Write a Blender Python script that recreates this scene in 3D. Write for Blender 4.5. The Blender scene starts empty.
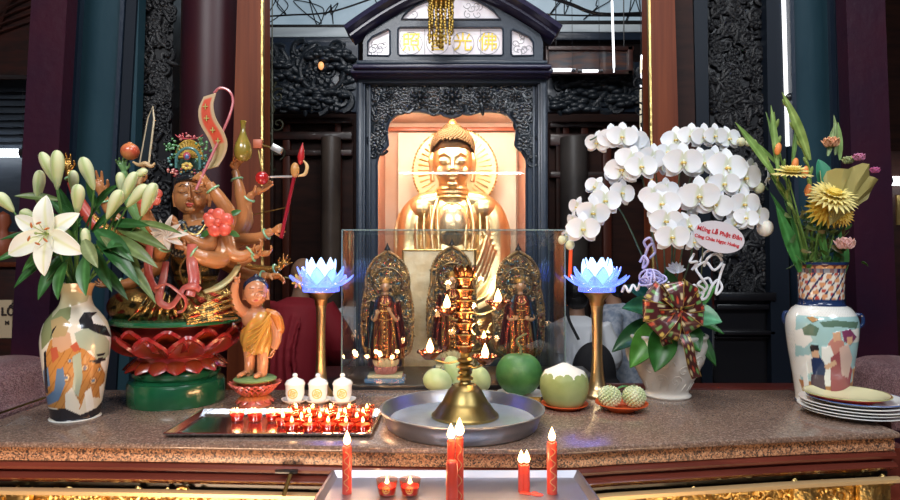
import bpy, bmesh, math, random
from mathutils import Vector, Matrix, Euler
from mathutils.geometry import tessellate_polygon
C = bpy.context.scene.collection
V = Vector
PI = math.pi
sin, cos = math.sin, math.cos
R = math.radians
# ---------------------------------------------------------------- camera
TT = 1.15                     # altar top
CZ = TT + 0.465
F = 620.0
PITCH = math.atan(8 / F)
cam_d = bpy.data.cameras.new('camera')
cam = bpy.data.objects.new('camera', cam_d); C.objects.link(cam)
cam_d.sensor_width = 36; cam_d.lens = F / 900 * 36
cam_d.clip_start = 0.02; cam_d.clip_end = 60
cam.location = (0, 0, CZ); cam.rotation_euler = (PI / 2 + PITCH, 0, 0)
bpy.context.scene.camera = cam
# ---------------------------------------------------------------- world, exposure
w = bpy.data.worlds.new('world'); bpy.context.scene.world = w; w.use_nodes = True
bg = w.node_tree.nodes['Background']
bg.inputs[0].default_value = (0.55, 0.68, 0.9, 1); bg.inputs[1].default_value = 0.10
vs = bpy.context.scene.view_settings
vs.view_transform = 'Standard'; vs.look = 'None'; vs.gamma = 1; vs.use_curve_mapping = False
vs.exposure = 0.35


def light(name, kind, loc, energy, color=(1, 1, 1), size=1.0, sizey=None, target=None, spot=None):
    d = bpy.data.lights.new(name, kind); d.energy = energy; d.color = color
    if kind == 'AREA':
        d.size = size
        if sizey: d.shape = 'RECTANGLE'; d.size_y = sizey
    elif kind in ('POINT', 'SPOT'):
        d.shadow_soft_size = size
        if spot: d.spot_size = spot; d.spot_blend = .6
    o = bpy.data.objects.new(name, d); C.objects.link(o); o.location = loc
    if target is not None:
        o.rotation_euler = (V(target) - V(loc)).to_track_quat('-Z', 'Y').to_euler()
    return o


# daylight and hall lamps from the courtyard behind the photographer; added spot and fill
light('courtyard_daylight', 'AREA', (-1.2, -1.4, 4.4), 140, (0.97, 0.98, 1.0), 1.8, 1.2, target=(0, 2.2, 1.5))
light('hall_daylight', 'AREA', (1.9, -0.9, 4.2), 55, (0.86, 0.93, 1.0), 1.4, 1.0, target=(0.4, 2.1, 1.4))
light('altar_ceiling_light', 'AREA', (0, 1.7, 4.0), 26, (1, .97, .93), 1.2, .5, target=(0, 2.1, 1.2))
light('added_case_spot', 'SPOT', (0.15, -0.3, 3.1), 90, (1, .88, .72), .08, target=(0.02, 2.4, TT + .25), spot=R(17))  # unseen spot added to brighten the glass case and its statues
light('offering_glow', 'AREA', (-0.85, 0.80, 0.60), 11, (1, .66, .42), .7, .25, target=(-0.85, 1.6, 1.08))
light('offering_glow_right', 'AREA', (0.9, 0.80, 0.58), 3, (1, .66, .38), .6, .2, target=(0.9, 1.6, 1.05))
light('added_rear_fill', 'AREA', (0.2, 2.95, 4.3), 15, (.95, .97, 1), 1.6, .3, target=(0.2, 3.8, 1.3))  # unseen fill added to brighten the people behind the altar


def A(px, py, Y):
    u = (px - 450) / F; v = (250 - py) / F
    y = cos(PITCH) - v * sin(PITCH); z = sin(PITCH) + v * cos(PITCH)
    return V((u * Y / y, Y, CZ + z * Y / y))


# ---------------------------------------------------------------- materials
def mat(name, col=(1, 1, 1), rough=.5, metal=0, col2=None, scale=8, stretch=(1, 1, 1), bump=0, bscale=40,
        bstretch=None, coat=0, emit=None, es=0, attr=False, sss=0, trans=0, speck=None, detail=4, ramp=(.35, .65), spec=.5):
    m = bpy.data.materials.new(name); m.use_nodes = True
    n = m.node_tree.nodes; l = m.node_tree.links
    b = n['Principled BSDF']
    b.inputs['Roughness'].default_value = rough; b.inputs['Metallic'].default_value = metal
    b.inputs['Coat Weight'].default_value = coat; b.inputs['Coat Roughness'].default_value = .08
    b.inputs['Specular IOR Level'].default_value = spec
    b.inputs['Base Color'].default_value = (*col, 1)
    if sss:
        b.inputs['Subsurface Weight'].default_value = sss
        b.inputs['Subsurface Radius'].default_value = (.03, .015, .008); b.inputs['Subsurface Scale'].default_value = .5
    if trans: b.inputs['Transmission Weight'].default_value = trans
    src = None
    if attr:
        a = n.new('ShaderNodeAttribute'); a.attribute_name = 'Col'; src = a.outputs['Color']
    tc = n.new('ShaderNodeTexCoord')
    if col2 is not None:
        mp = n.new('ShaderNodeMapping'); mp.inputs['Scale'].default_value = stretch
        l.new(tc.outputs['Object'], mp.inputs[0])
        t = n.new('ShaderNodeTexNoise'); t.inputs['Scale'].default_value = scale; t.inputs['Detail'].default_value = detail
        l.new(mp.outputs[0], t.inputs[0])
        r = n.new('ShaderNodeMapRange'); r.inputs[1].default_value = ramp[0]; r.inputs[2].default_value = ramp[1]
        l.new(t.outputs[0], r.inputs[0])
        x = n.new('ShaderNodeMix'); x.data_type = 'RGBA'
        l.new(r.outputs[0], x.inputs[0])
        if src is not None:
            l.new(src, x.inputs[6])
            mm = n.new('ShaderNodeMix'); mm.data_type = 'RGBA'; mm.blend_type = 'MULTIPLY'; mm.inputs[0].default_value = 1
            l.new(src, mm.inputs[6]); mm.inputs[7].default_value = (*col2, 1); l.new(mm.outputs[2], x.inputs[7])
        else:
            x.inputs[6].default_value = (*col, 1); x.inputs[7].default_value = (*col2, 1)
        src = x.outputs[2]
    if speck is not None:
        t = n.new('ShaderNodeTexVoronoi'); t.inputs['Scale'].default_value = speck[0]
        l.new(tc.outputs['Object'], t.inputs[0])
        cr = n.new('ShaderNodeValToRGB'); cr.color_ramp.interpolation = 'CONSTANT'
        sp = n.new('ShaderNodeSeparateColor'); l.new(t.outputs['Color'], sp.inputs[0]); l.new(sp.outputs[0], cr.inputs[0])
        e = cr.color_ramp.elements
        for i, (p, c) in enumerate(speck[1]):
            if i < 2: e[i].position = p; e[i].color = (*c, 1)
            else: q = e.new(p); q.color = (*c, 1)
        if src is not None:
            x = n.new('ShaderNodeMix'); x.data_type = 'RGBA'; x.inputs[0].default_value = .5
            l.new(src, x.inputs[6]); l.new(cr.outputs[0], x.inputs[7]); src = x.outputs[2]
        else: src = cr.outputs[0]
    if src is not None: l.new(src, b.inputs['Base Color'])
    if bump:
        mp = n.new('ShaderNodeMapping'); mp.inputs['Scale'].default_value = bstretch or stretch
        l.new(tc.outputs['Object'], mp.inputs[0])
        t = n.new('ShaderNodeTexNoise'); t.inputs['Scale'].default_value = bscale; t.inputs['Detail'].default_value = 5
        l.new(mp.outputs[0], t.inputs[0])
        bp = n.new('ShaderNodeBump'); bp.inputs['Strength'].default_value = bump; bp.inputs['Distance'].default_value = .01
        l.new(t.outputs[0], bp.inputs['Height']); l.new(bp.outputs[0], b.inputs['Normal'])
    if emit:
        b.inputs['Emission Color'].default_value = (*emit, 1); b.inputs['Emission Strength'].default_value = es
    return m


def thin_glass(name, tint=(1, 1, 1), ior=1.45, rough=.0, refl=1.0):
    m = bpy.data.materials.new(name); m.use_nodes = True
    n = m.node_tree.nodes; l = m.node_tree.links; n.clear()
    o = n.new('ShaderNodeOutputMaterial'); mx = n.new('ShaderNodeMixShader')
    t = n.new('ShaderNodeBsdfTransparent'); t.inputs[0].default_value = (*tint, 1)
    g = n.new('ShaderNodeBsdfGlossy'); g.inputs[1].default_value = rough; g.inputs[0].default_value = (refl, refl, refl, 1)
    f = n.new('ShaderNodeLayerWeight'); f.inputs[0].default_value = .5
    pw = n.new('ShaderNodeMath'); pw.operation = 'POWER'; pw.inputs[1].default_value = 4; l.new(f.outputs['Facing'], pw.inputs[0])
    ma = n.new('ShaderNodeMath'); ma.operation = 'MULTIPLY_ADD'; ma.inputs[1].default_value = .7; ma.inputs[2].default_value = (ior - 1) ** 2 / (ior + 1) ** 2; l.new(pw.outputs[0], ma.inputs[0])
    l.new(ma.outputs[0], mx.inputs[0]); l.new(t.outputs[0], mx.inputs[1]); l.new(g.outputs[0], mx.inputs[2])
    l.new(mx.outputs[0], o.inputs[0])
    return m


# ---------------------------------------------------------------- mesh helpers
def spl(pts, n=6, closed=False):
    """Catmull-Rom through points (any dimension)"""
    P = [V(p) for p in pts]; out = []
    m = len(P)
    rng = range(m if closed else m - 1)
    for i in rng:
        p1, p2 = P[i], P[(i + 1) % m]
        p0 = P[i - 1] if (i > 0 or closed) else p1 * 2 - p2
        p3 = P[(i + 2) % m] if (i + 2 < m or closed) else p2 * 2 - p1
        for k in range(n):
            t = k / n
            out.append(.5 * ((2 * p1) + (p2 - p0) * t + (2 * p0 - 5 * p1 + 4 * p2 - p3) * t * t + (3 * p1 - p0 - 3 * p2 + p3) * t ** 3))
    if not closed: out.append(P[-1].copy())
    return out


def frame_to(d, up=V((0, 0, 1))):
    """rotation matrix whose Z is d, Y close to up"""
    z = V(d).normalized(); x = V(up).cross(z)
    if x.length < 1e-5: x = V((1, 0, 0)).cross(z)
    if x.length < 1e-5: x = V((0, 1, 0)).cross(z)
    x.normalize(); y = z.cross(x)
    m = Matrix((x, y, z)).transposed().to_4x4()
    return m


class MB:
    def __init__(s):
        s.v = []; s.f = []; s.c = []; s.col = (1, 1, 1); s.mi = 0; s.fm = []; s.hard = []; s.flat = False; s.M = None

    def add(s, vs, fs, cols=None):
        b = len(s.v)
        for i, p in enumerate(vs):
            p = V(p)
            if s.M is not None: p = s.M @ p
            s.v.append(p); s.c.append(cols[i] if cols else s.col)
        for f in fs:
            s.f.append([b + i for i in f]); s.fm.append(s.mi); s.hard.append(s.flat)

    def box(s, c, size, bev=0, rot=None):
        bm = bmesh.new(); bmesh.ops.create_cube(bm, size=1)
        for v in bm.verts: v.co = V((v.co.x * size[0], v.co.y * size[1], v.co.z * size[2]))
        if bev: bmesh.ops.bevel(bm, geom=bm.edges[:], offset=bev, segments=2, affect='EDGES', profile=.5)
        M = Matrix.Translation(V(c)) @ (rot.to_4x4() if rot is not None else Matrix())
        bm.verts.index_update()
        fl = s.flat; s.flat = True
        s.add([M @ v.co for v in bm.verts], [[v.index for v in f.verts] for f in bm.faces]); s.flat = fl
        bm.free(); return s

    def bx(s, x0, x1, y0, y1, z0, z1, bev=0):
        return s.box(((x0 + x1) / 2, (y0 + y1) / 2, (z0 + z1) / 2), (abs(x1 - x0), abs(y1 - y0), abs(z1 - z0)), bev)

    def lathe(s, prof, c=(0, 0, 0), seg=32, fr=None, rot=None, paint=None, cap=True):
        """prof [(r,z)], fr(theta,z,r)->r"""
        vs = []; fs = []; n = len(prof); cols = []
        M = Matrix.Translation(V(c)) @ (rot if rot is not None else Matrix())
        for (r, z) in prof:
            for k in range(seg):
                a = 2 * PI * k / seg
                rr = fr(a, z, r) if fr else r
                vs.append(M @ V((rr * cos(a), rr * sin(a), z)))
                if paint: cols.append(paint(a, z, rr))
        for i in range(n - 1):
            for k in range(seg):
                k2 = (k + 1) % seg
                fs.append((i * seg + k, i * seg + k2, (i + 1) * seg + k2, (i + 1) * seg + k))
        if cap:
            if prof[0][0] > 1e-6: fs.append([k for k in range(seg)][::-1])
            if prof[-1][0] > 1e-6: fs.append([(n - 1) * seg + k for k in range(seg)])
        s.add(vs, fs, cols if paint else None); return s

    def tube(s, pts, r, seg=8, closed=False, flat=1.0, up=None):
        P = [V(p) for p in pts]; n = len(P)
        R = r if isinstance(r, (list, tuple)) else [r] * n
        if len(R) != n: R = [R[min(len(R) - 1, int(i * (len(R) - 1) / (n - 1)))] * (1 - ((i * (len(R) - 1) / (n - 1)) % 1)) + R[min(len(R) - 1, int(i * (len(R) - 1) / (n - 1)) + 1)] * ((i * (len(R) - 1) / (n - 1)) % 1) for i in range(n)]
        T = []
        for i in range(n):
            a = P[(i - 1) % n] if (closed or i > 0) else P[i]; b = P[(i + 1) % n] if (closed or i < n - 1) else P[i]
            d = b - a
            T.append(d.normalized() if d.length > 1e-9 else V((0, 0, 1)))
        u = V(up) if up is not None else V((0, 0, 1))
        x = u.cross(T[0])
        if x.length < 1e-3: x = V((1, 0, 0)).cross(T[0])
        if x.length < 1e-3: x = V((0, 1, 0)).cross(T[0])
        x.normalize(); vs = []; fs = []
        for i in range(n):
            x = x - T[i] * x.dot(T[i])
            if x.length < 1e-6: x = T[i].orthogonal()
            x.normalize(); y = T[i].cross(x)
            for k in range(seg):
                a = 2 * PI * k / seg
                vs.append(P[i] + (x * cos(a) + y * sin(a) * flat) * R[i])
        m = n if closed else n - 1
        for i in range(m):
            j = (i + 1) % n
            for k in range(seg):
                k2 = (k + 1) % seg
                fs.append((i * seg + k, i * seg + k2, j * seg + k2, j * seg + k))
        if not closed:
            fs.append([k for k in range(seg)][::-1]); fs.append([(n - 1) * seg + k for k in range(seg)])
        s.add(vs, fs); return s

    def ell(s, c, r, seg=16, rings=10, rot=None):
        if not isinstance(r, (tuple, list)): r = (r, r, r)
        M = Matrix.Translation(V(c)) @ (rot.to_4x4() if rot is not None else Matrix())
        vs = [M @ V((0, 0, -r[2]))]; fs = []
        for i in range(1, rings):
            t = PI * i / rings
            for k in range(seg):
                a = 2 * PI * k / seg
                vs.append(M @ V((r[0] * sin(t) * cos(a), r[1] * sin(t) * sin(a), -r[2] * cos(t))))
        vs.append(M @ V((0, 0, r[2])))
        for k in range(seg): fs.append((0, 1 + (k + 1) % seg, 1 + k))
        for i in range(rings - 2):
            for k in range(seg):
                a = 1 + i * seg; k2 = (k + 1) % seg
                fs.append((a + k, a + k2, a + seg + k2, a + seg + k))
        a = 1 + (rings - 2) * seg
        for k in range(seg): fs.append((a + k, a + (k + 1) % seg, len(vs) - 1))
        s.add(vs, fs); return s

    def grid(s, fn, nu, nv, thick=0.0, colfn=None):
        """fn(u,v)->point, u,v in 0..1; thick solidified along local normal"""
        P = [[V(fn(i / nu, j / nv)) for j in range(nv + 1)] for i in range(nu + 1)]
        vs = []; cols = []
        def nrm(i, j):
            a = P[min(i + 1, nu)][j] - P[max(i - 1, 0)][j]; b = P[i][min(j + 1, nv)] - P[i][max(j - 1, 0)]
            c = a.cross(b)
            return c.normalized() if c.length > 1e-12 else V((0, 0, 0))
        idx = lambda i, j: i * (nv + 1) + j
        h = thick / 2
        for sg in ((1, -1) if thick else (0,)):
            for i in range(nu + 1):
                for j in range(nv + 1):
                    vs.append(P[i][j] + nrm(i, j) * h * sg)
                    if colfn: cols.append(colfn(i / nu, j / nv))
        fs = []
        N = (nu + 1) * (nv + 1)
        for i in range(nu):
            for j in range(nv):
                q = (idx(i, j), idx(i + 1, j), idx(i + 1, j + 1), idx(i, j + 1))
                fs.append(q)
                if thick: fs.append(tuple(N + k for k in q[::-1]))
        if thick:
            bd = [idx(i, 0) for i in range(nu + 1)] + [idx(nu, j) for j in range(1, nv + 1)] + [idx(i, nv) for i in range(nu - 1, -1, -1)] + [idx(0, j) for j in range(nv - 1, 0, -1)]
            for k in range(len(bd)):
                a, b = bd[k], bd[(k + 1) % len(bd)]
                fs.append((b, a, N + a, N + b))
        s.add(vs, fs, cols if colfn else None); return s

    def petal(s, M, L, W, curl=0.3, cup=0.3, thick=.0006, nu=8, nv=6, tip=1.0, base=.25, ruffle=0, colfn=None, wid=None):
        """leaf/petal: grows along local +X, normal +Z. curl bends it down along its length (radians)"""
        def fn(u, v):
            t = v - .5
            wv = wid(u) if wid else (math.sin(PI * min(1, base + (1 - base) * u ** .9)) ** .75 if tip else 1)
            wv = max(wv, .02)
            y = t * W * wv
            a = curl * u
            x = (math.sin(a) / curl * L if abs(curl) > 1e-4 else u * L)
            z = (-(1 - math.cos(a)) / curl * L if abs(curl) > 1e-4 else 0)
            zz = cup * W * (4 * t * t) * wv * .5 + ruffle * W * math.sin(u * 14) * abs(t) * wv
            return M @ V((x + math.sin(a) * zz, y, z + math.cos(a) * zz))
        return s.grid(fn, nu, nv, thick, colfn)

    def prism(s, outer, y0, y1, holes=()):
        """polygons in (x,z) extruded from y0 (front) to y1"""
        loops = [[V((p[0], 0, p[1])) for p in lp] for lp in [outer, *holes]]
        tri = tessellate_polygon([[V((p.x, p.z, 0)) for p in lp] for lp in loops])
        flatp = [p for lp in loops for p in lp]; N = len(flatp)
        vs = [V((p.x, y0, p.z)) for p in flatp] + [V((p.x, y1, p.z)) for p in flatp]
        fs = []
        for t in tri:
            a, b, c = [flatp[i] for i in t]
            if ((b - a).cross(c - a)).y > 0: t = (t[0], t[2], t[1])
            fs.append(tuple(t)); fs.append(tuple(N + i for i in t[::-1]))
        k = 0
        for lp in loops:
            m = len(lp)
            for i in range(m): fs.append((k + i, k + (i + 1) % m, N + k + (i + 1) % m, N + k + i))
            k += m
        fl = s.flat; s.flat = True; s.add(vs, fs); s.flat = fl; return s

    def sweep(s, prof, path, cap=True):
        """prof: [(d,z)] offsets, path: [(x,y)] in plan; profile offset d along the left normal of the path"""
        n = len(path); vs = []; m = len(prof); fs = []
        for i in range(n):
            a = V(path[max(0, i - 1)]); b = V(path[min(n - 1, i + 1)]); d = (b - a).normalized(); nn = V((d.y, -d.x))
            for (o, z) in prof: vs.append(V((path[i][0] + nn.x * o, path[i][1] + nn.y * o, z)))
        for i in range(n - 1):
            for k in range(m):
                k2 = (k + 1) % m
                fs.append((i * m + k, i * m + k2, (i + 1) * m + k2, (i + 1) * m + k))
        if cap: fs.append(list(range(m))); fs.append([(n - 1) * m + k for k in range(m)][::-1])
        s.add(vs, fs); return s

    def mesh(s, name, origin=V((0, 0, 0)), fix=True):
        me = bpy.data.meshes.new(name)
        me.from_pydata([tuple(p - origin) for p in s.v], [], s.f)
        me.polygons.foreach_set('material_index', s.fm)
        ca = me.color_attributes.new('Col', 'FLOAT_COLOR', 'POINT')
        ca.data.foreach_set('color', [x for c in s.c for x in (c[0], c[1], c[2], 1)])
        me.polygons.foreach_set('use_smooth', [not h for h in s.hard])
        if fix:
            bm = bmesh.new(); bm.from_mesh(me); bmesh.ops.recalc_face_normals(bm, faces=bm.faces[:]); bm.to_mesh(me); bm.free()
        try: me.set_sharp_from_angle(angle=R(42))
        except Exception: pass
        me.update(); return me

    def build(s, name, mats, parent=None, label=None, kind=None, fix=True):
        og = origin_of(parent) if parent else V((0, 0, 0))
        me = s.mesh(name, og, fix)
        for m in (mats if isinstance(mats, (list, tuple)) else [mats]): me.materials.append(m)
        o = bpy.data.objects.new(name, me); C.objects.link(o)
        if parent: o.parent = parent
        if label: o['label'] = label
        if kind: o['kind'] = kind
        return o


R = math.radians
ORI = {}


def origin_of(o):
    while o.parent: o = o.parent
    return ORI.get(o.name, V((0, 0, 0)))


def thing(name, loc, label, cat, group=None):
    o = bpy.data.objects.new(name, None); C.objects.link(o); o.location = loc; o.empty_display_size = .05
    ORI[o.name] = V(loc); o['label'] = label; o['category'] = cat
    if group: o['group'] = group
    return o


def tag(o, label, cat, group=None, kind=None):
    o['label'] = label; o['category'] = cat
    if group: o['group'] = group
    if kind: o['kind'] = kind
    return o


def single(mb, name, m, label, cat, group=None, kind=None):
    """a thing that is one mesh: origin moved to its base centre"""
    xs = [p.x for p in mb.v]; ys = [p.y for p in mb.v]; zs = [p.z for p in mb.v]
    og = V(((min(xs) + max(xs)) / 2, (min(ys) + max(ys)) / 2, min(zs)))
    me = mb.mesh(name, og)
    for q in (m if isinstance(m, (list, tuple)) else [m]): me.materials.append(q)
    o = bpy.data.objects.new(name, me); C.objects.link(o); o.location = og; ORI[o.name] = og
    return tag(o, label, cat, group, kind)


def copy_tree(o, parent=None):
    c = o.copy(); C.objects.link(c); c.parent = parent
    for ch in list(o.children): copy_tree(ch, c)
    return c


def dup(root, loc, rz=0, label=None, group=None, scale=None):
    c = copy_tree(root); c.location = loc; c.rotation_euler = (0, 0, rz)
    if scale: c.scale = (scale,) * 3
    if label: c['label'] = label
    if group: c['group'] = group
    return c


def fuse(mb, vox=.003, smooth=2, name='x', paint=None, quad=False):
    """voxel remesh everything in mb into one continuous skin; returns a new MB"""
    me = mb.mesh('tmp'); o = bpy.data.objects.new('tmp', me); C.objects.link(o)
    md = o.modifiers.new('r', 'REMESH'); md.mode = 'VOXEL'; md.voxel_size = vox; md.use_smooth_shade = True
    if smooth:
        sm = o.modifiers.new('s', 'SMOOTH'); sm.iterations = smooth; sm.factor = .5
    dg = bpy.context.evaluated_depsgraph_get(); ev = o.evaluated_get(dg); m2 = bpy.data.meshes.new_from_object(ev)
    r = MB(); r.col = mb.col
    r.v = [v.co.copy() for v in m2.vertices]; r.f = [list(p.vertices) for p in m2.polygons]
    r.c = [(paint(v) if paint else mb.col) for v in r.v]; r.fm = [0] * len(r.f); r.hard = [False] * len(r.f)
    bpy.data.objects.remove(o); bpy.data.meshes.remove(m2); bpy.data.meshes.remove(me)
    return r


def inpoly(x, y, P):
    c = False; n = len(P); j = n - 1
    for i in range(n):
        if (P[i][1] > y) != (P[j][1] > y) and x < (P[j][0] - P[i][0]) * (y - P[i][1]) / (P[j][1] - P[i][1]) + P[i][0]: c = not c
        j = i
    return c


def scroll(mb, x, z, y, r, turns=1.6, a0=0, dirn=1, th=.004, n=22):
    """a carved spiral curl lying in the x-z plane"""
    pts = []; rr = []
    for i in range(n + 1):
        t = i / n; a = a0 + dirn * turns * 2 * PI * t; q = r * (1 - .85 * t)
        pts.append(V((x + q * cos(a), y - .3 * th * sin(t * PI), z + q * sin(a)))); rr.append(th * (1 - .45 * t))
    mb.tube(pts, rr, 5); mb.ell(pts[-1], th * 1.1, 6, 5)


def carve(mb, x0, x1, z0, z1, y, n, rmin, rmax, seed=0, inside=None, relief=1.0):
    """fill an area with carved curls, leaves and beads"""
    rd = random.Random(seed); k = 0; tries = 0
    while k < n and tries < n * 8:
        tries += 1
        x = rd.uniform(x0, x1); z = rd.uniform(z0, z1)
        if inside and not inside(x, z): continue
        k += 1; r = rd.uniform(rmin, rmax); q = rd.random()
        if q < .45: scroll(mb, x, z, y, r, rd.uniform(.9, 1.8), rd.uniform(0, 6.3), rd.choice((-1, 1)), r * .2 * relief)
        elif q < .8:
            a = rd.uniform(0, PI); L = r * 1.3
            mb.ell((x, y, z), (L, r * .25 * relief, r * .33), 8, 6, Matrix.Rotation(a, 4, 'Y'))
        else:
            for j in range(5):
                a = j * 2 * PI / 5; mb.ell((x + cos(a) * r * .5, y, z + sin(a) * r * .5), (r * .38, r * .3 * relief, r * .38), 7, 5)
            mb.ell((x, y - r * .15, z), r * .25, 6, 5)


# palette
M = {}
M['lacquer'] = mat('blue_black_lacquer', (.009, .018, .036), .40, coat=.12, col2=(.013, .024, .044), scale=3, bump=.15, bscale=60)
M['lacquer_purple'] = mat('purple_black_lacquer', (.012, .010, .040), .36, coat=.25, bump=.1, bscale=40)
M['black'] = mat('black_lacquer', (.006, .006, .008), .35, coat=.3)
M['carved'] = mat('carved_black_wood', (.005, .0055, .008), .46, coat=.05, bump=.6, bscale=160)
M['carved_grey'] = mat('carved_grey_blue_wood', (.014, .020, .028), .38, coat=.2, bump=.5, bscale=120)
M['teal'] = mat('dark_teal_paint', (.008, .030, .046), .45, col2=(.018, .05, .068), scale=2.2, stretch=(1, 1, .5), bump=.1, bscale=30, spec=.25)
M['purple'] = mat('dark_purple_paint', (.035, .006, .016), .42, col2=(.02, .006, .018), scale=2.5, bump=.2, bscale=25, spec=.25)
M['redbrown'] = mat('glossy_red_brown_wood', (.055, .011, .007), .4, col2=(.09, .022, .012), scale=3, stretch=(8, 8, .4), spec=.3)
M['darkred'] = mat('dark_maroon_lacquer', (.040, .007, .010), .42, col2=(.026, .006, .012), scale=3, spec=.35)
M['brown'] = mat('orange_brown_wood', (.17, .042, .015), .5, col2=(.10, .022, .009), scale=3, stretch=(10, 10, .4), spec=.2)
M['stile'] = mat('blue_black_stile', (.005, .009, .017), .5, spec=.25)
M['darkwood'] = mat('dark_background_wood', (.018, .007, .006), .55, spec=.2, col2=(.035, .012, .008), scale=4, stretch=(1, 1, 6))
M['gold'] = mat('polished_gold', (.86, .64, .32), .36, 1, bump=.15, bscale=30)
M['goldleaf'] = mat('gold_leaf', (.85, .60, .22), .32, 1, bump=.5, bscale=80)
M['brass'] = mat('aged_brass', (.38, .29, .11), .38, 1, col2=(.24, .17, .06), scale=14)
M['steel'] = mat('brushed_steel', (.62, .65, .70), .28, 1, col2=(.5, .53, .6), scale=12, bump=.05, bscale=60)
M['steel_rough'] = mat('worn_aluminium', (.50, .54, .62), .36, 1, col2=(.36, .40, .48), scale=9, bump=.1, bscale=40)
M['porcelain'] = mat('white_porcelain', (.82, .83, .82), .15, coat=.5)
M['paint'] = mat('glazed_paint', attr=True, rough=.2, coat=.4)
M['matte'] = mat('matte_paint', attr=True, rough=.55)
M['satin'] = mat('satin_paint', attr=True, rough=.27, coat=.45)
M['pmetal'] = mat('painted_metallic', attr=True, rough=.27, metal=.85, bump=.25, bscale=120)
M['petal'] = mat('petal', attr=True, rough=.55, sss=.15)
M['leaf'] = mat('leaf', attr=True, rough=.35, col2=(.6, .65, .5), scale=30, spec=.4)
M['flame'] = mat('candle_flame', (1, .6, .2), .5, emit=(1, .62, .25), es=9)
M['glass'] = thin_glass('clear_glass', (.985, .99, .99), 1.45, refl=1.0)
M['granite'] = mat('speckled_granite', (.23, .15, .11), .2, col2=(.16, .105, .08), scale=3, coat=.3,
                   speck=(260, [(0, (.045, .035, .035)), (.25, (.24, .155, .115)), (.5, (.13, .085, .065)), (.7, (.38, .28, .23)), (.85, (.17, .10, .085))]))
M['granite_pink'] = mat('pink_granite', (.20, .10, .11), .3, speck=(300, [(0, (.10, .05, .055)), (.3, (.24, .13, .14)), (.6, (.17, .09, .10)), (.8, (.30, .20, .20))]))
M['granite_edge'] = mat('tan_granite_edge', (.34, .175, .095), .35,
                        speck=(280, [(0, (.06, .04, .035)), (.2, (.40, .20, .11)), (.5, (.22, .11, .06)), (.65, (.54, .31, .18)), (.88, (.16, .10, .07))]))
# ================================================================ SETTING
M['dimred'] = mat('dim_red_wood', (.05, .012, .008), .45, col2=(.02, .008, .007), scale=6, stretch=(1, 1, 5), coat=.2)
FZ = 0.0
def struct(mb, name, m):
    o = mb.build(name, m); o['kind'] = 'structure'; return o

M['floor'] = mat('floor_tiles', (.10, .06, .05), .4, col2=(.06, .04, .035), scale=3)
M['ceil'] = mat('ceiling_boards', (.05, .03, .025), .6)
struct(MB().bx(-4, 4, -4, 8, -.1, FZ), 'floor', M['floor'])
struct(MB().bx(-4, 4, -4, 8, 4.6, 4.7), 'ceiling', M['ceil'])
struct(MB().bx(-4.1, -4, -4, 8, 0, 4.6), 'wall_left', M['darkwood'])
struct(MB().bx(4, 4.1, -4, 8, 0, 4.6), 'wall_right', M['darkwood'])

# back wall with a lit clerestory above a carved lintel
YB = 5.2
M['bluewall'] = mat('dim_blue_grey_wall', (.02, .028, .042), .5, col2=(.035, .045, .06), scale=5, stretch=(1, 1, 6))
mb = MB(); zl = A(0, 118, YB).z
mb.bx(-4, 4, YB, YB + .1, 0, 4.6)
struct(mb, 'wall_back', M['darkwood'])
# clerestory windows: frosted lit panes with painted dark scrolls
M['frost'] = mat('frosted_daylight_pane', (.3, .36, .4), .3, emit=(.28, .38, .46), es=.45, col2=(.2, .26, .3), scale=6)
M['frost2'] = mat('bright_daylight_pane', (.5, .55, .6), .3, emit=(.55, .68, .78), es=.8)
wi = 0
for (x0, x1, y0, y1) in ((262, 356, -60, 28), (544, 652, -60, 24), (356, 544, -60, 20)):
    wi += 1
    a = A(x0, y1, 4.6); b = A(x1, y0, 4.6)
    o = struct(MB().bx(a.x, b.x, 4.6, 4.62, a.z, b.z), 'window_%d' % wi, M['frost'])
    g = MB(); rd = random.Random(wi)
    n = 3
    for i in range(n):
        cx = a.x + (b.x - a.x) * (i + .5) / n
        pts = [(cx + rd.uniform(-.12, .12), 4.59, a.z + rd.uniform(.02, .35)) for _ in range(6)]
        g.tube(spl(pts, 8, True), .004, 4, closed=True)
    g.bx(a.x, b.x, 4.57, 4.6, a.z - .01, a.z + .015)
    g.build('window_scrollwork', M['black'], o)
# pale beam under the clerestory
mb = MB(); a = A(255, 37, 4.5); b = A(352, 27, 4.5); mb.bx(a.x, b.x, 4.5, 4.62, a.z, b.z, .008)
a = A(548, 32, 4.5); b = A(655, 24, 4.5); mb.bx(a.x, b.x, 4.5, 4.62, a.z, b.z, .008)
M['paleblue'] = mat('pale_blue_painted_beam', (.55, .62, .66), .4)
struct(mb, 'trim_1', M['paleblue'])
for px in (480, 616):
    pass
mb = MB()
for (x0, x1, y0, y1) in ((255, 352, 44, 37), (548, 655, 40, 32)):
    a = A(x0, y0, 4.4); b = A(x1, y1, 4.4); mb.bx(a.x, b.x, 4.4, 4.5, a.z, b.z, .01)
struct(mb, 'trim_2', M['lacquer'])

# black sagging cables and ragged cloth in front of the clerestory
for i, (pts, lab) in enumerate(((((255, 17), (290, 15), (330, 12), (380, -4)), 'thin black cable sagging across the upper left daylight window'),
                   (((500, 0), (520, 10), (560, 15), (655, 16)), 'thin black cable crossing the upper right daylight window'),
                   (((540, -6), (570, 4), (600, 14), (655, 13)), 'ragged dark cord drooping over the upper right daylight window'))):
    t = MB().tube(spl([A(x, y, 4.3 - .06 * i) for x, y in pts], 8), .006 if i < 2 else .012, 6)
    single(t, 'cable', M['black'], lab, 'cable')

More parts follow.
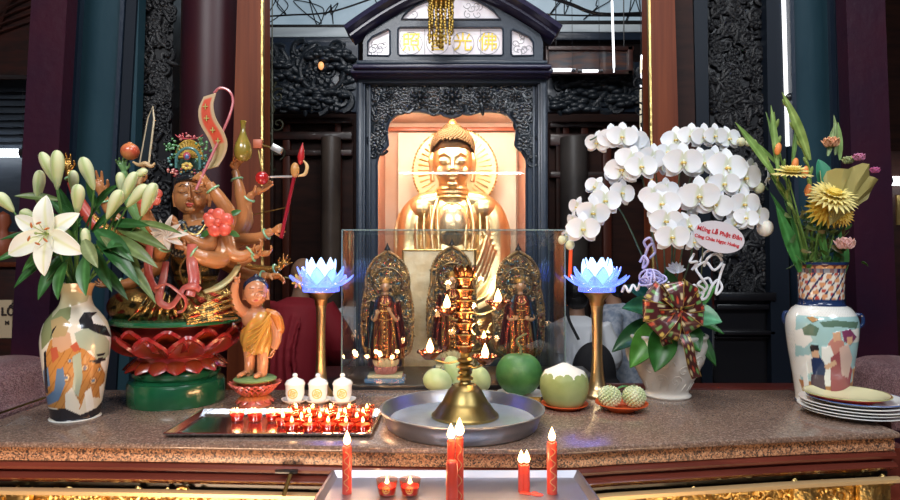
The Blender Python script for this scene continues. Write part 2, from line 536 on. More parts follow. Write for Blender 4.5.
# carved lintels (left and right of the shrine)
def lintel(name, x0, x1, y0, y1, Y, seed, lab, medal=None):
    a = A(x0, y1, Y); b = A(x1, y0, Y)
    t = thing(name, (a.x, Y, a.z), lab, 'carving')
    MB().bx(a.x, b.x, Y, Y + .06, a.z, b.z, .004).build('backing_board', M['lacquer'], t)
    g = MB(); rd = random.Random(seed)
    # clouds and curls
    carve(g, a.x + .05, b.x - .05, a.z + .04, b.z - .04, Y - .01, 90, .03, .085, seed, relief=1.3)
    for i in range(14):
        cx = rd.uniform(a.x + .1, b.x - .1); cz = rd.uniform(a.z + .02, b.z - .05)
        for k in range(5): g.ell((cx + (k - 2) * .045, Y - .03, cz + rd.uniform(-.01, .01) - abs(k - 2) * .012), (.045, .035, .022), 10, 7)
    g.build('carved_relief', M['carved_grey'], t)
    if medal:
        m = A(medal[0], medal[1], Y - .03); r = medal[2] / F * Y
        g = MB(); g.tube([m + V((cos(k * PI / 16), 0, sin(k * PI / 16))) * r for k in range(32)], .016, 6, closed=True)
        g.build('ring', M['carved_grey'], t)
        g = MB().ell(m + V((0, -.03, .02)), (.020, .02, .028)); g.build('bulb', mat('amber_bulb', (1, .5, .2), .3, emit=(1, .42, .15), es=.7), t)
    return t
lintel('carved_lintel', 256, 358, 42, 112, 4.3, 3, 'dark carved lintel with a round medallion, left of the shrine', (322, 70, 22))
lintel('carved_lintel', 546, 656, 62, 112, 4.3, 8, 'dark carved lintel of cloud scrolls, right of the shrine')

# lantern like red glazed frame right of the shrine with bright strips
t = thing('glazed_frame', A(590, 74, 4.1), 'dark red glazed transom frame with bright reflections, right of the shrine gable', 'frame')
g = MB(); Y = 4.1
for (x0, x1, y0, y1) in ((546, 634, 46, 50), (546, 634, 70, 74), (546, 549, 46, 74), (628, 633, 46, 74)):
    a = A(x0, y1, Y); b = A(x1, y0, Y); g.bx(a.x, b.x, Y, Y + .05, a.z, b.z, .003)
g.build('frame', M['dimred'], t)
for px in (556, 624): MB().tube([A(px, 48, Y + .02), V((A(px, 48, Y).x, Y + .02, 4.6))], .004, 6).build('hanger', M['black'], t)
a = A(548, 72, Y); b = A(630, 48, Y); MB().bx(a.x, b.x, Y + .02, Y + .03, a.z, b.z).build('pane', mat('dusky_pane', (.03, .035, .045), .2, col2=(.12, .05, .03), scale=7, stretch=(1, 1, 5)), t)
M['tube'] = mat('fluorescent_tube', (1, 1, 1), .4, emit=(.88, .95, 1), es=7)
M['tube_dim'] = mat('small_white_lamp', (1, 1, 1), .4, emit=(.95, .97, 1), es=1.6)
def lamp_tube(p0, p1, r, lab, m=None):
    t = thing('fluorescent_lamp', (p0 + p1) / 2, lab, 'lamp')
    MB().tube([p0, p1], r, 10).build('tube', m or M['tube'], t)
    d = (p1 - p0).normalized()
    for p, s in ((p0, -1), (p1, 1)): MB().tube([p + d * s * .03, p], r * 1.2, 8).build('end_cap', M['steel'], t)
    MB().tube([p1 + d * .01, V((p1.x, p1.y + .004, 4.6))] if abs(d.z) < .5 else [p0 if p0.z > p1.z else p1, V((p0.x, p0.y, 4.6))], .0015, 5).build('wire', M['black'], t)
    return t
lamp_tube(A(553, 70, 4.05), A(571, 70, 4.05), .011, 'shorter left one of two small white tubes under the red transom frame', M['tube_dim'])
lamp_tube(A(582, 71, 4.05), A(598, 71, 4.05), .009, 'right one of two small white tubes under the red transom frame', M['tube_dim'])
lamp_tube(A(612, 1, 4.0), A(614, 68, 4.0), .007, 'upright thin white tube lamp right of the shrine gable', M['tube_dim'])
lamp_tube(A(508, -8, 4.0), A(509, 5, 4.0), .007, 'short upright white tube above the shrine roof slope', M['tube_dim'])
lamp_tube(A(-60, 153, 4.4), A(21, 153, 4.4), .028, 'bright white fluorescent tube at the far left edge')
lamp_tube(A(890, 181, 4.1), A(930, 181, 4.1), .030, 'white fluorescent tube at the far right edge')
lamp_tube(A(642, 60, 4.0), A(642, 74, 4.0), .012, 'small pale upright lamp beside the right brown post', mat('cream_lamp', (1, .9, .7), .4, emit=(.8, .7, .5), es=.7))
lamp_tube(A(641, 90, 4.0), A(641, 128, 4.0), .009, 'long dim cream tube beside the right brown post', mat('cream_lamp_dim', (1, .9, .7), .4, emit=(.5, .45, .3), es=.4))

# hanging dark ironwork at both sides under the lintels
for k, (px, lab) in enumerate(((272, 'dark wrought scroll bracket hanging beside the left brown post'), (643, 'dark wrought scroll bracket hanging beside the right brown post'))):
    g = MB(); Y = 3.9
    for j in range(7):
        p = A(px + (6 if j % 2 else -4), 82 + j * 14, Y); scroll(g, p.x, p.z, p.y, .05, 1.2, j, 1 if j % 2 else -1, .007)
    a = A(px, 70, Y); b = A(px, 180, Y); g.tube([a, b], .008, 6); g.tube([a, V((a.x, a.y, 4.6))], .004, 6)
    single(g, 'scroll_bracket', M['carved'] if k else mat('olive_iron', (.05, .05, .03), .4, metal=.4), lab, 'bracket')

# dark timber furniture seen behind: chests of beams under the lintels
def beam_frame(name, x0, x1, bars, Y, lab, cols):
    a = A(x0, 400, Y); t = thing(name, (a.x, Y, 0), lab, 'screen')
    lo = A(x0, bars[0][0], Y); hi = A(x1, bars[0][0], Y)
    MB().bx(lo.x, hi.x, Y + .05, Y + .08, 0.02, A(0, bars[0][0], Y).z).build('panel', M['darkwood'], t)
    for (y0, y1) in bars:
        a = A(x0, y1, Y); b = A(x1, y0, Y); MB().bx(a.x, b.x, Y - .02, Y + .05, a.z, b.z, .006).build('rail', cols[0], t)
    for (c0, c1) in cols[1]:
        a = A(c0, bars[-1][1], Y); b = A(c1, bars[0][0], Y); MB().bx(a.x, b.x, Y - .01, Y + .05, .02, b.z, .004).build('post', M['redbrown'] if c0 % 2 else M['darkwood'], t)
    return t
beam_frame('wooden_screen', 262, 352, ((118, 124), (132, 140), (150, 156)), 4.5, 'dim red-brown timber screen behind the left lamp stand', (M['dimred'], ((268, 274), (283, 290), (335, 341))))
beam_frame('wooden_screen', 550, 650, ((122, 128), (134, 146), (172, 178)), 4.5, 'dim red-brown timber screen behind the orchid sprays', (M['dimred'], ((556, 560), (563, 569), (581, 588), (603, 611))))
g = MB(); a = A(331, 290, 4.42); b = A(331, 138, 4.42)
g.tube([V((a.x, a.y, 0)), b], .07, 20)
single(g, 'round_pillar', mat('grey_brown_pillar', (.10, .075, .06), .4, col2=(.05, .035, .03), scale=4), 'dim grey-brown round pillar behind the left timber screen', 'pillar')
g = MB(); a = A(574, 138, 4.46); g.tube([V((a.x, a.y, 0)), a], .10, 20)
single(g, 'round_pillar', mat('grey_pillar', (.07, .06, .055), .45, col2=(.035, .03, .03), scale=4), 'dim grey round pillar seen left of the white orchids', 'pillar')
g = MB(); a = A(568, 330, 3.9); b = A(571, 243, 3.9); g.tube([a, b], .011, 10)
t = thing('red_light_strip', (a.x, a.y, 0), 'thin upright orange-red light strip beside the glass case', 'lamp')
g.build('tube', mat('orange_red_lamp', (1, .15, .05), .4, emit=(1, .10, .03), es=.6), t)
MB().tube([V((a.x, a.y + .02, 0)), b + V((0, .02, 0))], .010, 8).build('pole', M['black'], t)

# ---------------------------------------------------------------- screen of columns either side (Y ~ 2.75 - 3)
def slant(mb, xt0, xt1, xb0, xb1, Y, D, yt=-30, yb=400, bev=.006):
    """post whose front face runs between pixel columns at top and foot; continued to the floor"""
    T0, T1 = A(xt0, yt, Y), A(xt1, yt, Y); B0, B1 = A(xb0, yb, Y), A(xb1, yb, Y)
    def ext(T, B, z): k = (z - B.z) / (T.z - B.z); return B + (T - B) * k
    ztop = 4.55
    q = [ext(T0, B0, 0.0), ext(T1, B1, 0.0), ext(T1, B1, ztop), ext(T0, B0, ztop)]
    vs = q + [p + V((0, D, 0)) for p in q]
    mb.flat = True
    mb.add(vs, [(0, 1, 2, 3), (5, 4, 7, 6), (1, 5, 6, 2), (4, 0, 3, 7), (3, 2, 6, 7), (4, 5, 1, 0)]); mb.flat = False
    return mb

def post(name, xt0, xt1, xb0, xb1, Y, D, m, lab, extra=None, cat='column'):
    g = slant(MB(), xt0, xt1, xb0, xb1, Y, D)
    t = thing(name, (A((xb0 + xb1) / 2, 390, Y).x, Y, 0), lab, cat)
    g.build('shaft', m, t)
    if extra: extra(t)
    return t
# left side
post('square_column', 33, 69, 8, 44, 2.55, .07, M['purple'], 'worn dark purple square column at the far left')
def grooves(x0t, x0b, Y, ms):
    def f(t):
        for (dt, w, dy, m) in ms:
            slant(MB(), x0t + dt, x0t + dt + w, x0b + dt, x0b + dt + w, Y - dy, .05).build('moulding', m, t)
    return f
post('door_jamb', 70, 140, 47, 128, 2.75, .06, M['teal'], 'dark teal blue jamb with deep vertical mouldings, behind the lilies',
     grooves(70, 47, 2.75, ((0, 5, .02, M['lacquer']), (8, 4, .03, M['lacquer']), (52, 4, .02, M['lacquer']), (58, 10, .015, M['stile']))), 'door jamb')
def cpanel(name, x0t, x1t, x0b, x1b, Y, lab, seed, n=420, ym=400):
    t = post(name, x0t, x1t, x0b, x1b, Y, .08, M['black'], lab, None, 'carved panel')
    a = A(x0b, 300, Y); b = A(x1t, -10, Y)
    g = MB()
    def ins(x, z):
        py = 258 - (z - CZ) / Y * F; px = 450 + x / Y * F; k = (py + 30) / 430
        return x0t + (x0b - x0t) * k + 2 < px < x1t + (x1b - x1t) * k - 2
    carve(g, min(a.x, A(x0t, 0, Y).x), max(b.x, A(x1b, 300, Y).x), A(0, ym, Y).z, A(0, -25, Y).z, Y - .01, n, .012, .04, seed, ins, 1.5)
    g.build('carved_relief', M['carved'], t)
    return t
cpanel('carved_door_panel', 140, 174, 133, 168, 2.86, 'narrow black door panel densely carved with foliage, behind the sword', 5)
def beads(px, Y, lst):
    def f(t):
        for (dt, w, m) in lst: slant(MB(), px + dt, px + dt + w, px + dt - 4, px + dt + w - 4, Y - .012, .05).build('moulding', m, t)
    return f
# big round maroon column
g = MB(); c0 = A(196, 400, 2.72); c1 = A(202, -30, 2.72); r = 29 / F * 2.8
dx = (c1 - c0); k0 = (0 - c0.z) / dx.z; k1 = (4.55 - c0.z) / dx.z
cc = lambda k: c0 + dx * k + V((0, r, 0))
g.tube([cc(k0), cc(k1)], r, 40)
single(g, 'round_column', M['darkred'], 'glossy dark maroon round column directly behind the many-armed statue', 'column')
post('brown_post', 238, 262, 226, 262, 2.66, .12, M['brown'], 'upright orange-brown wooden post with gilt edge, left of the shrine',
     lambda t: slant(MB(), 261, 263, 261, 263, 2.655, .02).build('gilt_edge', M['goldleaf'], t), 'post')
post('dark_post', 222, 239, 216, 232, 3.02, .08, M['black'], 'black recessed post between the round column and brown post', None, 'post')
# right side
post('brown_post', 650, 674, 655, 686, 2.66, .12, M['brown'], 'upright orange-brown wooden post rising behind the orchids',
     lambda t: slant(MB(), 648, 650, 654, 656, 2.655, .02).build('gilt_edge', M['goldleaf'], t), 'post')
post('door_stile', 674, 692, 684, 701, 2.78, .1, M['darkwood'], 'dark brown door stile beside the right brown post', None, 'door stile')
cpanel('carved_door_panel', 708, 765, 714, 771, 2.86, 'wide black door panel carved with scrolls, right of the orchids', 9, 520, 292)
post('door_stile', 693, 707, 702, 713, 2.80, .1, M['stile'], 'blue-black door stile edging the wide carved panel', None, 'door stile')
post('door_stile', 766, 782, 772, 792, 2.80, .1, M['stile'], 'blue-black door stile beside the bright vertical gap', None, 'door stile')
# lower door panel with rails (right)
t = thing('lower_door_panel', (A(740, 390, 2.83).x, 2.83, 0), 'plain black lower door panel with horizontal mouldings behind the white flowerpot', 'door panel')
Y = 2.84; a = A(714, 292, Y); b = A(771, 292, Y); MB().bx(a.x, b.x, Y, Y + .015, .02, a.z).build('panel', M['black'], t)
for (y0, y1, dy) in ((292, 300, .05), (304, 309, .03), (330, 334, .04), (336, 338, .02)):
    a = A(714, y1, Y); b = A(771, y0, Y); MB().bx(a.x, b.x, Y - dy, Y, a.z, b.z, .003).build('moulding', M['black'], t)
g = MB(); a = A(694, 398, 2.5); b = A(800, 393, 2.5)
g.bx(a.x - .1, b.x + .2, 2.48, 2.75, TT - .02, TT + .004, .004)
# bright gap: a tall slit of daylight, with a dark knob
def slit(g):
    Y = 2.792; T0, T1 = A(781.5, -30, Y), A(788, -30, Y); B0, B1 = A(786.5, 146, Y), A(793, 146, Y); dv = V((0, .01, 0))
    g.flat = True; g.add([B0, B1, T1, T0, B0 + dv, B1 + dv, T1 + dv, T0 + dv], [(0, 1, 2, 3), (5, 4, 7, 6), (1, 5, 6, 2), (4, 0, 3, 7), (3, 2, 6, 7), (4, 5, 1, 0)]); g.flat = False
    return g
t = thing('daylight_slit', A(788, 140, 2.95), 'narrow upright strip of white daylight between the door stile and teal jamb', 'window slit')
slit(MB()).build('pane', mat('white_daylight', (1, 1, 1), .5, emit=(.9, .92, .95), es=1.0), t)
MB().ell(A(790, 97, 2.78), (.02, .012, .018)).build('latch', M['black'], t)
post('door_jamb', 789, 842, 800, 858, 2.78, .06, M['teal'], 'dark teal blue jamb with vertical mouldings, behind the yellow flowers',
     grooves(789, 800, 2.78, ((0, 4, .02, M['lacquer']), (40, 5, .02, M['lacquer']), (47, 6, .03, M['lacquer']))), 'door jamb')
post('square_column', 845, 884, 860, 900, 2.60, .07, M['purple'], 'worn dark purple square column at the far right')
# dim things past the columns at both edges
t = thing('wall_cabinet', (A(-40, 300, 3.9).x, 3.9, 0), 'dim red-brown carved cabinet beyond the far left column', 'cabinet')
Y = 3.9
a = A(-90, 390, Y); b = A(34, 232, Y); MB().bx(a.x, b.x, Y, Y + .3, .02, b.z, .01).build('body', M['dimred'], t)
for yy in (232, 244, 262): 
    a = A(-90, yy + 5, Y); b = A(34, yy, Y); MB().bx(a.x, b.x, Y - .04, Y, a.z, b.z, .006).build('moulding', M['brown'], t)
g = MB(); a = A(-90, 395, 4.5); b = A(34, 80, 4.5); g.bx(a.x, b.x, 4.5, 4.55, .02, b.z); 
for k in range(9):
    z = A(0, 90 + k * 7, 4.5).z; g.bx(a.x, b.x, 4.47, 4.5, z - .02, z + .004)
single(g, 'slatted_shutter', M['bluewall'], 'dark blue slatted shutter beyond the far left column', 'shutter')
g = MB(); a = A(-90, 75, 4.2); b = A(36, -60, 4.2); g.bx(a.x, b.x, 4.2, 4.3, a.z, b.z)
for k in range(6): g.tube(spl([A(-60 + k * 9, 70, 4.19), A(-20 + k * 6, 40 - k * 8, 4.17), A(34, 20 - k * 8, 4.19)], 8), .008, 5)
single(g, 'carved_transom', M['dimred'], 'dim red-brown transom board above the far left shutter', 'transom')
p = A(5, 222, 3.4)
g = MB(); g.lathe([(.02, 0), (.05, .03), (.055, .09), (.03, .13), (.022, .16), (.04, .2), (.03, .24), (0, .26)], p + V((-.01, 0, -.2)), 20)
single(g, 'clay_figure', mat('orange_clay', (.35, .09, .04), .5), 'small orange-brown figure at the left edge behind the lilies', 'figurine')
t = thing('paper_sign', A(6, 318, 3.3), 'small cream paper notice with dark lettering at the far left edge', 'sign')
a = A(-6, 338, 3.3); b = A(12, 300, 3.3); MB().bx(a.x, b.x, 3.3, 3.31, a.z, b.z).build('paper', mat('cream_paper', (.55, .45, .30), .7), t)
g = MB(); g.bx(A(-6, 0, 3.3).x, A(13, 0, 3.3).x, 3.31, 3.33, 0.02, a.z + .05); g.build('stand_board', M['dimred'], t)
def text(txt, loc, size, m, parent, rot=(PI / 2, 0, 0), ext=.0008, bold=0, name='lettering', align='CENTER'):
    cu = bpy.data.curves.new(name, 'FONT'); cu.body = txt; cu.size = size; cu.extrude = ext; cu.offset = bold
    cu.align_x = align; cu.align_y = 'CENTER'; cu.materials.append(m); cu.resolution_u = 3
    o0 = bpy.data.objects.new(name, cu); C.objects.link(o0); bpy.context.view_layer.update()
    me = bpy.data.meshes.new_from_object(o0.evaluated_get(bpy.context.evaluated_depsgraph_get()))
    bpy.data.objects.remove(o0); me.name = name
    o = bpy.data.objects.new(name, me); C.objects.link(o); o.parent = parent
    o.location = V(loc) - origin_of(parent); o.rotation_euler = rot
    return o
M['ink'] = mat('black_ink', (.03, .02, .02), .6)
text('LỐ', A(8, 312, 3.295), .06, M['ink'], t, bold=.002)
text('M', A(7, 323, 3.295), .03, M['ink'], t, bold=.001)
t = thing('gilt_cabinet', (A(930, 300, 4.2).x, 4.2, 0), 'dim black cabinet with a gilt panel at the far right edge', 'cabinet')
Y = 4.2; a = A(880, 380, Y); b = A(1000, 195, Y); MB().bx(a.x, b.x, Y, Y + .3, .02, b.z + .3, .01).build('body', M['darkwood'], t)
a = A(896, 225, Y); b = A(920, 195, Y); MB().bx(a.x, b.x, Y - .01, Y, a.z, b.z).build('panel', M['goldleaf'], t)

# ================================================================ ALTAR TABLE
edge_px = [(-60, 440.5), (0, 441), (150, 442.5), (300, 445), (420, 447), (560, 448), (620, 445), (700, 441), (800, 436), (900, 432), (960, 429)]
H = CZ - TT
edge = []
for x, y in edge_px:
    Yd = F * H / (y - 258); edge.append((A(x, y, Yd).x, Yd))
edge = [e for e in edge if abs(e[0]) < 1.31]
t_altar = thing('altar_table', (0, 1.9, 0), 'long altar table with speckled granite top and upturned ends', 'table')
YBK = 2.19
# top slab: plan polygon, rounded front nosing
def slab(poly_front, yback, z0, z1, name, m, parent, round_=0.006):
    g = MB(); n = len(poly_front)
    prof = [(0, z1), (0, z1)]
    rows = []
    segs = [(-round_, z1), (-round_ * .3, z1 - round_ * .3), (0, z1 - round_), (0, z0 + round_), (-round_ * .3, z0 + round_ * .3), (-round_, z0)]
    vs = []; 
    for (x, y) in poly_front:
        vs.append(V((x, yback, z1)))
        for (o, z) in segs: vs.append(V((x, y - o * 1.0 , z)))
        vs.append(V((x, yback, z0)))
    m_ = len(segs) + 2; fs = []
    for i in range(n - 1):
        for k in range(m_):
            k2 = (k + 1) % m_; fs.append((i * m_ + k, (i + 1) * m_ + k, (i + 1) * m_ + k2, i * m_ + k2))
    fs.append([k for k in range(m_)]); fs.append([(n - 1) * m_ + k for k in range(m_)])
    g.add(vs, fs); return g.build(name, m, parent)
ed = [(e.x, e.y) for e in spl(edge, 6)]
slab(ed, YBK, TT - .016, TT, 'granite_top', M['granite'], t_altar)
slab([(x, y + .020) for x, y in ed], YBK, TT - .054, TT - .0165, 'granite_edge', M['granite_edge'], t_altar, .003)
# upturned ends
for s in (-1, 1):
    g = MB()
    x0 = 1.325; y0 = (1.80 if s < 0 else 1.86)
    prof = [(x0 - .005, -.05), (x0 - .005, .002), (x0 + .02, .012), (x0 + .045, .045), (x0 + .07, .085), (x0 + .11, .112), (x0 + .16, .122), (x0 + .24, .122), (x0 + .3, .11), (x0 + .32, .07), (x0 + .26, -.05)]
    P = [V((p[0] * s, p[1])) for p in spl([V((a, b, 0)) for a, b in prof], 4)]
    g.prism([(p.x, TT + p.y) for p in P], y0, YBK)
    g.build('upturned_end', M['granite_pink'], t_altar)
    g = MB(); g.tube([V(((x0 + .003) * s, y0 - .002, TT + .006)), V(((x0 + .003) * s, YBK, TT + .006))], .005, 8); g.build('gold_lit_edge', M['brass'], t_altar)  # brass-coloured strip stands in for gold light along the lower edge
# body below
M['cherry'] = mat('cherry_red_moulding', (.16, .035, .022), .22, col2=(.09, .018, .012), scale=3, stretch=(.5, 8, 8), coat=.5)
g = MB(); inner = [(x, y + .03) for x, y in ed if abs(x) < 1.28]
prof = [(-.5, -.054), (0.0, -.054), (.012, -.058), (.016, -.066), (.012, -.074), (.0, -.078), (.0, -.083), (.014, -.086), (.020, -.094), (.014, -.101), (0, -.104), (-.005, -.112), (-.02, -.115), (-.5, -.115)]
g.sweep([(o, TT + z) for o, z in prof], inner)
g.build('moulding', M['cherry'], t_altar)
g = MB(); g.bx(-1.27, 1.27, 1.72, YBK, .0, TT - .06); g.build('body', M['cherry'], t_altar)
# gilt carved front behind a brass rail
g = MB(); fr = [(x, y - .002) for x, y in ed if abs(x) < 1.27]
g.sweep([(0, TT - .118), (.006, TT - .121), (.006, TT - .130), (0, TT - .133), (-.012, TT - .133), (-.012, TT - .118)], [(x, y + .0) for x, y in fr])
g.build('brass_rail', mat('bright_brass', (.80, .56, .28), .35, .5), t_altar)
g = MB(); rd = random.Random(4)
mid = [(x, y + .05) for x, y in ed if abs(x) < 1.26]
g.sweep([(0, TT - .30), (0, TT - .115), (-.02, TT - .115), (-.02, TT - .30)], mid)
g.build('backing_board', M['black'], t_altar)
g = MB()
def front_y(x):
    for i in range(len(ed) - 1):
        if ed[i][0] <= x <= ed[i + 1][0]:
            k = (x - ed[i][0]) / (ed[i + 1][0] - ed[i][0]); return ed[i][1] * (1 - k) + ed[i + 1][1] * k
    return ed[0][1]
for k in range(260):
    x = rd.uniform(-1.22, 1.22)
    if .32 < x < .5 and rd.random() < .5: continue
    z = TT - rd.uniform(.135, .20); y = front_y(x) + .035; r = rd.uniform(.008, .022)
    if rd.random() < .5: scroll(g, x, z, y, r, 1.2, rd.uniform(0, 6), 1, r * .3, 12)
    else: g.ell((x, y, z), (r, .008, r * .5), 8, 6, Matrix.Rotation(rd.uniform(0, 3), 4, 'Y'))
g.sweep([(0, TT - .205), (0, TT - .130), (-.004, TT - .130), (-.004, TT - .205)], [(x, y + .037) for x, y in ed if abs(x) < 1.24])
g.build('gilt_carving', M['goldleaf'], t_altar)
for x in (-1.1, 1.12, .93): MB().bx(x - .03, x + .03, front_y(x) + .01, front_y(x) + .03, TT - .28, TT - .134, .004).build('gilt_pilaster', M['goldleaf'], t_altar)
# small brass strut on the moulding
g = MB(); p = V((A(286, 0, 1.52).x, front_y(-.4) - .012, 0)); g.box((p.x, p.y + .01, TT - .063), (.055, .012, .008), .001); 
b = MB(); b.tube([V((p.x + .012, p.y, TT - .066)), V((p.x - .002, p.y - .012, TT - .115))], .005, 6)
b.build('brass_strut', M['brass'], t_altar); g.build('black_catch', M['black'], t_altar)

# rear cabinet that carries the glass case
t = thing('rear_cabinet', (0, 2.5, 0), 'black lacquered cabinet right behind the altar table, under the glass case', 'cabinet')
MB().bx(-.52, .56, YBK + .003, 2.66, .0, TT - .012, .003).build('body', M['black'], t)
MB().bx(-.53, .57, YBK + .002, 2.67, TT - .012, TT + .001, .003).build('top', M['black'], t)
g = MB(); g.bx(.575, 1.29, 2.20, 2.30, TT - .04, TT + .003, .003)
single(g, 'red_ledge', mat('dark_red_ledge', (.09, .015, .01), .35, coat=.3), 'thin dark red ledge at the back edge of the table, right of the flowerpot', 'ledge')
# ================================================================ SHRINE
YS = 2.80
t_shrine = thing('shrine_cabinet', (A(452, 0, 3).x, 3.0, 0), 'tall blue-black lacquered shrine cabinet with arched gable and gilt characters', 'shrine')
PX = lambda x, Y=YS: A(x, 200, Y).x
PZ = lambda y, Y=YS: A(450, y, Y).z
mirror = lambda pts, c=452: [(2 * c - x, y) for x, y in pts[::-1]]
tow = lambda pts, Y=YS: [(A(x, y, Y).x, A(x, y, Y).z) for x, y in pts]
YBK2 = 3.45
# carcass
g = MB(); g.bx(PX(358), PX(369), YS + .02, YBK2, 0.0, PZ(72), .004); g.bx(PX(535), PX(546), YS + .02, YBK2, 0.0, PZ(72), .004)
g.bx(PX(369), PX(535), YBK2 - .03, YBK2, 0, PZ(72)); g.bx(PX(369), PX(535), YS + .02, YBK2, PZ(86), PZ(72)); g.bx(PX(369), PX(535), YS + .02, YBK2, 0, TT - .1)
g.build('carcass', M['lacquer'], t_shrine)
# outer pilasters
for a, b in ((357, 366), (537, 547)):
    MB().bx(PX(a), PX(b), YS - .03, YS + .05, 0, PZ(80), .006).build('pilaster', M['lacquer'], t_shrine)
    MB().bx(PX(a + (1.5 if a < 400 else 2)), PX(b - (2 if a < 400 else 1.5)), YS - .04, YS + .02, 0.05, PZ(84), .006).build('pilaster_face', M['lacquer'], t_shrine)
# panel with ogee opening
ogl = spl([V((377, 172, 0)), V((377, 163, 0)), V((380, 154, 0)), V((387, 147, 0))], 4) + spl([V((388.3, 145, 0)), V((387, 130, 0)), V((391, 119.5, 0)), V((403, 112.5, 0)), V((420, 111.5, 0)), V((434, 114.5, 0)), V((440.5, 113.5, 0))], 5) + spl([V((441, 113, 0)), V((444, 115.5, 0)), V((452, 118, 0))], 4)
ogl = [(p.x, p.y) for p in ogl]
opening = [(377, 420)] + ogl + mirror(ogl[:-1], 451.7) + [(526.4, 420)]
outer = [(366, 80), (537, 80), (537, 440), (366, 440)]
g = MB(); g.prism(tow(outer), YS, YS + .03, [tow(opening)]); g.build('arched_panel', M['lacquer'], t_shrine)
# raised rim along the opening and around the frieze
g = MB(); pts = [V((A(x, y, YS).x, YS - .002, A(x, y, YS).z)) for x, y in opening]; g.tube(pts, .006, 6); g.build('opening_rim', M['lacquer'], t_shrine)
g = MB()
for (a, b, c, d) in ((368.5, 371, 84, 420), (532.5, 535, 84, 420), (369, 535, 83.5, 86)):
    g.bx(PX(a), PX(b), YS - .012, YS + .01, PZ(d), PZ(c), .003)
g.build('frieze_border', M['lacquer'], t_shrine)
opp = tow(opening); opz = [(x, z) for x, z in opp]
def ins(x, z):
    for dx, dz in ((0, 0), (.02, 0), (-.02, 0), (0, -.02)):
        if inpoly(x + dx, z + dz, opz): return False
    return True
g = MB()
carve(g, PX(373), PX(531), PZ(184), PZ(88), YS - .002, 560, .012, .036, 12, ins, 1.15)
for k in range(5):   # three rosettes on the top band
    p = A((389, 420, 452, 484, 515)[k], 97, YS); rr = (.03, .042, .05, .042, .03)[k]
    for i in range(8):
        a = i * PI / 4; g.ell((p.x + cos(a) * rr * .6, YS - .008, p.z + sin(a) * rr * .6), (rr * .36, rr * .3, rr * .22), 8, 6, Matrix.Rotation(-a, 4, 'Y'))
    g.ell((p.x, YS - .018, p.z), rr * .3, 10, 7)
M['frieze'] = mat('carved_blue_black_frieze', (.009, .014, .021), .24, coat=.4, bump=.3, bscale=120)
g.build('carved_frieze', M['frieze'], t_shrine)
# cornice: stepped mouldings
for (x0, x1, y0, y1, dy, m) in ((352, 552, 64, 68, .12, 'lacquer_purple'), (350, 553, 68, 73, .10, 'lacquer_purple'), (355, 549, 73, 77, .07, 'lacquer_purple'), (358, 546, 77, 83, .04, 'lacquer'), (356, 548, 60, 64, .09, 'lacquer')):
    Yd = YS - dy; MB().bx(PX(x0, Yd), PX(x1, Yd), Yd, YBK2, A(450, y1, Yd).z, A(450, y0, Yd).z, .005).build('cornice_moulding', M[m], t_shrine)
# gable: board with four windows
YG = YS - .02
halfw = [(364, 61), (364, 44)]
arc = lambda x: -9 + 47 * ((abs(x - 453) / 98.0) ** 1.55)
toparc = [(x, arc(x) + 4) for x in range(366, 541, 6)]
board = [(363, 62), (363, 42)] + toparc + [(543, 42), (543, 62)]
def rr(pts, k=4): return pts
wins = [[(367.5, 55.5), (368, 42), (372, 37), (388, 29.5), (390, 31), (390, 54), (388.5, 56)],
        [(399.5, 55.5), (398, 54), (398, 29), (400, 27.5), (501, 27.5), (503, 29), (503, 54), (501.5, 55.5)],
        [(511, 54), (511, 31), (513, 29.5), (529, 37), (533, 42), (533.5, 55.5), (513, 56)],
        [(401, 19.5)] + [(x, 19.5 - 24 * (max(0, 1 - ((x - 451) / 50) ** 2)) ** .8) for x in range(404, 500, 6)] + [(501, 19.5)]]
g = MB(); g.prism(tow(board, YG), YG, YG + .04, [tow(wn, YG) for wn in wins]); g.build('gable_board', M['lacquer'], t_shrine)
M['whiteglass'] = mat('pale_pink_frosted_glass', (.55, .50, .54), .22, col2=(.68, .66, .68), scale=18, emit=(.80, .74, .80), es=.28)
M['inkgrey'] = mat('grey_etching', (.30, .30, .32), .4)
M['goldpaint'] = mat('gold_lettering', (.72, .50, .06), .35, .4)
for i, wn in enumerate(wins):
    xs = [p[0] for p in wn]; ys = [p[1] for p in wn]
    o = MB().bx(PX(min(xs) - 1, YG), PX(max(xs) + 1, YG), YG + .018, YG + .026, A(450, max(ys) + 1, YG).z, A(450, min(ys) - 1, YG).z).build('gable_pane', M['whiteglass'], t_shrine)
    g = MB()
    pt = tow(wn, YG); g.tube([V((x, YG - .001, z)) for x, z in pt], .0045, 6, closed=True); g.build('pane_frame', M['lacquer'], t_shrine)
    g = MB(); rd = random.Random(i + 3)
    if i != 1:
        for k in range(9):
            px = rd.uniform(min(xs) + 4, max(xs) - 4); py = rd.uniform(min(ys) + 5, max(ys) - 4)
            if inpoly(px, py, wn): p = A(px, py, YG); scroll(g, p.x, p.z, YG + .017, .02, 1, rd.uniform(0, 6), 1, .0018, 14)
        g.build('etched_scrolls', M['inkgrey'], o)
    else:
        for px in (424.5, 454, 481): g.bx(PX(px - .3, YG), PX(px + .3, YG), YG + .014, YG + .018, A(450, 55, YG).z, A(450, 28, YG).z)
        g.build('glazing_line', M['inkgrey'], o)
        for px, ch in ((411, '照'), (437.5, '普'), (463, '光'), (488.5, '佛')):
            p = A(px, 42, YG)
            text(ch, (p.x, YG + .015, p.z), .088, M['goldpaint'], o, bold=.0002, name='gilt_character')
            g = MB(); g.tube([V((p.x + cos(k * PI / 14) * .05, YG + .016, p.z + sin(k * PI / 14) * .05)) for k in range(28)], .0012, 5, closed=True)
            g.build('etched_ring', M['inkgrey'], o)
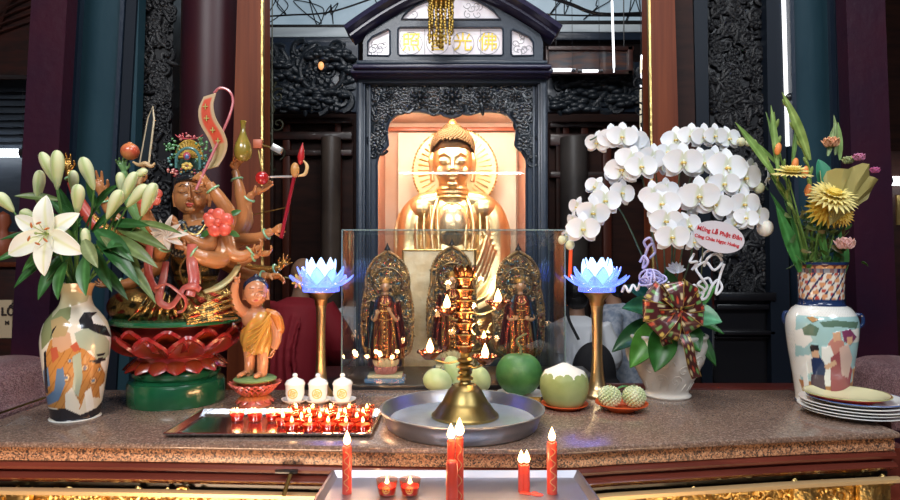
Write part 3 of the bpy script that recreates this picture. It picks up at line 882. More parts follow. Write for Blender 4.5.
# gable roof: swept curved moulding with upturned tips
def roofpts(off): return [V((A(x, arc(x) + off, YG).x, 0, A(x, arc(x) + off, YG).z)) for x in range(351, 556, 6)]
lo = roofpts(2); path = roofpts(-3)
g = MB(); n = len(path); vs = []; fs = []
for i in range(n):
    d = (path[min(n - 1, i + 1)] - path[max(0, i - 1)]).normalized(); nn = V((-d.z, 0, d.x))
    for (o, y) in ((-.022, YG + .05), (-.022, YG - .03), (-.010, YG - .05), (.0, YG - .05), (.012, YG - .085), (.026, YG - .09), (.034, YG - .08), (.034, YG + .05)):
        vs.append(V((path[i].x, y, path[i].z)) + nn * o)
for i in range(n - 1):
    for k in range(8): k2 = (k + 1) % 8; fs.append((i * 8 + k, i * 8 + k2, (i + 1) * 8 + k2, (i + 1) * 8 + k))
fs.append(list(range(8))); fs.append([(n - 1) * 8 + k for k in range(8)])
g.add(vs, fs); g.build('curved_roof', M['lacquer_purple'], t_shrine)
# lamp reflection on the gable, built as a solid amber tassel lamp
t = thing('lamp_reflection', A(441, 30, 2.62), 'reflection of a gilt lantern with amber light before the gable, built solid', 'lantern')
g = MB(); p = A(441, 2, 2.62)
g.lathe([(.0, .05), (.03, .04), (.06, .01), (.052, -.01), (.02, -.02), (0, -.02)], p, 16)
rd = random.Random(7)
for k in range(16):
    a = k * PI / 8; x = p.x + .05 * cos(a); y = p.y + .05 * sin(a); L = rd.uniform(.10, .2)
    for j in range(int(L / .012)): g.ell((x + rd.uniform(-.003, .003), y, p.z - .01 - j * .012), (.0055, .0055, .008), 6, 4)
for k in range(9): g.ell((p.x, p.y, p.z - .02 - k * .021), (.013, .013, .012), 8, 6)
g.build('bead_fringe', mat('dull_gold_beads', (.40, .27, .06), .45, .8), t)
MB().ell(p + V((0, -.065, .0)), (.03, .012, .012), 10, 8).build('bulb', mat('amber_glow', (1, .5, .15), .3, emit=(1, .45, .12), es=2.0), t)
MB().tube([p + V((0, 0, .04)), V((p.x, p.y, 4.6))], .004, 6).build('cord', M['black'], t)

# niche interior: tan walls
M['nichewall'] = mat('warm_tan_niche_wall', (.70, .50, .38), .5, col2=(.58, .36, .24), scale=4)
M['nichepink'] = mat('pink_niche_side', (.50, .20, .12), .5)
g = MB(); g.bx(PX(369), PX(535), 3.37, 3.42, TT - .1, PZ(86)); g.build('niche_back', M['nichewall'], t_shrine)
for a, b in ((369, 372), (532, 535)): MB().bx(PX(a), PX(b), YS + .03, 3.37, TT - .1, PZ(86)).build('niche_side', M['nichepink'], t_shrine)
MB().bx(PX(370), PX(534), YS + .03, 3.37, PZ(96), PZ(92)).build('niche_ceiling', M['nichewall'], t_shrine)
a = A(373, 132, 3.36); b = A(530, 128, 3.36); MB().bx(a.x, b.x, 3.33, 3.37, a.z, b.z, .003).build('niche_picture_rail', mat('copper_red_rail', (.45, .13, .06), .3), t_shrine)
M['cream'] = mat('cream_niche_panel', (.85, .78, .62), .5)
a = A(398, 320, 3.35); b = A(516, 133, 3.35); MB().bx(a.x, b.x, 3.34, 3.37, a.z, b.z, .003).build('niche_panel', M['cream'], t_shrine)
# niche glass
MB().bx(PX(378), PX(525), YS + .018, YS + .022, TT - .05, PZ(108)).build('glass_pane', M['glass'], t_shrine)
# two warm lamps inside the niche, and floor spots
for sx in (392, 508):
    p = A(sx, 128, 3.0); light('niche_lamp', 'POINT', (p.x, 2.98, p.z + .05), 2.6, (1, .88, .72), .03)
light('niche_top_lamp', 'AREA', (A(452, 0, 3).x, 2.93, PZ(100)), 5.5, (1, .90, .76), .4, .1, target=(A(452, 0, 3).x, 3.05, 1.6))
p = A(452, 300, 2.92); light('niche_floor_lamp', 'AREA', (p.x, 2.86, TT + .12), 2.2, (1, .88, .7), .35, .08, target=(p.x, 3.1, 2.2))

# ceiling tubes of the hall, behind the photographer (they mirror in the niche glass)
t = thing('fluorescent_lamp', (.14, -2.0, 4.0), 'long white fluorescent tube mirrored as a streak in the niche glass', 'lamp')
pz = CZ + 85 / F * (2.82 * 2 + 2.0)
g = MB(); g.tube([V((-.62, -2.0, pz)), V((.90, -2.0, pz))], .010, 10); g.build('tube', mat('bright_tube', (1, 1, 1), .4, emit=(.92, .96, 1), es=45), t)
g = MB(); g.bx(-.66, .94, -2.05, -1.95, pz + .02, pz + .05); g.build('batten', M['porcelain'], t)
MB().tube([V((.2, -2, pz + .05)), V((.2, -2, 4.6))], .006, 6).build('cord', M['black'], t)

# ================================================================ GOLDEN BUDDHA
YD = 3.08
bx = A(452, 150, YD).x
t_b = thing('buddha_statue', (bx, YD + .02, TT + .02), 'large golden seated Buddha with closed eyes inside the lit niche', 'statue')
D = lambda px, py, dy=0: A(px, py, YD + dy)
U = YD / F   # metres per pixel at this depth
g = MB()
hc = D(452.5, 162)
g.ell(hc, (20 * U, 20.5 * U, 25.5 * U), 32, 24)          # skull
g.ell(D(452.5, 172, -.02), (16.5 * U, 17 * U, 17.5 * U), 28, 20)   # jaw
g.ell(D(452.5, 184.5, -.09), (6 * U, 4 * U, 3.5 * U), 16, 12)   # chin
for s in (-1, 1):
    g.ell(D(452.5 + s * 11, 172, -.065), (5.5 * U, 4.5 * U, 6 * U), 14, 10)     # cheek
    g.tube([D(452.5 + s * 2.2, 157, -.101), D(452.5 + s * 8, 152.7, -.100), D(452.5 + s * 14.5, 156, -.08)], [.003, .0045, .003], 6)   # brow
    g.ell(D(452.5 + s * 8.4, 161.2, -.088), (5.6 * U, 3 * U, 3 * U), 14, 10)      # closed lid
    g.tube(spl([D(452.5 + s * 3.5, 162.6, -.1015), D(452.5 + s * 8.5, 164.6, -.104), D(452.5 + s * 14, 161.6, -.088)], 5), .0024, 6)
    # long ears
    g.tube(spl([D(452.5 + s * 19.5, 152, .0), D(452.5 + s * 21.3, 160, -.01), D(452.5 + s * 21, 172, -.01), D(452.5 + s * 20, 182, -.012)], 4), [.012, .017, .012, .015], 10, flat=.6)
g.tube(spl([D(452.5, 155, -.098), D(452.5, 163, -.112), D(452.5, 169.5, -.128)], 4), [.005, .007, .0125], 10)   # nose
for s in (-1, 1): g.ell(D(452.5 + s * 3, 170, -.115), (.009, .01, .008))
g.tube(spl([D(446.5, 175.6, -.103), D(449.5, 174.6, -.112), D(452.5, 175.2, -.114), D(455.5, 174.6, -.112), D(458.5, 175.6, -.103)], 4), [.003, .005, .0055, .005, .003], 8)
g.tube(spl([D(447.5, 177.6, -.102), D(452.5, 179, -.112), D(457.5, 177.6, -.102)], 5), [.003, .0065, .003], 8)
# neck with three folds
g.tube([D(452.5, 178, 0), D(452.5, 204, .01)], [14 * U, 15.5 * U], 24)
for k in range(3): g.tube([V((hc.x + 15 * U * cos(a), hc.y + .005 + 15 * U * sin(a), D(0, 190 + k * 4).z)) for a in [i * PI / 14 for i in range(28)]], .007, 6, closed=True)
# chest and belly
g.ell(D(452.5, 222, .02), (33 * U, 22 * U, 28 * U), 32, 20)
g.ell(D(452.5, 262, .02), (32 * U, 23 * U, 40 * U), 32, 20)
for s in (-1, 1): g.ell(D(452.5 + s * 30, 210, .02), (17 * U, 17 * U, 14 * U), 20, 14)
f = fuse(g, .0042, 2)
f.build('body', M['gold'], t_b)
# knuckle curls of hair
g = MB(); rd = random.Random(2)
g.ell(D(452.5, 148, .012), (20.5 * U, 21 * U, 20 * U), 28, 20); top = D(452.5, 148, .008)
k = 0
for i in range(1000):
    ph = math.acos(1 - 2 * (i + .5) / 1000); th = i * 2.399963
    q = V((sin(ph) * cos(th) * 21.3 * U, sin(ph) * sin(th) * 22.5 * U, cos(ph) * 20.5 * U)); p = top + q
    hl = D(0, 143.5 + (abs(q.x) / (20 * U)) ** 4 * 8).z
    if q.y < 0 and p.z < hl: continue
    if q.y >= 0 and p.z < D(0, 178).z: continue
    g.ell(p, .0078, 7, 5); k += 1
up = D(452.5, 131.5, .005)
for i in range(150):
    ph = math.acos(1 - (i + .5) / 150); th = i * 2.399963
    g.ell(up + V((sin(ph) * cos(th) * .050, sin(ph) * sin(th) * .050, cos(ph) * .036)), .0078, 7, 5)
g.build('curled_hair', mat('bronze_gold_hair', (.13, .065, .022), .5, .6), t_b)
MB().lathe([(.022, 0), (.02, .014), (.008, .026), (0, .03)], up + V((0, -.02, .03)), 14).build('crown_jewel', mat('copper_jewel', (.75, .32, .10), .3, .6), t_b)
# robe
g = MB()
def shoulder(s):
    P = spl([D(452.5 + s * 12, 200, .0), D(452.5 + s * 30, 206, .02), D(452.5 + s * 41, 219, .01), D(452.5 + s * 43, 250, -.0), D(452.5 + s * 42, 290, -.06)], 6)
    g.tube(P, [.05, .062, .062, .068, .068, .08], 20)
for s in (-1, 1): shoulder(s)
g.ell(D(452, 268, .03), (40 * U, 27 * U, 56 * U), 32, 20)
# forearms towards the lap, knees
for s in (-1, 1):
    g.tube(spl([D(452 + s * 48, 285, -.05), D(452 + s * 34, 308, -.16), D(452 + s * 10, 318, -.22)], 5), [.085, .07, .05], 18)
    g.ell(D(452 + s * 30, 345, -.08), (30 * U, 32 * U, 20 * U), 28, 18)
g.ell(D(452, 348, -.08), (62 * U, 33 * U, 19 * U), 32, 18)
# drapery folds
for s in (-1, 1):
    for k in range(7):
        x0 = 15 + k * 6.2; P = spl([D(452 + s * x0, 203 + k * 1.6, -.06 + k * .008), D(452 + s * (x0 - 1 + k * .9), 232, -.095 + k * .012), D(452 + s * (x0 - 3 + k * 1.1), 262, -.115 + k * .014), D(452 + s * (x0 - 6 + k * 1.6), 300, -.13 + k * .01)], 6)
        g.tube(P, [.005, .010, .012, .010], 8)
for k in range(8):
    P = spl([D(404 + k * 2, 285 + k * 9, -.12), D(430, 300 + k * 9, -.215 + k * .0), D(455, 306 + k * 8.5, -.235), D(480, 300 + k * 9, -.215), D(500 - k * 2, 285 + k * 9, -.12)], 6)
    g.tube(P, .010, 8)
for k in range(6):
    P = spl([D(488 + k * 2, 232 + k * 6, -.07), D(478 + k, 262 + k * 8, -.12), D(462, 290 + k * 7, -.16)], 6); g.tube(P, .011, 8)
f = fuse(g, .005, 1)
f.build('robe', M['gold'], t_b)
# smooth bare chest panel bordered by the collar
g = MB(); g.ell(D(452.5, 228, -.035), (21 * U, 16 * U, 27 * U), 28, 18); g.build('chest', mat('bright_gold_chest', (.95, .72, .42), .25, .85), t_b)
for s in (-1, 1):
    P = spl([D(452.5 + s * 14, 197, -.03), D(452.5 + s * 19, 212, -.085), D(452.5 + s * 21, 232, -.11), D(452.5 + s * 18, 258, -.125)], 6)
    MB().tube(P, .009, 8).build('collar_fold', M['gold'], t_b)
# pair of hands resting in the lap
for s in (-1, 1):
    g = MB(); b = D(452 + s * 13, 318, -.27)
    for k in range(4): g.tube(spl([b + V((s * -.02 * k, -.01, -.03)), b + V((s * (-.02 * k + .005), -.02, -.005)), b + V((s * (-.02 * k + .02), -.015, .03 - .004 * k))], 4), [.010, .0095, .007], 8)
    g.tube(spl([b + V((s * -.09, -.01, -.05)), b + V((s * -.085, -.02, -.02)), b + V((s * -.06, -.02, .0))], 4), [.010, .009, .007], 8)
    g.ell(b + V((s * -.03, 0, -.055)), (.05, .022, .045))
    g.tube([b + V((s * -.02, .0, -.05)), b + V((s * .0, .04, -.20))], [.03, .045], 14)
    fuse(g, .003, 1).build('hand', M['gold'], t_b)
# halo
hp = D(455, 171, .17); ru = (3.25) / F
g = MB(); rot = Matrix.Rotation(PI / 2, 4, 'X')
g.lathe([(0, 0), (38 * ru, 0), (41 * ru, .006), (41 * ru, .02), (0, .02)], hp + V((0, .0, 0)), 64, rot=rot)
g.build('halo_disc', mat('pale_yellow_halo', (.90, .70, .32), .4, col2=(.95, .82, .55), scale=5), t_b)
g = MB()
for k in range(76):
    a = k * 2 * PI / 76; g.ell(hp + V((cos(a) * 41.5 * ru, -.012, sin(a) * 41.5 * ru)), .0085, 8, 6)
g.build('halo_beads', M['goldleaf'], t_b)
g = MB()
for k in range(40):
    a = k * 2 * PI / 40
    g.tube([hp + V((cos(a) * 24 * ru, -.02, sin(a) * 24 * ru)), hp + V((cos(a) * 37 * ru, -.022, sin(a) * 37 * ru))], [.002, .005], 5)
g.build('halo_rays', M['goldleaf'], t_b)
# lotus seat
g = MB(); 
for row in range(2):
    for k in range(18):
        a = (k + row * .5) * 2 * PI / 18
        Mx = Matrix.Translation(V((bx, YD - .02, TT + .03 + row * .05))) @ Matrix.Rotation(a, 4, 'Z') @ Matrix.Translation((.24, 0, 0)) @ Matrix.Rotation(-R(50), 4, 'Y')
        g.petal(Mx, .10, .09, -.5, -.2, .006)
g.lathe([(.25, 0), (.27, .02), (.25, .05), (.27, .12), (.25, .14), (0, .14)], (bx, YD - .02, TT + .0), 40)
g.build('lotus_seat', M['goldleaf'], t_b)
g = MB(); g.bx(bx - .36, bx + .36, YD - .28, YD + .27, TT - .1, TT + .01, .004); g.build('plinth', M['lacquer'], t_b)
# ================================================================ GLASS CASE
YC0, YC1 = 2.20, 2.56
cx0, cx1 = A(342, 300, YC0).x, A(565, 300, YC0).x
cz0, cz1 = TT + .001, A(450, 230, YC0).z
t_case = thing('glass_case', ((cx0 + cx1) / 2, (YC0 + YC1) / 2, cz0), 'clear glass display case holding three small standing statues', 'display case')
th = .004
for nm, b in (('front_pane', (cx0, cx1, YC0, YC0 + th, cz0 + .016, cz1)), ('side_pane', (cx0, cx0 + th, YC0 + th, YC1 - th, cz0 + .016, cz1)), ('side_pane', (cx1 - th, cx1, YC0 + th, YC1 - th, cz0 + .016, cz1)),
              ('back_pane', (cx0, cx1, YC1 - th, YC1, cz0 + .016, cz1)), ('top_pane', (cx0 + th, cx1 - th, YC0 + th, YC1 - th, cz1 - th, cz1))):
    MB().bx(*b).build(nm, M['glass'], t_case)
M['glassedge'] = mat('green_grey_glass_edge', (.16, .22, .21), .15, coat=.5)
e = .0022
for (x, y) in ((cx0, YC0), (cx1, YC0), (cx0, YC1), (cx1, YC1)): MB().bx(x - e, x + e, y - e, y + e, cz0 + .014, cz1).build('corner_bead', M['glassedge'], t_case)
for y in (YC0, YC1): MB().bx(cx0, cx1, y - e, y + e, cz1 - e, cz1 + e).build('rim_bead', M['glassedge'], t_case)
for x in (cx0, cx1): MB().bx(x - e, x + e, YC0, YC1, cz1 - e, cz1 + e).build('rim_bead', M['glassedge'], t_case)
MB().bx(cx0 - .01, cx1 + .01, YC0 - .01, YC1 + .01, cz0, cz0 + .016, .002).build('base_board', M['black'], t_case)
zb = cz0 + .0165

# luminous gilt panel standing behind the case
t = thing('gilt_screen', A(439, 380, 2.62), 'pale gilt framed panel standing behind the middle statue of the glass case', 'panel')
a = A(403, 385, 2.61); b = A(475, 250, 2.61)
MB().bx(a.x, b.x, 2.60, 2.615, TT + .002, b.z, .002).build('panel', mat('pale_gilt_relief', (.95, .80, .54), .45, 0, col2=(.78, .58, .32), scale=16, bump=.8, bscale=18), t)
g = MB(); g.tube([V((a.x, 2.597, TT + .006)), V((a.x, 2.597, b.z)), V((b.x, 2.597, b.z)), V((b.x, 2.597, TT + .006))], .006, 6, closed=True); g.build('frame', M['goldleaf'], t)

M['aureole'] = mat('gilt_filigree', (.36, .24, .09), .35, .75, col2=(.05, .10, .13), scale=70, bump=.8, bscale=200)
M['oldgold'] = mat('old_gold', (.42, .27, .11), .36, 1, col2=(.16, .12, .08), scale=60)
def bodhisattva(cx, Y, zb, ytop, ybase, hw, lab, pose=0, dark=False):
    """standing statue with pointed filigree aureole; pixel extents given at depth Y"""
    u = Y / F; X = A(cx, 300, Y).x; zt = A(cx, ytop, Y).z; Ht = zt - zb
    t = thing('bodhisattva_statue', (X, Y, zb), lab, 'statue', None)
    W = hw * u
    # base
    g = MB(); g.col = (.06, .16, .30)
    g.box((X, Y - .005, zb + .008), (W * 1.5, .10, .016), .003); g.col = (.45, .42, .25); g.box((X, Y - .005, zb + .022), (W * 1.3, .085, .012), .003)
    g.build('base', M['satin'], t)
    g = MB()
    for row in range(2):
        for k in range(16):
            a = (k + row * .5) * 2 * PI / 16; g.col = (.60, .50, .28) if row else (.42, .16, .14)
            Mx = Matrix.Translation((X, Y - .005, zb + .03 + row * .028)) @ Matrix.Rotation(a, 4, 'Z') @ Matrix.Translation((.030 + .006 * row, 0, 0)) @ Matrix.Rotation(-R(60), 4, 'Y')
            g.petal(Mx, .032, .026, -.5, -.25, .003, 5, 4)
    g.col = (.5, .4, .2); g.lathe([(.03, 0), (.038, .02), (.034, .045), (.045, .06), (0, .06)], (X, Y - .005, zb + .028), 24)
    g.build('lotus_seat', M['satin'], t)
    # aureole
    zf = zb + .075
    def outline(k):
        L = []
        for (dx, f) in ((.55, .0), (.86, .06), (.97, .16), (1.0, .32), (.99, .46), (.90, .58), (.84, .64), (.84, .72), (.74, .82), (.50, .905), (.2, .955), (.06, .975), (.0, 1.0)):
            L.append(V((dx * W * k, 0, f * (zt - zf) * (1 if k == 1 else .93) + (0 if k == 1 else .01))))
        L = spl(L, 4); P = [(X + p.x, zf + p.z) for p in L] + [(X - p.x, zf + p.z) for p in L[::-1][1:]]
        return P
    oo = outline(1); outline95 = outline(.95)
    g = MB(); g.prism(oo, Y + .05, Y + .06); ob = g.build('aureole', M['aureole'], t)
    g = MB()
    for k in (1, .82): g.tube([V((x, Y + .047, z)) for x, z in outline(k)], .0035, 5)
    g.tube([V((X + cos(a) * .055, Y + .045, zb + Ht * .74 + sin(a) * .055)) for a in [i * PI / 16 for i in range(32)]], .004, 6, closed=True)
    L = outline(1)
    for i in range(0, len(L), 1): x, z = L[i]; g.ell((x, Y + .05, z), .0065, 6, 5)
    g.build('aureole_border', M['oldgold'], ob)
    g = MB()
    carve(g, X - W, X + W, zf, zt, Y + .048, 260, .006, .016, int(cx), lambda x, z: inpoly(x, z, outline95), 1.4)
    rb = random.Random(int(cx) + 1)
    g.build('aureole_filigree', M['oldgold'], ob)
    g = MB(); k = 0
    while k < 520:
        x = rb.uniform(X - W, X + W); z = rb.uniform(zf, zt)
        if not inpoly(x, z, outline95): continue
        k += 1; g.col = rb.choice(((.05, .16, .22), (.5, .33, .10), (.45, .30, .12), (.03, .08, .12), (.35, .06, .04))); g.ell((x, Y + .046, z), rb.uniform(.0025, .0045), 6, 4)
    g.build('aureole_beads', M['pmetal'], ob)
    MB().lathe([(.010, 0), (.012, .008), (.005, .02), (0, .034)], (X, Y + .054, zt - .008), 10).build('finial', M['black'], ob)
    # figure: body
    hz = zb + Ht * .735; s = Ht * .97
    P = lambda x, z, y=0: V((X + x * s * 1.18, Y - .01 + y * s, zb + z * s))
    g = MB(); g.ell(P(0, .74, -.01), (.034 * s, .034 * s, .045 * s), 18, 14); g.tube([P(0, .70), P(0, .66)], [.02 * s, .026 * s], 12)
    g.ell(P(0, .735, -.045), (.006 * s, .008 * s, .01 * s))
    g.ell(P(0, .725, -.04), (.012 * s, .006 * s, .004 * s))
    for q in (-1, 1): g.ell(P(q * .013, .745, -.040), (.008 * s, .004 * s, .004 * s)); g.ell(P(q * .036, .735, 0), (.006 * s, .01 * s, .018 * s))
    g.ell(P(0, .60, -.005), (.06 * s, .035 * s, .07 * s), 18, 12)
    hd = ((.03, .56), (-.045, .54)) if pose == 0 else ((.035, .49), (-.035, .49))
    for q, (hx, hzz) in zip((1, -1), hd):
        g.tube(spl([P(q * .07, .63), P(q * .095, .53, -.01), P(q * .07, .48, -.05), P(hx, hzz, -.09)], 4), [.022 * s, .02 * s, .017 * s, .012 * s], 10)
        for f in range(5): g.tube([P(hx + (f - 2) * .006, hzz, -.092), P(hx + (f - 2) * .0075, hzz + .03 - abs(f - 2) * .004, -.10)], [.0042 * s, .003 * s], 6)
        g.ell(P(hx, hzz, -.09), (.013 * s, .008 * s, .014 * s))
    fb = fuse(g, .0022, 1); fb.c = [(.42, .24, .12)] * len(fb.v); fb.build('body', M['satin'], t)
    # robe column with folds
    g = MB(); prof = [(.075, .17), (.09, .18), (.098, .25), (.088, .40), (.080, .52), (.082, .60), (.06, .655), (.03, .675)]
    prof = [(p.x, p.y) for p in spl([V((a, b, 0)) for a, b in prof], 4)]
    red, blu, gd = (.22, .035, .025), (.03, .07, .11), (.45, .28, .08)
    def pf(a, z, r):
        fz = z / s; k = math.sin(a * 11 + fz * 9)
        fr = math.cos(a + PI / 2)
        if fr > .72: return gd if math.sin(fz * 120) * math.sin(a * 30) > .2 else red
        if k > .75: return gd
        return red if fr > -.1 and fz < .55 else blu
    g.lathe([(r * s, z * s) for r, z in prof], (X, Y - .01, zb), 72, fr=lambda a, z, r: r * 1.15 * (1 + .07 * math.sin(a * 11 + z / s * 9)) * (1 if abs(cos(a)) > .5 else .75), paint=pf)
    g.build('robe', M['pmetal'], t)
    # sleeves and long ribbons
    for q in (-1, 1):
        g = MB(); g.col = (.05, .10, .13) if q * (1 if pose == 0 else -1) < 0 else (.20, .04, .03)
        def sl(uu, v, q=q):
            p0 = P(q * (.075 + .045 * v), .62 - .35 * v, -.03 - .03 * math.sin(uu * 9) * .3); return p0 + V((q * (uu - .5) * .045 * s, -.01 * math.sin(uu * 12), (uu - .5) * .02 * s))
        g.grid(sl, 10, 10, .006); g.build('sleeve', M['pmetal'], t)
        g = MB(); g.col = (.30, .06, .04)
        g.tube(spl([P(q * .06, .62, -.05), P(q * .115, .48, -.04), P(q * .105, .34, -.06), P(q * .12, .20, -.05)], 5), .008 * s, 8, flat=.4); g.build('ribbon', M['pmetal'], t)
    g = MB()
    for r_, z_ in ((.04, .64), (.052, .59), (.06, .52)):
        g.tube([P(r_ * cos(a), z_ + .04 * sin(a), -.055 - .02 * abs(sin(a))) for a in [PI + k * PI / 10 for k in range(11)]], .0035 * s, 6)
    for j in range(9): g.ell(P(0, .5 - j * .035, -.095), (.007 * s,) * 3, 7, 5)
    g.build('jewellery', M['goldleaf'], t)
    # hair and crown
    g = MB(); g.col = (.02, .02, .025); g.ell(P(0, .765, .008), (.038 * s, .038 * s, .035 * s), 16, 10); g.ell(P(0, .80, .0), (.02 * s, .02 * s, .025 * s), 12, 8); g.build('hair', M['satin'], t)
    g = MB()
    for k in range(9):
        a = R(-160 + k * 17.5) ; h = .035 + .025 * (1 - abs(k - 4) / 4)
        p = P(.038 * cos(a), .765, .038 * sin(a)); Mx = Matrix.Translation(p) @ Matrix.Rotation(a, 4, 'Z') @ Matrix.Rotation(-R(80), 4, 'Y'); g.petal(Mx, h * s, .016 * s, .2, .3, .002, 5, 3)
    g.build('crown', M['goldleaf'], t)
    return t
bodhisattva(386, 2.27, zb, 249, 391, 26, 'left statue in the glass case, red and blue robes, hands at the chest', 0)
bodhisattva(452, 2.46, zb, 244, 380, 25, 'middle statue in the glass case, mostly hidden by the brass oil lamp', 1)
bodhisattva(520, 2.29, zb, 249, 389, 26, 'right statue in the glass case, standing in red robe behind the green melon', 1)

# ================================================================ BASIN AND BRASS OIL LAMP
BX, BY = A(462, 408, 1.735).x, 1.728
t = thing('metal_basin', (BX, BY, TT), 'wide round silver metal basin under the brass oil lamp', 'basin')
g = MB()
g.lathe([(0, .001), (.200, .001), (.207, .006), (.216, .030), (.223, .047), (.228, .050), (.228, .053), (.221, .053), (.217, .048), (.207, .030), (.196, .010), (.19, .006), (0, .006)], (BX, BY, TT), 96)
g.build('body', M['steel_rough'], t)
M['water'] = mat('grey_water', (.30, .34, .40), .08, col2=(.24, .27, .31), scale=9, bump=.06, bscale=25, coat=.5)
MB().lathe([(0, .006), (.198, .008), (.204, .0205), (0, .0205)], (BX, BY, TT), 64).build('water', M['water'], t)
# lamp
LY = 1.745; LX = A(465, 400, LY).x; z0 = TT + .0215
t_lamp = thing('brass_oil_lamp', (LX, LY, z0), 'tall ringed brass oil lamp tower burning in the silver basin', 'oil lamp')
u = LY / F
zz = lambda y: A(465, y, LY).z
prof = [(0, z0), (.094, z0), (.094, z0 + .006), (.086, z0 + .012), (.070, z0 + .035), (.066, z0 + .037), (.060, z0 + .050), (.046, z0 + .075), (.043, z0 + .078), (.030, z0 + .090), (.012, z0 + .094), (0, z0 + .094)]
MB().lathe(prof, (LX, LY, 0), 56).build('base', M['brass'], t_lamp)
g = MB(); pr = [(0, z0 + .09)]
M['amberbrass'] = mat('copper_toned_brass', (.36, .14, .05), .26, 1, col2=(.22, .08, .03), scale=20)
ys = [397, 391, 385, 379, 373, 367, 361, 355]
for i, y in enumerate(ys[:-1]):
    z = zz(y); r = (5.2, 7, 6.2, 8.2, 7.2, 8.6, 7.6)[i] * u; pr += [(4.4 * u, z - .006), (r, z), (r, z + .005), (4.8 * u, z + .011)]
pr += [(4.6 * u, zz(352)), (0, zz(352))]
g.lathe(pr, (LX, LY, 0), 40); g.build('stem', M['brass'], t_lamp)
g = MB(); pr = [(0, zz(354))]
for i in range(7):
    y0 = 352 - i * 11.2; r = 9.6 * u
    pr += [(6.6 * u, zz(y0)), (7.4 * u, zz(y0 - 3)), (r, zz(y0 - 6.2)), (r, zz(y0 - 7.4)), (8.2 * u, zz(y0 - 8.4)), (7.6 * u, zz(y0 - 11))]
pr += [(9 * u, zz(276)), (8 * u, zz(275)), (0, zz(275))]
g.lathe(pr, (LX, LY, 0), 40); g.build('ringed_column', M['amberbrass'], t_lamp)
g = MB()
for i in range(7): g.tube([V((LX + 9.9 * u * cos(a), LY + 9.9 * u * sin(a), zz(345.2 - i * 11.2))) for a in [k * PI / 20 for k in range(40)]], .0016, 6, closed=True)
g.build('ring_beads', M['brass'], t_lamp)
g = MB()
for k in range(10):
    a = k * 2 * PI / 10; Mx = Matrix.Translation((LX, LY, zz(277))) @ Matrix.Rotation(a, 4, 'Z') @ Matrix.Translation((8 * u, 0, 0)) @ Matrix.Rotation(-R(62), 4, 'Y')
    g.petal(Mx, .036, .020, -.5, -.2, .002, 6, 5)
g.lathe([(8 * u, zz(276)), (10.5 * u, zz(272)), (9 * u, zz(268)), (0, zz(268))], (LX, LY, 0), 30)
g.build('crown', M['amberbrass'], t_lamp)
M['oilbowl'] = mat('reddish_bronze_bowl', (.30, .12, .07), .25, 1)
def flame(p, h, parent=None, name='flame'):
    g = MB(); r = h * .26
    g.lathe([(0, 0), (r * .7, h * .10), (r, h * .28), (r * .8, h * .5), (r * .38, h * .78), (0, h)], p, 12)
    return g.build(name, M['flame'], parent)
for (px, py, dx, dy) in ((447, 313, -1, -.2), (430, 357, -1, -.6), (485, 362, 1, -.65), (498, 307, 1, -.15), (484, 343, .7, .7)):
    yb = LY + dy * .07; p = A(px, py, yb); r = (.029 if py != 343 else .02)
    ar = MB().tube(spl([V((LX, LY, p.z - .012)), V(((LX + p.x) / 2, (LY + yb) / 2, p.z - .02)), p + V((0, 0, -.004))], 5), .0028, 8).build('arm', M['brass'], t_lamp)
    g = MB(); g.lathe([(0, -.008), (r * .5, -.006), (r * .95, .008), (r * 1.08, .016), (r * 1.0, .0165), (r * .8, .006), (0, .0)], p, 28)
    for k in range(9):
        a = k * 2 * PI / 9; g.ell(p + V((cos(a) * r * 1.05, sin(a) * r * 1.05, .015)), (r * .25, r * .25, .005), 8, 5)
    bo = g.build('oil_bowl', M['oilbowl'], t_lamp)
    flame(p + V((0, -.004, .012)), .040 if py != 343 else .024, t_lamp)
    light('lamp_flame_glow', 'POINT', p + V((0, -.02, .045)), .55, (1, .6, .28), .012)

# ================================================================ FRUIT
M['melon'] = mat('green_melon_rind', (.030, .13, .030), .45, col2=(.075, .21, .055), scale=18, detail=8, bump=.1, bscale=90)
M['pale_fruit'] = mat('pale_green_fruit', (.42, .52, .22), .4, col2=(.52, .58, .32), scale=14)
M['coco'] = mat('green_coconut_husk', (.22, .28, .08), .45, col2=(.38, .42, .18), scale=7, bump=.15, bscale=30)
M['coco_cut'] = mat('cut_coconut_flesh', (.80, .76, .66), .6, bump=.2, bscale=60)
M['orange_plate'] = mat('orange_plastic', (.75, .12, .03), .3, coat=.3)
M['stemm'] = mat('dry_stem', (.12, .13, .05), .6)
Yf = 2.085
def dish(name, c, r, m, lab, cat='plate', h=.014, grp=None):
    t = thing(name, c, lab, cat, grp)
    g = MB(); g.lathe([(0, 0), (r * .62, 0), (r * .66, .003), (r * .9, h * .7), (r, h), (r, h + .0025), (r * .88, h * .7 + .004), (r * .62, .005), (0, .004)], c, 48)
    g.build('dish', m, t); g = MB().lathe([(r * .6, -.0002), (r * .62, .002), (r * .58, .002)], c, 40, cap=False)
    return t
mc = V((A(519, 380, Yf).x, Yf, TT))
dish('white_plate', mc + V((0.005, -.01, 0)), .083, M['porcelain'], 'white plate under the round green melon')
mc.z += .0055
t = thing('green_melon', mc, 'round dark green melon with a curled stem, on a white plate', 'melon')
r = 23.3 / F * Yf
MB().lathe([(r * sin(PI * k / 18) * (1 if k else 0), r * .93 * (1 - cos(PI * k / 18)) - (.012 * math.exp(-((18 - k) / 2.0) ** 2))) for k in range(19)], mc, 40, fr=lambda a, z, q: q * (1 + .006 * cos(a * 9))).build('body', M['melon'], t)
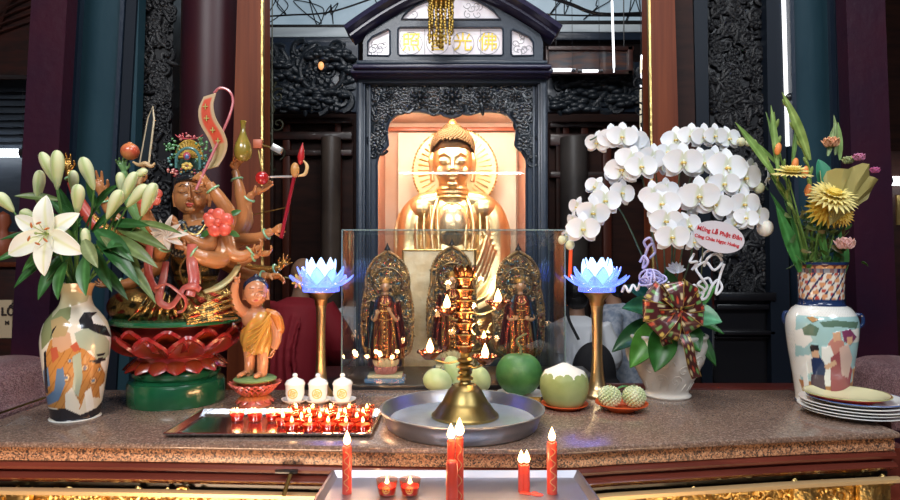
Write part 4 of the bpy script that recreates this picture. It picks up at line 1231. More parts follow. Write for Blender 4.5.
g = MB(); tp = mc + V((.004, 0, r * 1.85 - .008)); g.tube(spl([tp, tp + V((.002, 0, .02)), tp + V((-.012, 0, .045)), tp + V((.006, -.005, .062)), tp + V((.022, -.01, .070))], 5), [.006, .004, .0035, .003], 8); g.build('stem', M['stemm'], t)
# pale green fruit heap
dish('white_plate', V((A(456, 380, 2.095).x, 2.095, TT)), .088, M['porcelain'], 'white plate under the pale green fruit behind the oil lamp')
for i, (px, py, rx, rz, rot, Y, lab) in enumerate(((437, 380, 15.5, 11.5, .25, 2.06, 'pale green mango lying left of the brass lamp stem'), (455, 371, 11, 16, -.5, 2.12, 'pale green pointed mango standing on top behind the brass lamp stem'), (480, 379, 10.5, 13, -.25, 2.06, 'pale green mango just right of the brass lamp stem'))):
    c = A(px, py, Y); a = rx / F * Y; b = rz / F * Y
    g = MB(); rot = Matrix.Rotation(rot, 4, 'Y')
    n = 14; prf = [(a * sin(PI * k / n) ** .9 * (1 - .22 * (k / n) ** 2), -b * cos(PI * k / n)) for k in range(n + 1)]; prf[0] = (0, -b); prf[-1] = (0, b * 1.05)
    c.z = max(c.z, TT + .008 + b * .92) if i != 1 else c.z
    g.lathe(prf, c, 28, fr=lambda t_, z, q: q * (1 + .05 * cos(t_)), rot=rot)
    t = thing('mango', V((c.x, c.y, c.z - b)), lab, 'fruit', None)
    g.build('body', M['pale_fruit'], t)
    MB().tube([c + rot @ V((0, 0, b)), c + rot @ V((.004, 0, b * 1.05 + .008))], [.003, .002], 6).build('stem', M['stemm'], t)
# gold edged card on the table behind the basin
t = thing('name_card', A(513, 392, 2.0), 'small gold framed card lying against the melon plate behind the basin', 'card')
g = MB(); a = A(487, 397, 1.985); b = A(541, 388, 1.985)
g.box(((a.x + b.x) / 2, 1.985, TT + .011), (b.x - a.x, .006, .0205), .001); g.build('frame', M['goldleaf'], t)
MB().box(((a.x + b.x) / 2, 1.981, TT + .0105), (b.x - a.x - .014, .003, .012)).build('card', mat('amber_card', (.75, .42, .12), .5), t)
# coconut on an orange plate
Yk = 1.93; kc = V((A(564.5, 400, Yk).x, Yk, TT))
dish('orange_plate', kc, .072, M['orange_plate'], 'round orange plate under the cut green coconut')
kc = kc + V((0, 0, .0048)); t = thing('green_coconut', kc, 'trimmed green coconut with a white cut top, on an orange plate', 'coconut')
u = Yk / F; pf_ = spl([V((13 * u, 0, 0)), V((19 * u, 3.5 * u, 0)), V((23 * u, 13 * u, 0)), V((24 * u, 22 * u, 0)), V((22.5 * u, 30 * u, 0)), V((19 * u, 35 * u, 0))], 4)
MB().lathe([(0, 0)] + [(p.x, p.y) for p in pf_] + [(0, 35.5 * u)], kc, 48, fr=lambda a, z, q: q * (1 + .018 * sin(a * 3) + .012 * sin(a * 7 + 1))).build('husk', M['coco'], t)
g = MB(); g.lathe([(22.3 * u, 30.4 * u), (19.5 * u, 35.2 * u), (12 * u, 38.5 * u), (3 * u, 43 * u), (0, 43.2 * u)], kc, 14, fr=lambda a, z, q: q * (1 + .018 * sin(a * 3))); g.build('cut_top', M['coco_cut'], t)
# custard apples on an orange dish
Yk = 1.90; dc = V((A(621.5, 400, Yk).x, Yk, TT))
g = thing('orange_dish', dc, 'orange footed dish holding two custard apples', 'dish')
MB().lathe([(0, 0), (.038, 0), (.040, .003), (.060, .012), (.079, .022), (.079, .025), (.072, .022), (.05, .010), (0, .009)], dc, 48).build('dish', M['orange_plate'], g)
M['custard'] = mat('bumpy_pale_green_rind', (.42, .50, .24), .55, col2=(.68, .70, .48), scale=30)
def custard_apple(c, r, lab):
    t = thing('custard_apple', c, lab, 'fruit')
    g = MB(); cc = c + V((0, 0, r * .92)); g.ell(cc, (r * .92, r * .92, r * .84), 24, 16)
    n = 150
    for i in range(n):
        ph = math.acos(1 - 2 * (i + .5) / n); th = i * 2.399963
        d = V((sin(ph) * cos(th), sin(ph) * sin(th), cos(ph) * .93)); g.ell(cc + d * r * .93, r * .135, 7, 5)
    g.build('rind', M['custard'], t)
    MB().tube([cc + V((0, 0, r * .8)), cc + V((.003, 0, r * 1.08))], .003, 6).build('stem', M['stemm'], t)
    return t
ca = custard_apple(dc + V((-.037, -.004, .011)), .0345, 'left custard apple on the orange dish')
dup(ca, dc + V((.037, -.006, .0115)), 1.1, 'right custard apple on the orange dish')
g = MB(); Mx = Matrix.Translation(dc + V((-.005, .015, .062))) @ Matrix.Rotation(-.5, 4, 'Y'); g.col = (.06, .20, .04); g.petal(Mx, .035, .02, .6, .3, .0008); single(g, 'green_leaf', M['leaf'], 'small green leaf tucked between the two custard apples', 'leaf')
# ================================================================ MANY ARMED STATUE
YK = 2.03
base_c = V((A(177, 400, YK).x, YK, TT))
t_k = thing('many_armed_statue', base_c, 'painted many-armed deity statue seated on a red lotus throne with a green base', 'statue')
uk = YK / F
K = lambda px, py, dy=0: A(px, py, YK + dy)
zk = lambda y: K(177, y).z
X0 = base_c.x
M['green'] = mat('deep_green_glaze', (.012, .12, .045), .22, coat=.6, col2=(.006, .07, .03), scale=6)
MB().lathe([(0, 0), (.146, 0), (.149, .006), (.149, .062), (.145, .072), (.128, .076), (.122, .084), (0, .084)], base_c, 64).build('green_base', M['green'], t_k)
MB().lathe([(0, .084), (.128, .084), (.134, .090), (.136, .104), (.126, .112), (.112, .116), (0, .116)], base_c, 64).build('green_ring', M['green'], t_k)
def lotus_col(u_, v_):
    e = abs(v_ - .5) * 2
    k = min(1, max(0, (e - .55) * 3, (u_ - .72) * 3.5)); a = (.21, .030, .008); b = (.26, .012, .012)
    return tuple(a[i] * (1 - k) + b[i] * k for i in range(3))
g = MB()
for k in range(16):
    a = k * 2 * PI / 16
    Mx = Matrix.Translation(base_c + V((0, 0, .155))) @ Matrix.Rotation(a, 4, 'Z') @ Matrix.Translation((.10, 0, 0)) @ Matrix.Rotation(R(22), 4, 'Y')
    g.petal(Mx, .075, .075, .6, -.35, .008, 9, 8, colfn=lotus_col)
g.col = (.30, .02, .02); g.lathe([(.10, .11), (.13, .13), (.12, .16), (.13, .19), (0, .19)], base_c, 40)
g.build('lower_petals', M['satin'], t_k)
g = MB()
for row, (r0, n, zo, tl) in enumerate(((.125, 11, .165, 48), (.135, 11, .178, 52))):
    for k in range(n):
        a = (k + row * .5) * 2 * PI / n + .13
        Mx = Matrix.Translation(base_c + V((0, 0, zo))) @ Matrix.Rotation(a, 4, 'Z') @ Matrix.Translation((r0 - row * .012, 0, 0)) @ Matrix.Rotation(-R(tl), 4, 'Y')
        g.petal(Mx, .102, .105, .35, -.42, .010, 12, 10, colfn=lotus_col, wid=lambda q: (.45 + .55 * sin(PI * min(1, q * 1.05)) ** .7) if q < .93 else .30)
g.col = (.25, .02, .015); g.lathe([(.12, .15), (.15, .19), (.165, .235), (.175, .262), (0, .262)], base_c, 48)
g.build('lotus_petals', M['satin'], t_k)
MB().lathe([(0, .258), (.196, .258), (.200, .264), (.198, .272), (.185, .276), (0, .276)], base_c, 56).build('green_rim', M['green'], t_k)

# robe: lap, knees and torso
SKIN = (.44, .18, .065)
GOLD = (.42, .27, .09)
g = MB()
g.ell(K(178, 312, -.0), (61 * uk, .12, 15 * uk), 36, 20)
g.ell(K(138, 306, -.02), (27 * uk, .10, 18 * uk), 28, 18)
g.ell(K(211, 303, -.02), (25 * uk, .095, 22 * uk), 28, 18)
g.tube(spl([K(120, 304, -.08), K(150, 316, -.12), K(185, 319, -.12), K(222, 313, -.08)], 5), [.03, .028, .03, .03], 14)
g.ell(K(196, 262, .01), (24 * uk, .065, 36 * uk), 28, 18)
for k in range(9):
    g.tube(spl([K(150 + k * 5, 292 + (k % 3) * 3, -.14), K(140 + k * 7, 308, -.165), K(128 + k * 10, 322, -.15)], 5), [.004, .007, .005], 7)
for k in range(5): g.tube(spl([K(238, 290 + k * 7, -.08), K(215, 300 + k * 5, -.15), K(186, 312 + k * 3, -.17)], 5), [.004, .006, .004], 7)
def rp(p):
    n = sin(p.x * 60 + 3 * sin(p.z * 50)) * cos(p.z * 80 + p.x * 40)
    if p.z > zk(276): return (.035, .03, .02) if n < .35 else (.40, .26, .09)
    if n > .55: return (.30, .04, .02)
    if n < -.7: return (.07, .06, .03)
    return GOLD
f = fuse(g, .0032, 1, paint=rp); f.build('robe', M['pmetal'], t_k)
# red drapery coils
M['sash'] = mat('pink_red_sash', (.40, .05, .04), .35, col2=(.50, .15, .12), scale=25, coat=.3)
def rib(pts, w, th=.35, mt='sash', nm='sash', par=None):
    return MB().tube(spl([K(*p) for p in pts], 6), [x * uk for x in w], 10, flat=th).build(nm, M[mt], par or t_k)
rib([(150, 244, -.14), (148, 262, -.15), (150, 280, -.17), (158, 292, -.19)], [4, 4.5, 4, 3])
rib([(192, 244, -.15), (192, 262, -.15), (194, 280, -.17), (190, 296, -.19)], [4, 5, 5, 4])
rib([(166, 262, -.12), (163, 280, -.16), (160, 290, -.19), (160, 302, -.20), (170, 306, -.20), (178, 298, -.2), (184, 288, -.19), (194, 286, -.19), (200, 290, -.18)], [3, 3.5, 3.5, 3, 3, 3, 3.5, 3])
rib([(156, 288, -.2), (166, 284, -.21), (176, 290, -.21), (186, 300, -.21), (184, 310, -.2), (178, 312, -.19)], [2.5, 3, 3, 3, 2])
M['scarf'] = mat('pale_green_gilt_scarf', (.32, .30, .15), .35, .3, col2=(.42, .30, .12), scale=20)
rib([(240, 262, -.03), (232, 276, -.08), (218, 287, -.13), (204, 292, -.16)], [3, 4, 5, 3], .4, 'scarf', 'scarf')
rib([(226, 236, -.04), (234, 250, -.05), (240, 264, -.04)], [3, 4, 3], .4, 'scarf', 'scarf')
# torso, neck and head
g = MB()
hc = K(192, 194)
g.ell(hc + V((0, .0, .004)), (17 * uk, 17.5 * uk, 21 * uk), 28, 20)
g.ell(hc + V((-.003, -.012, -.020)), (14.2 * uk, 14.5 * uk, 14.5 * uk), 24, 16)
g.ell(K(190, 209.5, -.052), (5 * uk, 4 * uk, 3.2 * uk))
for s, qx in ((-1, 182.5), (1, 198)):
    g.ell(K(qx, 201, -.040), (4.6 * uk, 4 * uk, 5 * uk))
    g.ell(K(qx + .5 * s, 191.2, -.050), (4.3 * uk, 2.5 * uk, 2.2 * uk), 12, 8)
g.tube(spl([K(189.5, 186, -.056), K(189.4, 193, -.066), K(189.3, 198.5, -.075)], 4), [.003, .004, .0065], 8)
for s in (-1, 1): g.ell(K(189.4 + s * 2, 199, -.066), (.0045, .005, .004))
g.ell(K(189.5, 203.6, -.062), (4.4 * uk, .008, 1.3 * uk)); g.ell(K(189.5, 206, -.060), (3.4 * uk, .008, 1.4 * uk))
for s, qx in ((-1, 175), (1, 209)): g.tube(spl([K(qx, 188, .0), K(qx + s, 196, -.004), K(qx, 207, -.006)], 4), [.005, .008, .006], 8, flat=.6)
g.tube([K(192, 205, .005), K(195, 222, .01)], [.030, .036], 16)
g.ell(K(196, 240, .01), (26 * uk, .055, 24 * uk), 24, 16)
fs_ = fuse(g, .0022, 1); fs_.c = [SKIN] * len(fs_.v); body = fs_.build('body', M['satin'], t_k)
# painted face lines
M['dark'] = mat('black_brown_paint', (.02, .012, .01), .4)
M['lip'] = mat('red_lip_paint', (.45, .06, .04), .35)
for s, qx in ((-1, 182.5), (1, 198)):
    MB().tube(spl([K(qx - 5, 186.8 + (.8 if s < 0 else 0), -.056 + (.008 if s < 0 else 0)), K(qx, 184.4, -.062), K(qx + 5, 186.6 + (.8 if s > 0 else 0), -.056 + (.008 if s > 0 else 0))], 4), [.0007, .0015, .0007], 6).build('eyebrow', M['dark'], body)
    MB().tube(spl([K(qx - 4.3, 191.6, -.0605), K(qx, 193, -.0655), K(qx + 4.3, 191.4, -.0605)], 4), [.0008, .0016, .0008], 6).build('closed_eye', M['dark'], body)
g = MB(); g.ell(K(189.5, 203.8, -.0705), (4.2 * uk, .003, 1.0 * uk)); g.ell(K(189.5, 205.6, -.0685), (3.0 * uk, .003, 1.1 * uk)); g.build('lips', M['lip'], body)
MB().ell(K(188.5, 183.5, -.062), (.0018, .0018, .0045)).build('forehead_mark', M['dark'], body)
# hair
g = MB(); g.ell(K(192, 184, .010), (18.2 * uk, 18 * uk, 16 * uk), 24, 16)
for s, qx in ((-1, 177), (1, 207)): g.tube([K(qx, 180, -.018), K(qx + s * 1.5, 192, .01), K(qx + s, 206, .016)], [.012, .009, .004], 10)
g.tube([K(178, 180, -.045), K(190, 177, -.056), K(204, 179.5, -.045)], [.009, .010, .009], 10)
f = fuse(g, .0024, 1); f.c = [(.012, .014, .02)] * len(f.v); f.build('hair', M['satin'], t_k)
# crown: green leaves, gilt fan, pink and blue scrolls
g = MB(); rd = random.Random(11)
gc = K(189, 157, -.02)
g.col = (.55, .34, .06)
for k in range(13):
    a = R(0 + k * 15); g.tube([gc, gc + V((cos(a) * 12.5 * uk, .002, sin(a) * 16 * uk))], [.003, .005], 6)
g.tube([gc + V((cos(a) * 13 * uk, 0, sin(a) * 16.5 * uk)) for a in [R(-10 + 10 * k) for k in range(21)]], .0035, 6)
g.col = (.08, .22, .22); g.tube(spl([K(176, 168, -.04), K(177, 156, -.045), K(184, 149, -.05), K(193, 149, -.05), K(199, 156, -.045), K(200, 168, -.04)], 5), [.004, .005, .005, .004], 8)
g.col = (.55, .10, .14); g.ell(K(187, 156, -.045), (.012, .008, .013)); g.col = (.08, .14, .35); g.ell(K(187, 157, -.052), (.007, .006, .008))
g.col = (.70, .50, .12)
for k in range(7): a = k * PI / 3.5; g.ell(K(187, 166, -.05) + V((cos(a) * .012, 0, sin(a) * .008)), (.007, .005, .005))
cols = [(.07, .22, .08), (.10, .30, .12), (.5, .08, .10), (.6, .35, .08), (.08, .25, .25), (.62, .25, .22)]
for (px, py, n, r, cs) in ((173, 146, 26, 8, (0, 1)), (205, 147, 26, 9, (0, 1)), (174, 160, 14, 6, (0, 4)), (203, 160, 14, 6, (1, 4)), (173, 172, 16, 5, (2, 5)), (204, 172, 12, 5, (4, 2)), (189, 173, 22, 11, (3, 4, 2)), (188, 137.5, 12, 9, (2, 2, 5))):
    for k in range(n):
        g.col = cols[rd.choice(cs)]; a = rd.uniform(0, 6.3); q = rd.uniform(.2, 1) * r * uk
        g.ell(K(px, py, -.03 if py > 140 else -.02) + V((cos(a) * q, rd.uniform(-.012, .004), sin(a) * q * (.6 if py in (173, 137.5) else 1))), (rd.uniform(.003, .0055),) * 3, 7, 5)
g.col = cols[2]
for s in (-1, 1): g.tube(spl([K(189, 139, -.02), K(189 + s * 9, 138, -.02), K(189 + s * 14, 134.5, -.02)], 4), [.003, .003, .001], 6)
g.col = (.05, .12, .10); g.ell(K(190, 160, .004), (15 * uk, .022, 17 * uk), 20, 12)
g.build('crown', M['satin'], t_k)
# black brocade collar over the shoulders
g = MB()
for s, xs in ((-1, (186, 172, 164, 160)), (1, (204, 216, 224, 230))):
    g.tube(spl([K(xs[0], 222, -.03), K(xs[1], 228, -.045), K(xs[2], 240, -.03), K(xs[3], 256, -.01)], 5), [.014, .026, .028, .022], 14, flat=.7)
g.ell(K(196, 246, -.015), (26 * uk, .048, 22 * uk), 24, 16)
def cp(p): 
    n = sin(p.x * 260) * sin(p.z * 230 + sin(p.x * 90) * 2)
    return (.34, .36, .34) if n > .62 else ((.02, .03, .04) if n > -.75 else (.25, .18, .06))
f = fuse(g, .003, 1, paint=cp); f.build('brocade_mantle', M['satin'], t_k)
g = MB(); g.tube(spl([K(184, 224, -.055), K(188, 232, -.068), K(198, 234, -.07), K(206, 224, -.055)], 5), .0028, 6)
for k in range(5): g.ell(K(188 + k * 3.6, 234 + (1 if k in (1, 2, 3) else 0) * 3, -.072), .0042, 8, 6)
for s in (0, 1): g.tube(spl([K(190 + s * 14, 250, -.075), K(180 + s * 20, 268, -.085), K(184 + s * 16, 284, -.10)], 5), .003, 6)
g.build('necklace', M['goldleaf'], t_k)

# ---- arms
M['jade'] = mat('pale_jade_bangle', (.25, .50, .28), .2, coat=.5)
def add_hand(g, w, d, n, size, curl=(.5, .6, .7, .8), spread=.22, thumb=.5, side=1):
    """w wrist, d finger direction, n palm normal (fingers curl towards n), size = hand length"""
    d = V(d).normalized(); n = V(n); n = (n - d * n.dot(d)).normalized(); x = d.cross(n) * side
    pl = size * .48; pw = size * .42
    g.tube([w - d * size * .08, w + d * size * .1, w + d * pl * .6, w + d * pl], [size * .13, size * .14, size * .19, size * .17], 10, flat=.75, up=n)
    for k in (-1.2, -.4, .4, 1.2): g.ell(w + d * pl * .75 + x * k * pw * .27, size * .085, 8, 6)
    L = (.40, .47, .45, .36)
    for k in range(4):
        off = (k - 1.5) * pw * .28; b = w + d * pl * .92 + x * off
        a0 = (k - 1.5) * spread; fd = (d * cos(a0) + x * sin(a0)).normalized(); c = curl[k]
        pts = [b]; ang = 0
        for j, f_ in enumerate((.45, .32, .23)):
            ang += c * (.8 if j == 0 else 1.0); pts.append(pts[-1] + (fd * cos(ang) + n * sin(ang)) * L[k] * size * f_)
        g.tube(pts, [size * .062, size * .060, size * .052, size * .042], 7); g.ell(pts[-1], size * .042, 7, 5)
    b = w + d * pl * .3 - x * pw * .38
    td = (d * .6 - x * .75 + n * thumb).normalized(); p2 = b + td * size * .24; p3 = p2 + (d * .8 - x * .1 + n * thumb).normalized() * size * .2
    g.tube([b, p2, p3], [size * .085, size * .068, size * .05], 8); g.ell(p3, size * .05, 7, 5)
HS = 22 * uk
def arm(pts, rads, d, n, size=HS, curl=(.5, .6, .7, .8), spread=.2, thumb=.5, side=1, col=SKIN, bangle=.9, mt='satin', lab=None):
    P = [K(*p) for p in pts]; S = spl(P, 5); g = MB()
    g.tube(S, [r * uk for r in rads], 14)
    add_hand(g, P[-1], d, n, size, curl, spread, thumb, side)
    f = fuse(g, .0017, 1); f.c = [col] * len(f.v); o = f.build('arm', M[mt], t_k, lab)
    k = int(len(S) * bangle) - 1; q = S[k]; dd = (S[min(k + 1, len(S) - 1)] - S[k - 1]).normalized()
    r = rads[-1] * uk * 1.15 + .003; m = Matrix.Translation(q) @ frame_to(dd)
    MB().tube([m @ V((r * cos(a), r * sin(a), 0)) for a in [i * PI / 12 for i in range(24)]], .0034, 8, closed=True).build('bangle', M['jade'], o)
    return o
# raised right arm, gripping the ribbon staff beside the face
arm([(222, 236, -.02), (229, 216, -.06), (219, 198, -.08), (209, 184, -.09)], [8.5, 7.5, 6.5, 4.6], (-.55, -.25, .55), (-.3, .6, -.3), 24 * uk, (1.0, 1.1, 1.15, 1.2), .1, .6, -1)
# arm lifting the bottle
arm([(228, 238, .03), (243, 218, .03), (240, 192, .02), (235, 171, .02)], [8, 6.8, 5.6, 3.8], (.25, -.1, 1), (.5, -.6, .2), 20 * uk, (.5, .6, .7, .7), .25, .8, 1)
# arm with the red ball, fingers pointing right
arm([(226, 244, .05), (246, 224, .05), (246, 206, .03), (252, 194, .02)], [8, 6.5, 5.6, 3.8], (1, -.1, .42), (-.1, -.6, 1), 27 * uk, (.1, .05, .1, .15), .16, .9, -1)
# arm with the red rod
arm([(228, 250, .04), (240, 240, .03), (258, 238, 0), (272, 231, -.01)], [8, 6.5, 5.6, 3.8], (1, -.3, .3), (-.1, .8, -.1), 20 * uk, (1.0, 1.1, 1.2, 1.3), .15, .6, 1)
arm([(226, 256, 0), (236, 262, -.02), (246, 258, -.03), (258, 254, -.03)], [8.5, 7.5, 6, 4], (1, -.2, .05), (0, -.4, 1), 22 * uk, (.3, .5, .6, .7), .2, .9, -1)
arm([(226, 240, -.04), (232, 254, -.06), (243, 256, -.05), (252, 250, -.04)], [8, 6.5, 5.6, 3.8], (.9, -.1, .3), (0, -.5, 1), 20 * uk, (.6, .7, .8, .8), .2, .9, -1, bangle=.95)
arm([(224, 262, .06), (240, 272, .05), (256, 276, .04), (267, 276, .03)], [8, 6.5, 5.2, 3.8], (1, -.1, .0), (0, -.5, -1), 24 * uk, (.3, .35, .4, .5), .2, .8, 1)
arm([(230, 262, .10), (250, 268, .10), (268, 270, .09), (280, 268, .08)], [6, 5, 4.4, 3.2], (.7, 0, .8), (0, -1, 0), 18 * uk, (.2, .2, .3, .3), .35, .4, 1, col=(.48, .26, .07), mt='pmetal', lab='gilded arm')
# praying pairs in front of the chest
arm([(220, 236, -.03), (221, 258, -.07), (204, 258, -.12), (186, 249, -.14)], [9, 9.5, 7.5, 5], (-.9, -.1, .45), (0, 1, .2), 18 * uk, (.5, .6, .7, .8), .1, .4, 1)
arm([(168, 236, -.03), (158, 254, -.07), (160, 252, -.12), (166, 243, -.14)], [9, 8, 6.5, 4.6], (.6, -.1, .8), (.5, .6, 0), 18 * uk, (.5, .6, .7, .8), .1, .4, -1)
arm([(212, 232, -.04), (208, 246, -.09), (190, 240, -.12), (178, 232, -.13)], [7, 7, 5.6, 4.2], (-.3, 0, 1), (-.8, .2, 0), 18 * uk, (.15, .1, .1, .2), .08, .3, 1)
arm([(172, 232, -.04), (162, 244, -.09), (164, 240, -.12), (170, 233, -.13)], [7, 6, 5, 4], (.1, 0, 1), (.8, .2, 0), 18 * uk, (.15, .1, .1, .2), .08, .3, -1)
# arms on the left
arm([(170, 240, .03), (152, 226, .04), (142, 202, .02), (140, 184, .0)], [8, 6.6, 5.4, 3.8], (-.1, -.1, 1), (.4, -.7, 0), 20 * uk, (.9, 1.0, 1.1, 1.1), .1, .7, -1)
arm([(168, 246, .06), (146, 226, .06), (128, 198, .05), (124, 172, .04)], [8, 6.5, 5.4, 3.6], (-.2, -.1, 1), (.5, -.7, 0), 19 * uk, (.45, .5, .5, .5), .3, .9, -1, col=(.16, .33, .12))
arm([(168, 250, .08), (140, 236, .10), (112, 214, .10), (102, 194, .09)], [8, 6.5, 5.4, 4.2], (-.35, -.15, 1), (.5, -.8, .1), 27 * uk, (.15, .25, .35, .6), .18, .7, -1)
arm([(166, 254, .10), (124, 240, .14), (88, 214, .15), (73, 184, .14), (69, 172, .14)], [8, 6.4, 5.4, 4.6, 3.8], (-.25, -.1, 1), (.4, -.8, 0), 22 * uk, (.15, .2, .3, .5), .18, .5, -1, col=(.45, .24, .06), lab='red sleeved gilded arm', mt='pmetal')
arm([(164, 262, .02), (144, 276, -.0), (128, 284, -.04), (116, 284, -.05)], [8, 7, 5.6, 4], (-1, -.2, -.1), (0, -.4, 1), 21 * uk, (.3, .4, .5, .5), .2, .7, 1)
# red sleeve of the far left arm
rib([(128, 246, .14), (100, 228, .15), (82, 206, .148), (72, 182, .14)], [8.5, 7.5, 6.2, 4.8], 1, 'lip', 'sleeve')

# ---- attributes held by the arms (sculpted in one piece with the statue)
# sword
g = MB(); s0 = K(144, 166, -.01); s1 = K(153, 107, -.01); d = (s1 - s0).normalized(); x = V((d.z, 0, -d.x))
def bl(w, y): return [s0 + x * w + V((0, y, 0)), s0 - x * w + V((0, y, 0))]
w0, w1 = 4.3 * uk, 2.9 * uk
pa = [s0 - x * w0, s0 + x * w0, s1 - d * .04 + x * w1, s1, s1 - d * .04 - x * w1]
g.flat = True; m_ = V((0, .005, 0)); g.add([p - m_ * .5 for p in pa] + [p + m_ * .5 for p in pa], [(0, 1, 2, 3, 4), (9, 8, 7, 6, 5)] + [(i, (i + 1) % 5, 5 + (i + 1) % 5, 5 + i) for i in range(5)])
o = g.build('sword', mat('blue_black_blade', (.03, .04, .05), .3, .6), t_k)
g = MB(); g.tube(pa, .0036, 6, closed=True); g.build('blade_edge', mat('ivory_gilt_edge', (.75, .62, .42), .3, .4), o)
g = MB(); g.tube(spl([K(133, 162, -.012), K(139, 165, -.016), K(145, 163.5, -.018), K(151, 166.5, -.016), K(155, 163, -.012)], 4), [.003, .006, .008, .006, .003], 8); g.tube([s0, K(139, 184, -.01)], .006, 8); g.build('hilt', mat('buff_hilt', (.55, .36, .18), .35), o)
# peach
g = MB(); g.ell(K(130, 151.5, .02), (9 * uk, 9 * uk, 8.6 * uk), 20, 14); g.ell(K(130, 144.5, .02), (3 * uk, 3 * uk, 2.5 * uk)); o = g.build('peach', mat('rosy_peach_paint', (.62, .10, .05), .3, coat=.4, col2=(.72, .30, .10), scale=20), t_k)
# ribbon staff
st = MB().tube(spl([K(196, 190, -.115), K(205, 170, -.10), K(219, 140, -.08), K(229, 117, -.07), K(233, 101, -.06), K(229, 91, -.06), K(220, 88, -.06), K(214, 93, -.06)], 6), .0042, 8).build('staff', mat('pink_lacquer_staff', (.50, .14, .16), .25, coat=.5), t_k)
bp = spl([K(210, 95, -.075), K(206, 107, -.085), K(208, 121, -.09), K(216, 135, -.085), K(220, 147, -.075), K(218, 158, -.07), K(212, 168, -.08)], 6)
def ban(w, off, c1, c2, name, m, par):
    g = MB(); n = len(bp) - 1
    def fn(u_, v_):
        i = min(n - 1, int(u_ * n)); k = u_ * n - i; p = bp[i] * (1 - k) + bp[i + 1] * k
        return p + V((1, -.25, .22)).normalized() * (v_ - .5) * w * (.75 + .25 * sin(PI * min(1, u_ * 1.15))) + V((0, -off, 0))
    g.grid(fn, 30, 8, .003, lambda u_, v_: c1 if abs(v_ - .5) > .36 or u_ < .06 else c2(u_)); return g.build(name, m, par)
M['stitch'] = mat('green_gold_stitch', (.40, .42, .12), .4)
bn = ban(18 * uk, 0, (.50, .36, .22), lambda q: (.60, .08, .04) if q < .62 else (.40, .30, .14), 'banner', M['matte'], t_k)
for k in range(4):
    i = 6 + k * 5; g = MB()
    if i < 26: c = bp[i] + V((0, -.006, 0)); g.tube([c - V((.008, 0, 0)), c + V((.008, 0, 0))], .0016, 5); g.tube([c - V((0, 0, .009)), c + V((0, 0, .009))], .0016, 5)
    g.build('cross_pattern', M['stitch'], bn)
# gourd bottle
b0 = K(243, 161, .0)
MB().lathe([(0, 0), (4 * uk, .0), (8 * uk, 4 * uk), (9 * uk, 10 * uk), (7.5 * uk, 17 * uk), (4 * uk, 25 * uk), (2.2 * uk, 31 * uk), (2.2 * uk, 36 * uk), (3.2 * uk, 40 * uk), (2.6 * uk, 40.5 * uk), (0, 40 * uk)], b0, 28).build('bottle', mat('olive_amber_bottle', (.33, .24, .04), .2, coat=.5, col2=(.20, .16, .03), scale=25), t_k)
# red ball
MB().ell(K(262, 178, -.01), 6.8 * uk, 18, 12).build('red_ball', mat('glossy_red_ball', (.40, .015, .015), .12, coat=.8), t_k)
# little box
o = MB().box(K(258, 144, .03), (9 * uk, .015, 9 * uk), .002).build('small_box', mat('red_gilt_box', (.45, .12, .06), .4), t_k)
MB().box(K(277, 149, .02), (11 * uk, .02, 7 * uk), .002, Matrix.Rotation(.5, 4, 'Y')).build('silver_cylinder', mat('silver_paint', (.55, .55, .55), .3, .7), t_k)
MB().tube([K(262, 145, .03), K(276, 149, .02)], .003, 6).build('connecting_rod', M['brass'], t_k)
MB().tube([K(258, 148, .03), K(262, 172, .0)], .0025, 6).build('connecting_rod', M['brass'], t_k)
# red rod with flame tip and gilt hook
o = MB().tube([K(281, 238, -.02), K(297, 164, -.02)], [.0062, .0058], 10).build('red_rod', mat('crimson_lacquer', (.25, .008, .02), .25, coat=.5), t_k)
MB().lathe([(0, 0), (2.2 * uk, 2 * uk), (3.6 * uk, 8 * uk), (2.2 * uk, 16 * uk), (0, 23 * uk)], K(300, 165, -.02), 16, rot=Matrix.Rotation(.12, 4, 'Y')).build('flame_tip', mat('crimson_tip', (.40, .015, .02), .3), o)
MB().ell(K(295, 170, -.025), (4.5 * uk, 4 * uk, 7.5 * uk), 14, 10).build('gilt_knob', mat('tan_knob', (.50, .25, .08), .3), o)
MB().tube(spl([K(298, 176, -.02), K(305, 174, -.02), K(307, 166, -.02), K(303, 160, -.02)], 5), [.003, .006, .006, .002], 8).build('hook', mat('buff_hook', (.65, .45, .22), .3), o)
MB().tube([K(270, 177, 0), K(294, 176.5, -.02)], [.0032, .004], 8).build('silver_spike', mat('silver_spike', (.8, .8, .8), .25, .6), o)
MB().tube([K(252, 215, .05), K(288, 207, .0)], [.0018, .0018], 8).build('thin_rod', M['brass'], t_k)
# red flowers
M['redflower'] = mat('coral_red_flower', (.60, .06, .04), .35, coat=.3, col2=(.70, .15, .10), scale=30)
def rflower(px, py, dy, r):
    g = MB(); c = K(px, py, dy)
    for k in range(5): a = k * 2 * PI / 5 + .4; g.ell(c + V((cos(a) * r * .6, 0, sin(a) * r * .6)), (r * .5, r * .28, r * .5), 12, 8)
    g.ell(c + V((0, -r * .2, 0)), r * .28, 10, 8)
    g.build('red_flower', M['redflower'], t_k)
rflower(219, 223, -.12, 13 * uk); rflower(212, 218, -.11, 8 * uk); rflower(152, 196, -.02, 10 * uk); rflower(146, 202, -.02, 8 * uk)
g = MB(); g.col = (.05, .18, .05)
for (px, py, a) in ((232, 214, .4), (231, 232, -.5), (208, 232, -2.6)):
    g.petal(Matrix.Translation(K(px, py, -.10)) @ Matrix.Rotation(-a, 4, 'Y') @ Matrix.Rotation(PI / 2, 4, 'X'), .03, .018, .4, .2, .002)
g.build('flower_leaves', M['leaf'], t_k)
